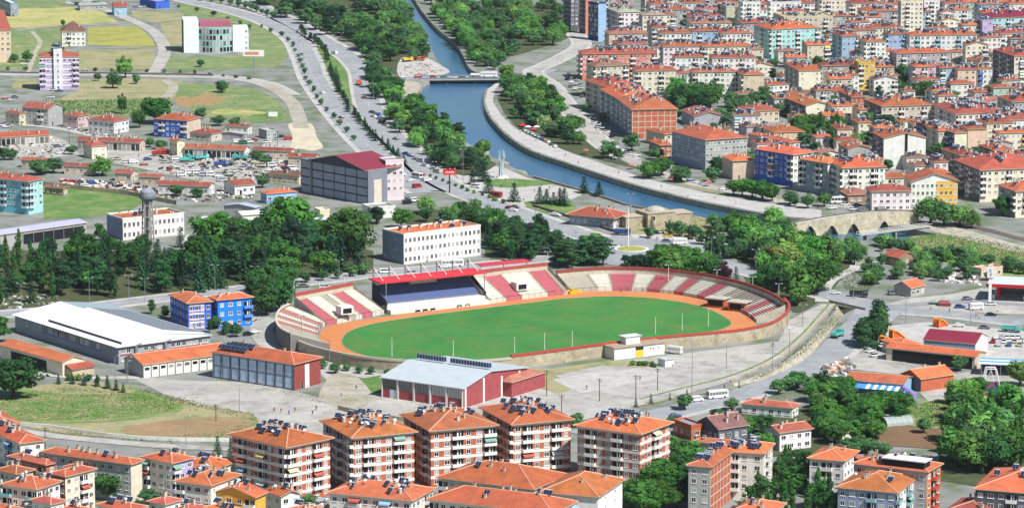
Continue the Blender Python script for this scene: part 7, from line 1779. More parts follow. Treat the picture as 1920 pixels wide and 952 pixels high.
# promenade and town trees
for x, y, h, w_ in ((1140, 297, 9, 1.3), (1185, 282, 9, 1.2), (1215, 335, 9, 1.3), (1240, 330, 10, 1.3), (1278, 342, 8.5, 1.2), (1335, 342, 8, 1.2), (1375, 366, 8, 1.1), (1392, 368, 9, 1.2), (1410, 371, 9, 1.2), (1430, 375, 9.5, 1.2), (1448, 378, 8.5, 1.1), (1515, 391, 7.5, 1), (1545, 388, 7.5, 1), (1480, 384, 7, 1), (1490, 388, 6, .9), (1160, 300, 6, 1)):
    tree(B1, x, y, h, 'along the promenade street', 'the road bridge', 'promenade street trees', w_, '44702f')
tree(C1, 1212, 250, 11, '', None, None, 1.1, None, 'spruce standing before the bare brick wall')
tree(PI1, 1665, 258, 12, '', None, None, 1.9, '264632', 'broad dark spruce towering above the blind grey gable'); tree(PI1, 1640, 255, 10, '', None, None, 1.5, '264632', 'lower dark spruce beside the broad spruce')
grove([(1255, 190), (1345, 192), (1350, 206), (1262, 208)], 24, [B1], (9, 13), 'in the green court', 'the river', 'court trees')
grove([(1365, 195), (1440, 185), (1450, 215), (1372, 222)], 20, [B1], (7, 10), 'above the big grey block', 'the river', 'slope trees')
grove([(1480, 232), (1570, 236), (1575, 270), (1500, 262)], 28, [B1, PO], (7, 11), 'behind the shade-tinted corner block', 'the river', 'tree filled slope')
grove([(1380, 290), (1420, 290), (1420, 330), (1360, 336)], 8, [B1], (6, 9), 'between the grey block and the shade-tinted corner', 'the river', 'trees between the blocks')
for x, y, h, k in ((1498, 152, 7, B1), (1512, 120, 7, B1), (1548, 155, 8, B1), (1655, 172, 9, B1), (1740, 188, 11, B1), (1690, 145, 8, B1), (1505, 182, 7, B1), (1410, 118, 6, B1), (1330, 178, 10, PO), (1318, 176, 9, PO), (1560, 282, 12, PO), (1604, 276, 8, W1), (1590, 262, 7, B1), (1630, 240, 9, B1), (1712, 330, 7, B1), (1722, 306, 6, B1), (1880, 405, 10, B1), (1862, 180, 8, B1), (1170, 44, 9, B1), (1150, 40, 9, B1), (1478, 120, 7, B1), (1130, 228, 5, B1), (1100, 210, 5, B1), (1135, 205, 4, B1)):
    tree(k, x, y, h, 'between the houses of the town', 'the river', 'trees between the town houses', 1.2)
grove([(1260, 182), (1340, 180), (1345, 200), (1265, 205)], 8, [PO, B1], (9, 13), 'in the court shade', 'the river', 'court shade trees')
for x, y, h in ((1432, 178, 7), (1440, 200, 8), (1470, 205, 8), (1530, 200, 9), (1565, 205, 8), (1580, 225, 8), (1535, 236, 9), (1610, 262, 8), (1625, 270, 7), (1345, 228, 8), (1362, 240, 8), (1375, 232, 7), (1425, 226, 8), (1268, 226, 7), (1250, 222, 8), (1700, 190, 9), (1715, 180, 8), (1760, 196, 7), (1850, 190, 7), (1690, 250, 8), (1745, 285, 7), (1758, 292, 7), (1700, 312, 6), (1730, 316, 7), (1850, 300, 7), (1820, 330, 6), (1870, 345, 7), (1560, 160, 8), (1500, 140, 7), (1420, 130, 7), (1660, 150, 8), (1850, 150, 7), (1232, 300, 7), (1250, 296, 7), (1346, 300, 7), (1352, 320, 7)):
    tree(B1, x, y, h, 'in a gap of the town', 'the river', 'trees in the town gaps', 1.25)
IR2 = random.Random(5)
for _ in range(170):
    x, y = IR2.uniform(1190, 1915), IR2.uniform(30, 330)
    if x < 1300 and y > 150: continue
    tree(IR2.choice((B1, B1, B1, PO, PI1)), x, y, IR2.uniform(4.5, 8), 'filling a town yard', 'the river', 'town yard trees', 1.25)
# school side
for x, y, h, w_, l in ((25, 748, 15, 1.5, 'broad dark tree at the corner of the overgrown plot'), (-6, 640, 10, 1.3, 'dark tree cut by the edge beside the tiled shed'), (205, 934, 9.5, 1.4, 'leafy walnut tree between the tiled houses'), (280, 945, 5, 1.3, 'small leafy tree below the lilac banded house'), (1732, 812, 5.5, 1.1, 'small lone tree standing on the brown plot'), (1284, 768, 6, 1.3, 'round tree beside the white van on the road'), (1372, 768, 4.5, 1.2, 'small round tree near the white bus')):
    tree(B1, x, y, h, '', None, None, w_, '37622f', l)
for x, y, h in ((628, 700, 4.5), (650, 696, 3), (674, 700, 3), (696, 702, 3.2), (727, 706, 3.2), (604, 692, 4)): tree(B1, x, y, h, 'in the row along the stadium lane', 'the school', 'stadium lane trees', 1.1)
grove([(250, 580), (310, 590), (340, 612), (400, 632), (440, 640), (470, 622), (430, 618), (330, 600)], 16, [B1, PI1], (3.5, 6), 'around the blue school wings', 'the sports hall', 'trees around the blue school', cols=DK)
grove([(470, 545), (540, 540), (530, 590), (490, 598)], 10, [B1], (10, 14), 'between the blue school and the stadium', 'the sports hall', 'trees between school and stadium', cols=DK)
row([(100, 718), (150, 722), (205, 728), (240, 738)], 7, C1, (3, 5.5), 'on the crest below the sports hall', 'the tiled shed', 'crest spruces', 3, 1.3)
row([(120, 712), (190, 716)], 4, 'shrub', (2, 3), 'hedge beside the tiled shed', 'the shed', 'shed bushes')
tree(C1, 408, 852, 6.5, '', None, None, 1, None, 'lone dark spruce at the foot of the first brick tower'); tree(C1, 433, 860, 7, '', None, None, .9, None, 'slim spruce against the first brick tower')
row([(1183, 684), (1206, 686), (1232, 689)], 6, 'shrub', (1.6, 2.2), 'in the row before the gate building', 'the school', 'gate building bushes')
row([(1180, 766), (1240, 752), (1330, 738), (1400, 724)], 7, C1, (2.2, 3.6), 'in the planted strip along the road', 'the brick towers', 'planted strip spruces', 3)
for x, y, h, k in ((1618, 652, 9, PI1), (1630, 648, 10.5, B1), (1642, 640, 11, PI1), (1652, 632, 12.5, PO), (1646, 626, 12, PI1), (1660, 628, 10, PO), (1636, 656, 4, B1), (1609, 642, 7, PI1)): tree(k, x, y, h, 'at the road fork beside the depot', 'the creek', 'road fork trees', 1.25)
for x, y, h in ((1800, 695, 6), (1835, 740, 7), (1862, 750, 4), (1912, 725, 10), (1690, 668, 5)): tree(B1, x, y, h, 'in the fairground yard', 'the depot', 'fairground trees', 1.2)
grove([(1495, 748), (1590, 758), (1690, 768), (1695, 788), (1650, 800), (1640, 828), (1565, 838), (1535, 815), (1522, 785)], 44, [B1], (5.5, 8.5), 'in the garden wood', 'the brick towers', 'garden wood', 1.2, cols=['37622f', '44702f', '527c38'])
grove([(1530, 830), (1580, 838), (1640, 842), (1660, 858), (1530, 846)], 9, [B1], (4, 6), 'at the lower edge of the garden wood', 'the brick towers', 'lower garden wood', 1.2, cols=DK)
grove([(1780, 830), (1860, 790), (1930, 780), (1930, 890), (1830, 890), (1770, 880)], 44, [B1, PO, PO, W1], (9, 14), 'beside the orange balcony block', 'the gardens', 'tall garden wood', 1.1)
grove([(1780, 750), (1830, 750), (1825, 790), (1790, 800)], 8, [B1], (6, 9), 'beside the green vegetable garden', 'the greenhouse', 'vegetable garden trees', 1.2)
grove([(1235, 860), (1300, 850), (1300, 960), (1190, 965), (1180, 930), (1240, 915)], 20, [B1], (7, 11), 'by the last brick tower', 'the brick towers', 'trees by the last brick tower', 1.2, cols=['37622f', '44702f', '527c38'])
grove([(1412, 905), (1460, 885), (1560, 925), (1565, 985), (1405, 985)], 26, [PO, B1, PO], (8, 12), 'among the lower garden houses', 'the grey block', 'lower garden trees', 1.1, cols=DK)
grove([(1400, 845), (1440, 838), (1450, 850), (1410, 858)], 4, [B1], (5, 7), 'behind the white solar block', 'the brick towers', 'trees behind the solar block', 1.1)
grove([(1440, 738), (1500, 722), (1590, 735), (1590, 752), (1480, 752)], 14, [B1], (5, 7), 'along the road above the garden wood', 'the brick towers', 'roadside garden trees', 1.2, cols=DK)
for x, y, h in ((1345, 790, 5), (1362, 800, 6), (1428, 812, 7), (1400, 815, 6)): tree(B1, x, y, h, 'beside the old barn', 'the brick towers', 'barn trees', 1.2)
for x, y, h in ((545, 955, 5), (580, 950, 4.5), (880, 895, 4), (1225, 905, 4), (900, 905, 5), (1080, 800, 5), (1260, 800, 4)): tree(B1, x, y, h, 'at the foot of the brick towers', 'the ploughed plot', 'tower foot trees', 1.3)
plant()
# ---- ground cover
def tufts(name, polyp, n, hs, hexc, label, seed):
    rng = random.Random(seed); b = MB(); xs, ys = [p[0] for p in polyp], [p[1] for p in polyp]; k = 0
    while k < n:
        x, y = rng.uniform(min(xs), max(xs)), rng.uniform(min(ys), max(ys))
        if not inside(x, y, polyp): continue
        k += 1; q = P(x, y); h = rng.uniform(*hs)
        for j in range(3):
            a = rng.uniform(0, 6.28); w_ = h * .5; dx, dy = math.cos(a) * w_, math.sin(a) * w_
            b.poly([(q.x - dx, q.y - dy, .05), (q.x + dx, q.y + dy, .05), (q.x + dx * .5 + dy * .3, q.y + dy * .5, h), (q.x - dx * .6, q.y - dy * .6 + dx * .2, h * .85)], 'weeds')
    o = obj(name, b, color=srgb(hexc)); o['kind'] = 'stuff'; o['label'] = label; o['category'] = 'undergrowth'
tufts('undergrowth', [(-10, 760), (40, 735), (140, 728), (260, 738), (330, 757), (320, 772), (200, 786), (40, 790)], 9000, (.12, .36), '6a8444', 'tall weeds covering the overgrown plot', 1)
tufts('undergrowth', [(60, 726), (150, 716), (260, 728), (330, 745), (420, 768), (330, 772), (200, 740)], 700, (.2, .5), '9a915a', 'dry grass tufts on the crest below the hall', 2)
tufts('undergrowth', [(1700, 446), (1760, 440), (1830, 446), (1925, 468), (1925, 515), (1840, 510), (1760, 490)], 6000, (.15, .45), '64803f', 'rough weeds on the meadow beyond the stone bridge', 3)
tufts('undergrowth', [(280, 735), (340, 745), (420, 765), (475, 775), (490, 800), (440, 822), (300, 828), (120, 816), (40, 798), (100, 806), (300, 820), (420, 808), (465, 788), (400, 770), (320, 752)], 2200, (.12, .4), '85865a', 'weedy margin around the ploughed plot', 12)
tufts('undergrowth', [(400, 712), (480, 716), (560, 738), (620, 742), (690, 740), (700, 752), (600, 756), (470, 724)], 900, (.1, .3), '8f9060', 'thin weeds along the school wall', 13)
tufts('undergrowth', [(1562, 578), (1540, 612), (1500, 650), (1450, 690), (1400, 716), (1440, 702), (1510, 660), (1560, 612), (1590, 582)], 1400, (.12, .35), '7c8458', 'weeds growing in the dry creek channel', 14)
tufts('undergrowth', [(1180, 398), (1290, 402), (1340, 418), (1340, 440), (1280, 448)], 1100, (.15, .45), '8a8c50', 'weeds on the bank behind the bath house', 4)
tufts('undergrowth', [(1566, 505), (1600, 502), (1640, 530), (1630, 545), (1585, 545)], 900, (.15, .45), '7c8648', 'weeds along the stream above the culvert', 5)
tufts('undergrowth', [(1690, 764), (1760, 750), (1815, 754), (1806, 798), (1740, 800)], 2400, (.15, .4), '567a38', 'leafy rows of the vegetable garden', 6)
tufts('undergrowth', [(332, 160), (480, 168), (540, 225), (420, 226), (335, 190)], 500, (.15, .4), '7c8450', 'weeds of the rough pasture', 7)
tufts('undergrowth', [(100, 190), (300, 186), (320, 205), (300, 218), (120, 216)], 1800, (.25, .7), '54763c', 'bushy growth of the garden strip', 8)
# ================================================================== vehicles
VR = random.Random(5)
def car_parts(kind):
    b, gl = MB(), MB()
    if kind == 'car':
        pr = [(-2.1, .35), (2.1, .35), (2.12, .7), (1.2, .88), (-1.9, .92), (-2.12, .75)]; W = .85
        for y in (-W, W): b.poly([(x, y, z) for x, z in (pr if y < 0 else pr[::-1])], 'carpaint')
        for i in range(len(pr)):
            (xa, za), (xb, zb) = pr[i], pr[(i + 1) % len(pr)]; b.poly([(xa, -W, za), (xa, W, za), (xb, W, zb), (xb, -W, zb)][::-1], 'carpaint')
        b.poly([(.35, -.66, 1.44), (.35, .66, 1.44), (-1.2, .66, 1.44), (-1.2, -.66, 1.44)][::-1], 'carpaint')
        lo = [(1.15, -.8, .88), (1.15, .8, .88), (-1.8, .8, .91), (-1.8, -.8, .91)]; hi = [(.35, -.66, 1.43), (.35, .66, 1.43), (-1.2, .66, 1.43), (-1.2, -.66, 1.43)]
        for i in range(4): gl.poly([lo[i], lo[(i + 1) % 4], hi[(i + 1) % 4], hi[i]], 'window_glass')
        wx, r = (1.3, -1.3), .32
    elif kind == 'van':
        pr = [(-2.3, .35), (2.3, .35), (2.35, 1.0), (1.7, 1.2), (1.2, 1.95), (-2.3, 2.0)]; W = .92
        for y in (-W, W): b.poly([(x, y, z) for x, z in (pr if y < 0 else pr[::-1])], 'carpaint')
        for i in range(len(pr)):
            (xa, za), (xb, zb) = pr[i], pr[(i + 1) % len(pr)]; b.poly([(xa, -W, za), (xa, W, za), (xb, W, zb), (xb, -W, zb)][::-1], 'carpaint')
        for y in (-W - .01, W + .01): gl.poly([(-2.0, y, 1.2), (1.55, y, 1.2), (1.15, y, 1.75), (-2.0, y, 1.78)], 'window_glass')
        gl.poly([(1.72, -.8, 1.25), (1.72, .8, 1.25), (1.27, .78, 1.88), (1.27, -.78, 1.88)], 'window_glass'); wx, r = (1.4, -1.4), .34
    elif kind == 'bus':
        b.box(-4.6, 4.6, -1.2, 1.2, .4, 3.0, 'carpaint'); b.box(-4.4, 4.3, -1.1, 1.1, 3.0, 3.15, 'carpaint'); W = 1.2
        for y in (-1.21, 1.21):
            for k in range(6): gl.poly([(-4.3 + k * 1.42, y, 1.5), (-4.3 + k * 1.42 + 1.25, y, 1.5), (-4.3 + k * 1.42 + 1.25, y, 2.6), (-4.3 + k * 1.42, y, 2.6)], 'window_glass')
        for x in (-4.61, 4.61): gl.poly([(x, -1.0, 1.4), (x, 1.0, 1.4), (x, 1.0, 2.7), (x, -1.0, 2.7)], 'window_glass')
        wx, r = (2.9, -2.8), .48
    else:                                       # lorry
        b.box(1.7, 3.6, -1.15, 1.15, .6, 2.7, 'carpaint'); b.box(-3.6, 1.5, -1.2, 1.2, 1.0, 1.2, 'dark_steel'); b.box(-3.6, 1.5, -1.2, -1.1, 1.2, 2.2, 'carpaint'); b.box(-3.6, 1.5, 1.1, 1.2, 1.2, 2.2, 'carpaint'); b.box(-3.6, -3.5, -1.1, 1.1, 1.2, 2.2, 'carpaint'); b.box(1.4, 1.5, -1.1, 1.1, 1.2, 2.2, 'carpaint')
        b.box(-3.4, 3.4, -.5, .5, .6, .9, 'dark_steel'); W = 1.15
        gl.poly([(3.61, -1, 1.6), (3.61, 1, 1.6), (3.61, 1, 2.5), (3.61, -1, 2.5)], 'window_glass')
        for y in (-1.16, 1.16): gl.poly([(2.2, y, 1.6), (3.4, y, 1.6), (3.4, y, 2.5), (2.2, y, 2.5)], 'window_glass')
        wx, r = (2.7, -2.2), .5
    wh = MB(); wh.bar((0, -.12, 0), (0, .12, 0), r, 'rubber', 10); wh.bar((0, -.14, 0), (0, .14, 0), r * .5, 'steel', 8)
    pos = [(x, s * (W - .1), r) for x in wx for s in (-1, 1)]
    allb = MB()
    for src in (b, gl):
        o_ = len(allb.v); allb.v += src.v
        for f, mi in zip(src.f, src.mi): allb.f.append(tuple(i + o_ for i in f)); allb.mi.append(allb.m(src.mats[mi]))
    for p in pos: allb.bar((p[0], p[1] - .12, p[2]), (p[0], p[1] + .12, p[2]), r, 'rubber', 8)
    return b.mesh('body'), gl.mesh('glazing'), wh.mesh('wheel'), pos, allb.mesh(kind)
VEH = {k: car_parts(k) for k in ('car', 'van', 'bus', 'lorry')}
VC = {'white': 'dcdcd8', 'silver': 'a8acb0', 'grey': '6c7076', 'black': '1c1e22', 'red': 'a82424', 'blue': '2c4a90', 'green': '2f6a4a', 'turquoise': '4fb0a4', 'yellow': 'dfb020', 'beige': 'b8ac94', 'orange': 'd0622c'}
CW = ['white'] * 6 + ['silver'] * 3 + ['grey'] * 2 + ['black', 'red', 'blue', 'green', 'beige']
VNAME = {'car': ('parked_car', 'car'), 'van': ('delivery_van', 'van'), 'bus': ('bus', 'bus'), 'lorry': ('lorry', 'lorry')}
def vehicle(kind, x, y, ang, colr, place, frm, group, z=0.12, label=None, sc=1.0):
    q = P(x, y, z); bd, gl, wh, pos, one = VEH[kind]; nm, cat = VNAME[kind]; c = srgb(VC[colr])
    lab = label or f"{colr} {cat} {place}"
    big = y > 430 or kind in ('bus', 'lorry')
    t = thing(nm, lab, cat, (q.x, q.y, z), R(ang), me=None if big else one, group=group, color=c, scale=(sc, sc * .5 + .5 if sc < 1 else sc, sc * .4 + .6 if sc < 1 else sc), frm=None if label else frm, key=x)
    if big:
        obj('body', bd, t, color=c); obj('glazing', gl, t)
        for p in pos: obj('wheel', wh, t, p)
    return t
def cars(pts, ang, place, frm, group, kinds=('car',)):
    for x, y in pts: vehicle(VR.choice(kinds), x, y, ang + VR.uniform(-6, 6), VR.choice(CW), place, frm, group)
# promenade car parks
cars([(984, 246), (990, 250), (997, 252), (1003, 256), (1009, 258), (1016, 262), (1022, 265), (1028, 268), (1034, 272), (1041, 276)], 100, 'parked under the promenade grove', 'the bridge', 'cars under the promenade grove')
cars([(1066, 142), (1074, 147), (1082, 152), (1064, 150), (1072, 156), (1080, 160), (1088, 158), (1070, 164), (1079, 168), (1090, 166)], 70, 'in the small car park before the salmon building', 'the river', 'cars before the salmon building')
cars([(1118, 224), (1123, 230), (1128, 235), (1113, 232), (1120, 240), (1130, 243), (1136, 249), (1142, 250), (1110, 222), (1148, 257)], 65, 'along the street below the curved apartment row', 'the river', 'cars below the apartment row')
cars([(1168, 284), (1176, 287), (1184, 290), (1193, 293), (1262, 335), (1270, 338), (1296, 340), (1308, 343), (1318, 346), (1356, 356)], 20, 'beside the promenade street trees', 'the road bridge', 'cars beside the promenade street')
cars([(1040, 178), (1052, 196), (1072, 225), (1092, 182), (1096, 176)], 60, 'driving on the promenade street', 'the river', 'cars on the promenade street')
cars([(1560, 392), (1600, 394), (1618, 396), (1640, 392), (1652, 396), (1664, 394), (1648, 388), (1670, 390), (1606, 386), (1585, 385), (1780, 405), (1790, 402), (1796, 408)], 10, 'parked near the white house with dormers', 'the promenade', 'cars near the dormer house', ('car', 'car', 'van'))
vehicle('bus', 1576, 381, 8, 'white', '', None, None, label='white coach with red stripe parked behind the stone bridge'); vehicle('bus', 1592, 378, 8, 'silver', '', None, None, label='silver coach half hidden behind the white coach')
# bridge traffic
for k, x, c in (('car', 745, 'red'), ('car', 756, 'white'), ('van', 784, 'red'), ('car', 812, 'red'), ('car', 832, 'green'), ('car', 853, 'white'), ('car', 866, 'black')): vehicle(k, x, 146.5, 2, c, 'queueing on the river bridge', 'the boulevard', 'cars on the river bridge', z=.3)
vehicle('lorry', 894, 145, 2, 'white', '', None, None, label='white lorry on the river bridge', z=.3); vehicle('bus', 917, 145, 2, 'white', '', None, None, label='white bus leaving the river bridge', z=.3)
vehicle('lorry', 673, 160, 100, 'orange', '', None, None, label='orange red lorry on the boulevard near the bridge'); vehicle('van', 627, 102, 130, 'white', '', None, None, label='white van on the upper boulevard')
vehicle('lorry', 764, 116, 40, 'yellow', '', None, None, label='yellow construction truck on the pale river bank'); vehicle('lorry', 785, 114, -20, 'orange', '', None, None, label='orange construction truck nearest the river')
cars([(697, 212), (706, 218), (711, 224), (716, 231), (700, 220), (722, 236), (760, 290), (770, 294), (779, 300), (789, 304), (796, 312), (812, 318), (820, 324), (800, 304)], 130, 'parked along the riverside boulevard', 'the fields', 'cars along the riverside boulevard', ('car', 'car', 'van'))
cars([(560, 60), (604, 176), (640, 222), (566, 104), (682, 185), (700, 250), (742, 262)], 125, 'driving on the boulevard', 'the fields', 'cars on the boulevard')
cars([(768, 372), (776, 378), (764, 382), (788, 330), (800, 340), (770, 340), (752, 330), (782, 352), (742, 322)], 40, 'in the lot beside the dark mill', 'the mill', 'cars beside the mill', ('car', 'van'))
vehicle('bus', 782, 334, 130, 'white', '', None, None, label='white minibus passing the dark mill', sc=.65)
vehicle('van', 892, 352, -30, 'white', '', None, None, label='white van parked by the riverside plaza'); vehicle('bus', 930, 370, -35, 'red', '', None, None, label='red and white minibus at the riverside plaza', sc=.65)
cars([(955, 392), (962, 396), (1008, 410), (1044, 405), (966, 390)], -35, 'on the boulevard below the plaza', 'the red sign', 'cars below the plaza')
vehicle('car', 1040, 404, -32, 'white', '', None, None, label='white car passing the plaza spruces'); vehicle('car', 1079, 455, -25, 'turquoise', '', None, None, label='turquoise car before the roundabout')
vehicle('lorry', 1166, 440, -20, 'blue', '', None, None, label='blue lorry loaded with timber by the bath house')
for x, y, c, l in ((1136, 466, 'white', 'white car entering the roundabout'), (1152, 464, 'white', 'second white car leaving the roundabout'), (1178, 486, 'green', 'pale green car below the traffic island'), (1252, 444, 'yellow', 'yellow taxi waiting before the white minibus'), (1291, 446, 'yellow', 'yellow taxi waiting behind the white minibus'), (1250, 454, 'grey', 'grey car beside the waiting taxi')): vehicle('car', x, y, VR.uniform(-15, 5), c, '', None, None, label=l)
vehicle('bus', 1275, 458, 5, 'white', '', None, None, label='white minibus with orange stripe at the taxi rank', sc=.65); vehicle('car', 1228, 438, 10, 'black', '', None, None, label='dark car in the shade of the bath house'); vehicle('car', 1238, 437, 10, 'white', '', None, None, label='white car in the shade of the bath house')
vehicle('van', 1322, 474, 60, 'white', '', None, None, label='white van under the small park trees'); vehicle('van', 1412, 482, 80, 'white', '', None, None, label='white van beside the big tree group')
# stadium street
cars([(610, 540), (842, 498), (850, 500), (835, 502), (862, 497), (700, 512), (722, 512), (570, 538), (770, 510)], 10, 'on the street behind the main stand', 'the school', 'cars behind the main stand', ('car', 'car', 'van'))
vehicle('bus', 848, 500, 10, 'white', '', None, None, label='white coach parked behind the main stand roof')
cars([(958, 476), (972, 474), (985, 480), (1002, 468), (1020, 470)], 12, 'parked in the office garden', 'the office', 'cars in the office garden')
vehicle('bus', 1265, 662, 150, 'white', '', None, None, label='white minibus parked beside the gate building', sc=.6)
vehicle('van', 1490, 566, 50, 'turquoise', '', None, None, label='blue green van at the stadium bend'); vehicle('car', 1566, 551, -10, 'white', '', None, None, label='white car on the culvert'); vehicle('lorry', 1610, 556, -10, 'black', '', None, None, label='black lorry crossing the culvert'); vehicle('car', 1647, 567, -8, 'black', '', None, None, label='dark car following the black lorry')
vehicle('lorry', 1570, 632, 60, 'turquoise', '', None, None, label='turquoise loaded truck on the road beside the creek')
vehicle('van', 1676, 552, 20, 'grey', '', None, None, label='grey car parked by the stone hut'); vehicle('car', 1692, 549, 10, 'blue', '', None, None, label='blue car next to the stone hut')
vehicle('van', 1772, 573, -10, 'red', '', None, None, label='red minibus with white roof at the station edge'); vehicle('car', 1752, 570, -10, 'green', '', None, None, label='dark green car beside the red minibus'); vehicle('car', 1800, 577, -8, 'blue', '', None, None, label='blue and white car waiting at the station'); vehicle('bus', 1830, 580, 15, 'white', '', None, None, label='white minibus at the filling station', sc=.6); vehicle('car', 1858, 592, -5, 'black', '', None, None, label='dark red car crossing the station road'); vehicle('car', 1858, 572, 0, 'white', '', None, None, label='white car at the foot of the pylon sign'); vehicle('car', 1814, 562, 0, 'grey', '', None, None, label='grey car on the station lane')
vehicle('lorry', 1896, 622, -20, 'turquoise', '', None, None, label='green blue truck at the depot yard entrance'); vehicle('car', 1846, 616, -10, 'grey', '', None, None, label='grey car on the road behind the depot'); vehicle('car', 1798, 612, -10, 'white', '', None, None, label='white car behind the red metal roof')
cars([(1862 + k * 10, 642 + (k % 2) * 6) for k in range(7)] + [(1868 + k * 10, 634) for k in range(6)], 80, 'in the crowded depot car park', 'the depot', 'cars in the depot car park')
cars([(1632, 660), (1644, 655), (1655, 650), (1640, 668), (1662, 646)], 40, 'beside the trees at the road fork', 'the creek', 'cars at the road fork')
vehicle('bus', 1345, 746, 25, 'white', '', None, None, label='white bus parked on the curving road', sc=.8); vehicle('van', 1306, 752, 25, 'white', '', None, None, label='white van half hidden by the round tree'); vehicle('car', 1390, 772, 0, 'white', '', None, None, label='white car before the long low tiled house'); vehicle('car', 1266, 782, 20, 'blue', '', None, None, label='blue car beside the last brick tower')
cars([(600, 940), (606, 952), (1210, 915), (1216, 928), (885, 925)], 60, 'parked at the foot of the brick towers', 'the ploughed plot', 'cars at the brick towers')
cars([(380, 468), (320, 470), (340, 474)], 10, 'in the forecourt of the white office', 'the water tower', 'cars in the office forecourt')
cars([(440, 622), (466, 628), (478, 624)], 20, 'beside the blue school', 'the sports hall', 'cars beside the blue school')
# vehicle yard
Y = 'in the vehicle yard'
for x, y, c in ((298, 292, 'red'), (306, 288, 'orange'), (350, 304, 'turquoise'), (362, 300, 'turquoise'), (378, 300, 'turquoise'), (415, 312, 'blue'), (425, 310, 'grey'), (450, 300, 'turquoise')): vehicle('lorry', x, y, VR.choice((10, 30, 160)), c, Y, 'the boulevard', 'lorries in the vehicle yard')
yard = [(230, 280), (245, 278), (250, 306), (270, 310), (277, 300), (340, 292), (330, 300), (395, 290), (402, 296), (410, 290), (430, 296), (440, 290), (455, 296), (470, 300), (478, 306), (490, 312), (500, 300), (510, 312), (520, 306), (530, 312), (540, 308), (505, 320), (520, 322), (535, 320), (548, 318), (485, 322), (470, 318), (455, 318), (440, 322), (320, 320), (355, 326), (370, 326), (382, 330), (410, 332), (416, 340), (430, 330), (395, 330), (340, 330), (220, 300), (236, 306), (310, 306), (445, 268), (456, 270), (466, 268), (476, 264), (500, 268), (510, 258), (520, 262), (530, 258), (540, 262)]
cars(yard, 20, Y, 'the boulevard', 'cars in the vehicle yard', ('car', 'car', 'van', 'van'))
cars([(54, 264), (62, 262), (70, 261), (78, 259), (20, 268), (5, 236), (10, 240), (16, 238), (108, 276), (118, 280), (130, 282), (112, 288)], 30, 'in the paved workshop yard', 'the boulevard', 'cars in the workshop yard')
cars([(95, 184), (20, 190), (10, 186), (28, 184), (160, 133), (45, 122), (100, 170), (112, 172)], 0, 'near the lilac tower block', 'the boulevard', 'cars near the lilac tower')
cars([(130 + k * 8, 8 + (k % 3)) for k in range(10)] + [(255 + k * 9, 14) for k in range(7)], 10, 'in the far depot yards', 'the boulevard', 'cars in the far depots', ('car', 'van'))
for x, y, c in ((134, 345, 'red'), (172, 346, 'blue'), (160, 352, 'white')): vehicle('van', x, y, 20, c, 'beside the scrap heap', 'the boulevard', 'vans beside the scrap heap')
# ---- scrap heap, notice board, sheds' clutter
def rubble(name, poly, n, size, cols, label, seed):
    rng = random.Random(seed); xs, ys = [p[0] for p in poly], [p[1] for p in poly]; k = 0; b = MB()
    while k < n:
        x, y = rng.uniform(min(xs), max(xs)), rng.uniform(min(ys), max(ys))
        if not inside(x, y, poly): continue
        k += 1; q = P(x, y); s = rng.uniform(.3, 1) * size; a = rng.uniform(0, 3.14)
        u = Vector((math.cos(a), math.sin(a), rng.uniform(-.2, .2))) * s; v_ = Vector((-math.sin(a), math.cos(a), rng.uniform(-.3, .3))) * s * rng.uniform(.3, .9)
        b.obox(q + Vector((0, 0, s * .4)), u, v_, Vector((0, 0, s * rng.uniform(.2, .6))), rng.choice(cols))
    o = obj(name, b, color=srgb('8c8478')); o['kind'] = 'stuff'; o['label'] = label; o['category'] = 'debris'
rubble('scrap_debris', [(110, 338), (180, 340), (280, 352), (300, 366), (230, 362), (130, 352)], 420, 1.3, ['steel', 'dark_steel', 'chimney_stone', 'bark', 'white_frame', 'rubber', 'ridge_cap'], 'heap of mixed scrap behind the stone wall', 1)
rubble('scrap_debris', [(300, 290), (560, 290), (560, 322), (420, 340), (300, 325)], 520, 1.0, ['steel', 'dark_steel', 'chimney_stone', 'white_frame', 'rubber', 'concrete', 'roof_tile', 'solar_glass'], 'loose parts lying about the vehicle yard', 2)
rubble('scrap_debris', [(1540, 690), (1590, 672), (1600, 690), (1570, 712), (1545, 705)], 120, 1.2, ['white_frame', 'ridge_cap', 'steel', 'chimney_stone', 'leaves'], 'jumble of fairground parts beside the stall row', 3)
rubble('scrap_debris', [(0, 556), (110, 552), (120, 572), (0, 582)], 80, .8, ['white_frame', 'steel', 'chimney_stone', 'concrete'], 'benches and blocks on the little square by the park', 4)
rubble('scrap_debris', [(1780, 508), (1850, 520), (1840, 535), (1770, 530)], 90, 1.0, ['white_frame', 'chimney_stone', 'concrete'], 'pale stones and garden furniture behind the filling station', 5)
rubble('scrap_debris', [(742, 126), (800, 116), (836, 134), (800, 142), (745, 142)], 90, .9, ['chimney_stone', 'ridge_cap', 'concrete', 'steel'], 'building rubble on the pale river bank', 6)
q = P(512, 222); g = thing('notice_board', 'white notice board on posts in the rough pasture', 'sign', q); b = MB(); b.box(-2.4, 2.4, -.1, .1, 1, 3.4, 'paint'); obj('board', b, g, color=srgb('dfdfdc'))
for x in (-2, 2): b = MB(); b.bar((x, .15, 0), (x, .15, 3), .08, 'steel', 5); obj('post', b, g)
q = P(476, 145); s_ = pxm(q); g = thing('billboard', 'wide pale billboard on a single post beside the country road', 'sign', q); b = MB(); b.bar((0, 0, 0), (0, 0, 12), .3, 'steel', 6); obj('post', b, g); b = MB(); b.box(-6, 6, -.3, .3, 12, 15.5, 'paint'); obj('board', b, g, color=srgb('ddd8d0')); b = MB(); b.box(-5, 3, -.33, -.3, 12.8, 14.6, 'paint'); obj('poster', b, g, color=srgb('c08a68'))
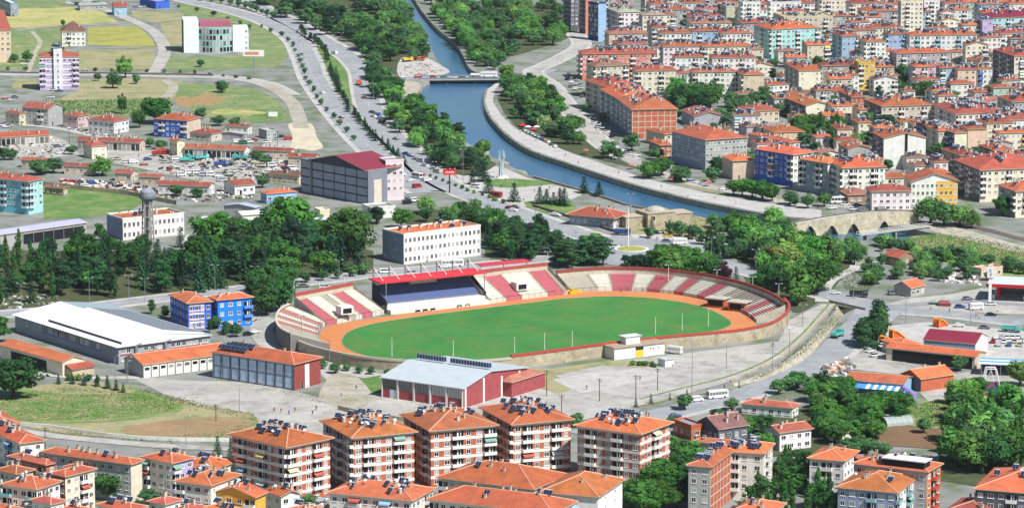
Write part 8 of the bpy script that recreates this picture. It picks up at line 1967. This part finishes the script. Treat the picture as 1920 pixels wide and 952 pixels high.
# umbrellas of the promenade cafe
for i, (x, y, c) in enumerate(((980, 243, 'c03038'), (990, 246, 'd8d4cc'), (1000, 250, 'b83040'), (1006, 246, 'dcd8d0'), (1066, 268, 'c87858'), (1098, 290, 'b06050'), (1185, 318, 'c06858'), (1328, 350, 'b85858'), (1365, 356, 'c07050'))):
    q = P(x, y); g = thing('parasol', f"{'white' if c[0] == 'd' else 'red' if i < 4 else 'faded terracotta'} parasol of the riverside tea garden", 'parasol', q, frm='the road bridge', group='tea garden parasols', key=x)
    b = MB(); b.bar((0, 0, 0), (0, 0, 2.6), .06, 'steel', 5); obj('pole', b, g); b = MB(); b.lathe([(2.0, 2.2), (1.0, 2.7), (.05, 3.0)], 'paint', 8); obj('canopy', b, g, color=srgb(c))
# ---- lamp posts and poles
def lamp(x, y, h, place, frm, group, double=True):
    q = P(x, y); t = thing('street_lamp', f'slim grey street lamp {place}', 'street lamp', q, group=group, frm=frm, key=x)
    b = MB(); b.bar((0, 0, 0), (0, 0, h), .14, 'steel', 6, .08); obj('pole', b, t); b = MB()
    for s in ((-1, 1) if double else (1,)):
        b.bar((0, 0, h - .2), (1.5 * s, -.2, h + .3), .06, 'steel', 4); b.box(1.3 * s - .4, 1.3 * s + .4, -.4, .05, h + .25, h + .42, 'tank_white')
    obj('lamp_head', b, t)
for x, y, h in ((40, 575, 9), (168, 574, 11), (242, 560, 9), (272, 566, 9), (403, 545, 10), (478, 543, 9), (614, 520, 10), (636, 525, 8), (525, 540, 7)): lamp(x, y, h, 'along the street beside the park', 'the tiled shed', 'street lamps by the park')
for x, y, h in ((868, 345, 16), (915, 420, 12), (1004, 440, 11), (1230, 492, 10), (1334, 492, 10), (1417, 510, 9), (1182, 420, 13)): lamp(x, y, h, 'along the lower boulevard', 'the mill', 'street lamps of the lower boulevard')
for x, y, h in ((1297, 748, 11), (1298, 692, 9), (1362, 690, 9), (1448, 696, 9), (1480, 668, 10), (1505, 612, 8), (1698, 608, 10), (1820, 610, 10), (1600, 560, 9)): lamp(x, y, h, 'along the road past the stadium', 'the brick towers', 'street lamps past the stadium')
for x, y, h in ((566, 640, 9), (618, 680, 8), (1476, 620, 7), (240, 718, 9), (216, 710, 8), (449, 772, 9), (349, 838, 10), (237, 720, 8)): lamp(x, y, h, 'around the school and stadium lane', 'the sports hall', 'street lamps by the school', False)
for x, y, h in ((540, 40, 9), (560, 84, 9), (600, 140, 9), (655, 216, 9), (640, 90, 9), (700, 190, 9), (745, 258, 9), (620, 60, 9), (477, 128, 8), (1088, 36, 9), (1119, 60, 9)): lamp(x, y, h, 'along the upper boulevard', 'the fields', 'street lamps of the upper boulevard')
def pole(x, y, h, place, frm, group):
    q = P(x, y); t = thing('utility_pole', f'dark utility pole {place}', 'utility pole', q, group=group, frm=frm, key=x); b = MB(); b.bar((0, 0, 0), (0, 0, h), .16, 'bark', 6, .11); obj('pole', b, t)
    b = MB(); b.box(-1, 1, -.08, .08, h - .6, h - .45, 'dark_steel'); b.box(-.7, .7, -.08, .08, h - 1.2, h - 1.05, 'dark_steel'); obj('crossarm', b, t)
for x, y, h in ((1025, 742, 9), (1124, 752, 8), (1192, 748, 8.5), (1233, 732, 8), (1053, 772, 6), (85, 846, 8), (405, 790, 6)): pole(x, y, h, 'on the pale lot', 'the school', 'utility poles on the lots')
for x, y, h in ((1217, 310, 9), (1455, 225, 8), (1605, 285, 10), (1835, 290, 7), (205, 262, 8), (520, 275, 8), (130, 270, 8)): pole(x, y, h, 'rising among the houses', 'the workshops', 'utility poles among houses')
# ---- people
def person_mesh():
    me = bpy.data.meshes.new('person'); V = [(0, 0, .95), (0, 0, 1.2), (0, .01, 1.42), (0, 0, 1.52), (0, -.01, 1.64), (.1, 0, .9), (.13, -.12, .5), (.14, .02, .08), (.14, -.14, .05), (-.1, 0, .9), (-.13, .1, .5), (-.14, .16, .1), (-.14, .04, .05),
        (.2, 0, 1.4), (.27, .06, 1.12), (.3, -.06, .9), (-.2, 0, 1.4), (-.28, -.08, 1.13), (-.3, -.2, .95)]
    E = [(0, 1), (1, 2), (2, 3), (3, 4), (0, 5), (5, 6), (6, 7), (7, 8), (0, 9), (9, 10), (10, 11), (11, 12), (2, 13), (13, 14), (14, 15), (2, 16), (16, 17), (17, 18)]
    rad = [.15, .14, .16, .06, .11, .1, .075, .05, .04, .1, .075, .05, .04, .075, .055, .04, .075, .055, .04]
    me.from_pydata(V, E, []); o = bpy.data.objects.new('person', me); COL.objects.link(o)
    o.modifiers.new('skin', 'SKIN')
    for sv, r in zip(me.skin_vertices[0].data, rad): sv.radius = (r, r)
    me.skin_vertices[0].data[0].use_root = True
    ss = o.modifiers.new('sub', 'SUBSURF'); ss.levels = ss.render_levels = 1
    bpy.context.view_layer.update()
    m2 = bpy.data.meshes.new_from_object(o.evaluated_get(bpy.context.evaluated_depsgraph_get())); bpy.data.objects.remove(o)
    m2.materials.clear(); m2.materials.append(MATS['skin']); m2.materials.append(MATS['paint']); m2.materials.append(MATS['rubber'])
    for p in m2.polygons:
        z = p.center.z; p.material_index = 0 if z > 1.5 else 1 if z > .92 else 2
    return m2
PM = person_mesh()
def person(x, y, hexc, label, rz=0.0, z=.1):
    q = P(x, y, z); thing('person', label, 'person', (q.x, q.y, z), rz, me=PM, color=srgb(hexc), key=x)
for x, y, c, l in ((514, 772, '303848', 'person in dark top playing on the school yard near the plot'), (527, 773, 'b03030', 'person in red top playing beside a darker teammate'), (553, 772, '2c2c34', 'person in black running on the open school yard'), (542, 777, '3858a0', 'person in blue crouching low on the school yard'), (593, 768, '404048', 'person in grey furthest out on the school yard'), (586, 778, '202428', 'person in black bending by the yard edge')):
    person(x, y, c, l, TR.uniform(0, 6))
for x, y, c, l in ((1449, 650, '303440', 'person in dark clothes walking beside the stadium bend'), (1362, 668, '2c3a60', 'person in blue walking across the forecourt'), (982, 378, '30303a', 'person in dark clothes standing on the plaza'), (1830, 594, 'c06050', 'person in light red crossing at the station'), (1165, 548, 'b03838', 'person in red on the clay track'), (948, 340, '404858', 'person beside the white monument'), (1080, 438, 'c8a888', 'person in beige walking by the boulevard'), (1010, 292, '384048', 'person strolling on the promenade near the grove'), (1084, 308, '303848', 'person in dark coat on the promenade bend'), (1290, 370, '505868', 'person on the promenade below the grey block'), (1596, 402, '483838', 'person on the crown of the stone bridge'), (1601, 402, '303848', 'second walker on the stone bridge')):
    person(x, y, c, l, TR.uniform(0, 6))

rubble('scrap_debris', [(0, 270), (100, 258), (150, 285), (60, 300), (0, 292)], 160, .8, ['steel', 'dark_steel', 'chimney_stone', 'white_frame', 'rubber', 'concrete'], 'odds and ends in the paved workshop yard', 7)
rubble('scrap_debris', [(300, 345), (420, 352), (470, 360), (480, 372), (380, 380), (300, 372)], 220, .8, ['chimney_stone', 'dark_steel', 'white_frame', 'concrete', 'bark'], 'stacked timber and stone behind the white stores', 8)
rubble('scrap_debris', [(120, 236), (160, 244), (300, 262), (300, 268), (150, 252)], 90, .7, ['chimney_stone', 'dark_steel', 'white_frame', 'concrete'], 'clutter along the pale workshop street', 9)
rubble('scrap_debris', [(1100, 230), (1110, 225), (1160, 268), (1150, 272)], 60, .6, ['chimney_stone', 'white_frame', 'concrete'], 'pavement clutter along the promenade street', 10)
rubble('scrap_debris', [(570, 940), (640, 930), (640, 952), (580, 960)], 60, .6, ['chimney_stone', 'white_frame', 'concrete'], 'odds and ends between the first brick towers', 11)

PR = random.Random(3)
def crowd(pts, place, frm):
    for x, y in pts:
        w_, hx = PR.choice((('dark clothes', '30343e'), ('a white top', 'd6d4ce'), ('a red top', 'a83a38'), ('a blue top', '35559a'), ('beige clothes', 'b09c80')))
        q = P(x, y, .15); thing('person', f'person in {w_} {place}', 'person', (q.x, q.y, .15), PR.uniform(0, 6), me=PM, color=srgb(hx), key=x, frm=frm, group='people ' + place)
crowd([(930, 200), (926, 186), (948, 226), (975, 250), (1030, 274), (1060, 292), (1140, 318), (1190, 336), (1240, 352), (1340, 372), (1380, 382), (1450, 394), (1160, 326), (1005, 264)], 'walking on the promenade', 'the road bridge')
crowd([(960, 346), (985, 350), (1002, 360), (970, 366), (1030, 356), (1050, 364), (925, 344), (940, 352), (1015, 350)], 'on the riverside plaza', 'the red sign')
crowd([(1200, 446), (1215, 448), (1232, 450), (1246, 448), (1310, 456), (1330, 458)], 'by the taxi rank', 'the roundabout')
crowd([(1780, 585), (1745, 580), (1870, 585), (1890, 560), (1835, 598)], 'near the filling station', 'the creek')
crowd([(330, 300), (380, 315), (420, 305), (460, 312), (260, 295), (510, 296)], 'working in the vehicle yard', 'the boulevard')
crowd([(720, 716), (668, 730), (640, 742), (1010, 716), (1100, 730), (1200, 712)], 'crossing the forecourt', 'the school')
# ================================================================== light summer haze over the valley
m, nt, b_ = nodes_mat('valley_air')
nt.nodes.remove(b_)
pv = N(nt, 'ShaderNodeVolumePrincipled')
pv.inputs['Color'].default_value = (0.86, 0.92, 1.0, 1)
pv.inputs['Density'].default_value = HAZE
pv.inputs['Anisotropy'].default_value = 0.2
nt.links.new(pv.outputs[0], nt.nodes['Material Output'].inputs['Volume'])
hb = MB(); hb.box(-9100, 9100, -1450, 16100, -4.6, 268, 'valley_air')
hz = obj('haze', hb); hz['kind'] = 'stuff'; hz['label'] = 'thin bluish summer haze over the whole valley'; hz['category'] = 'haze'
# ================================================================== labels: whatever looks alike is told apart by its order from a landmark
ORD = ['first', 'second', 'third', 'fourth', 'fifth', 'sixth', 'seventh', 'eighth', 'ninth', 'tenth', 'eleventh', 'twelfth', 'thirteenth', 'fourteenth', 'fifteenth', 'sixteenth', 'seventeenth', 'eighteenth', 'nineteenth', 'twentieth']
DOWN = {'the boulevard', 'the school yard'}     # landmarks that lie to the right of their zone
groups = {}
for o, lab, key, frm in THINGS: groups.setdefault(lab, []).append((key, o, frm))
for lab, it in groups.items():
    if len(it) == 1: it[0][1]['label'] = lab; continue
    frm = it[0][2] or 'the boulevard'
    it.sort(key=lambda t: -t[0] if frm in DOWN and any(k in lab for k in ('valley', 'workshop', 'vehicle yard', 'lilac', 'depot', 'scrap')) else t[0])
    for i, (k, o, f) in enumerate(it):
        w_ = ORD[i] if i < 20 else f'{i + 1}' + ('th' if 10 < (i + 1) % 100 < 14 else {1: 'st', 2: 'nd', 3: 'rd'}.get((i + 1) % 10, 'th'))
        o['label'] = f'{lab}, {w_} from {frm}'
        if 'group' not in o: o['group'] = lab
print('BUILDINGS', NB[0], 'TREES', COUNT, 'OBJECTS', len(bpy.data.objects), 'THINGS', len(THINGS))
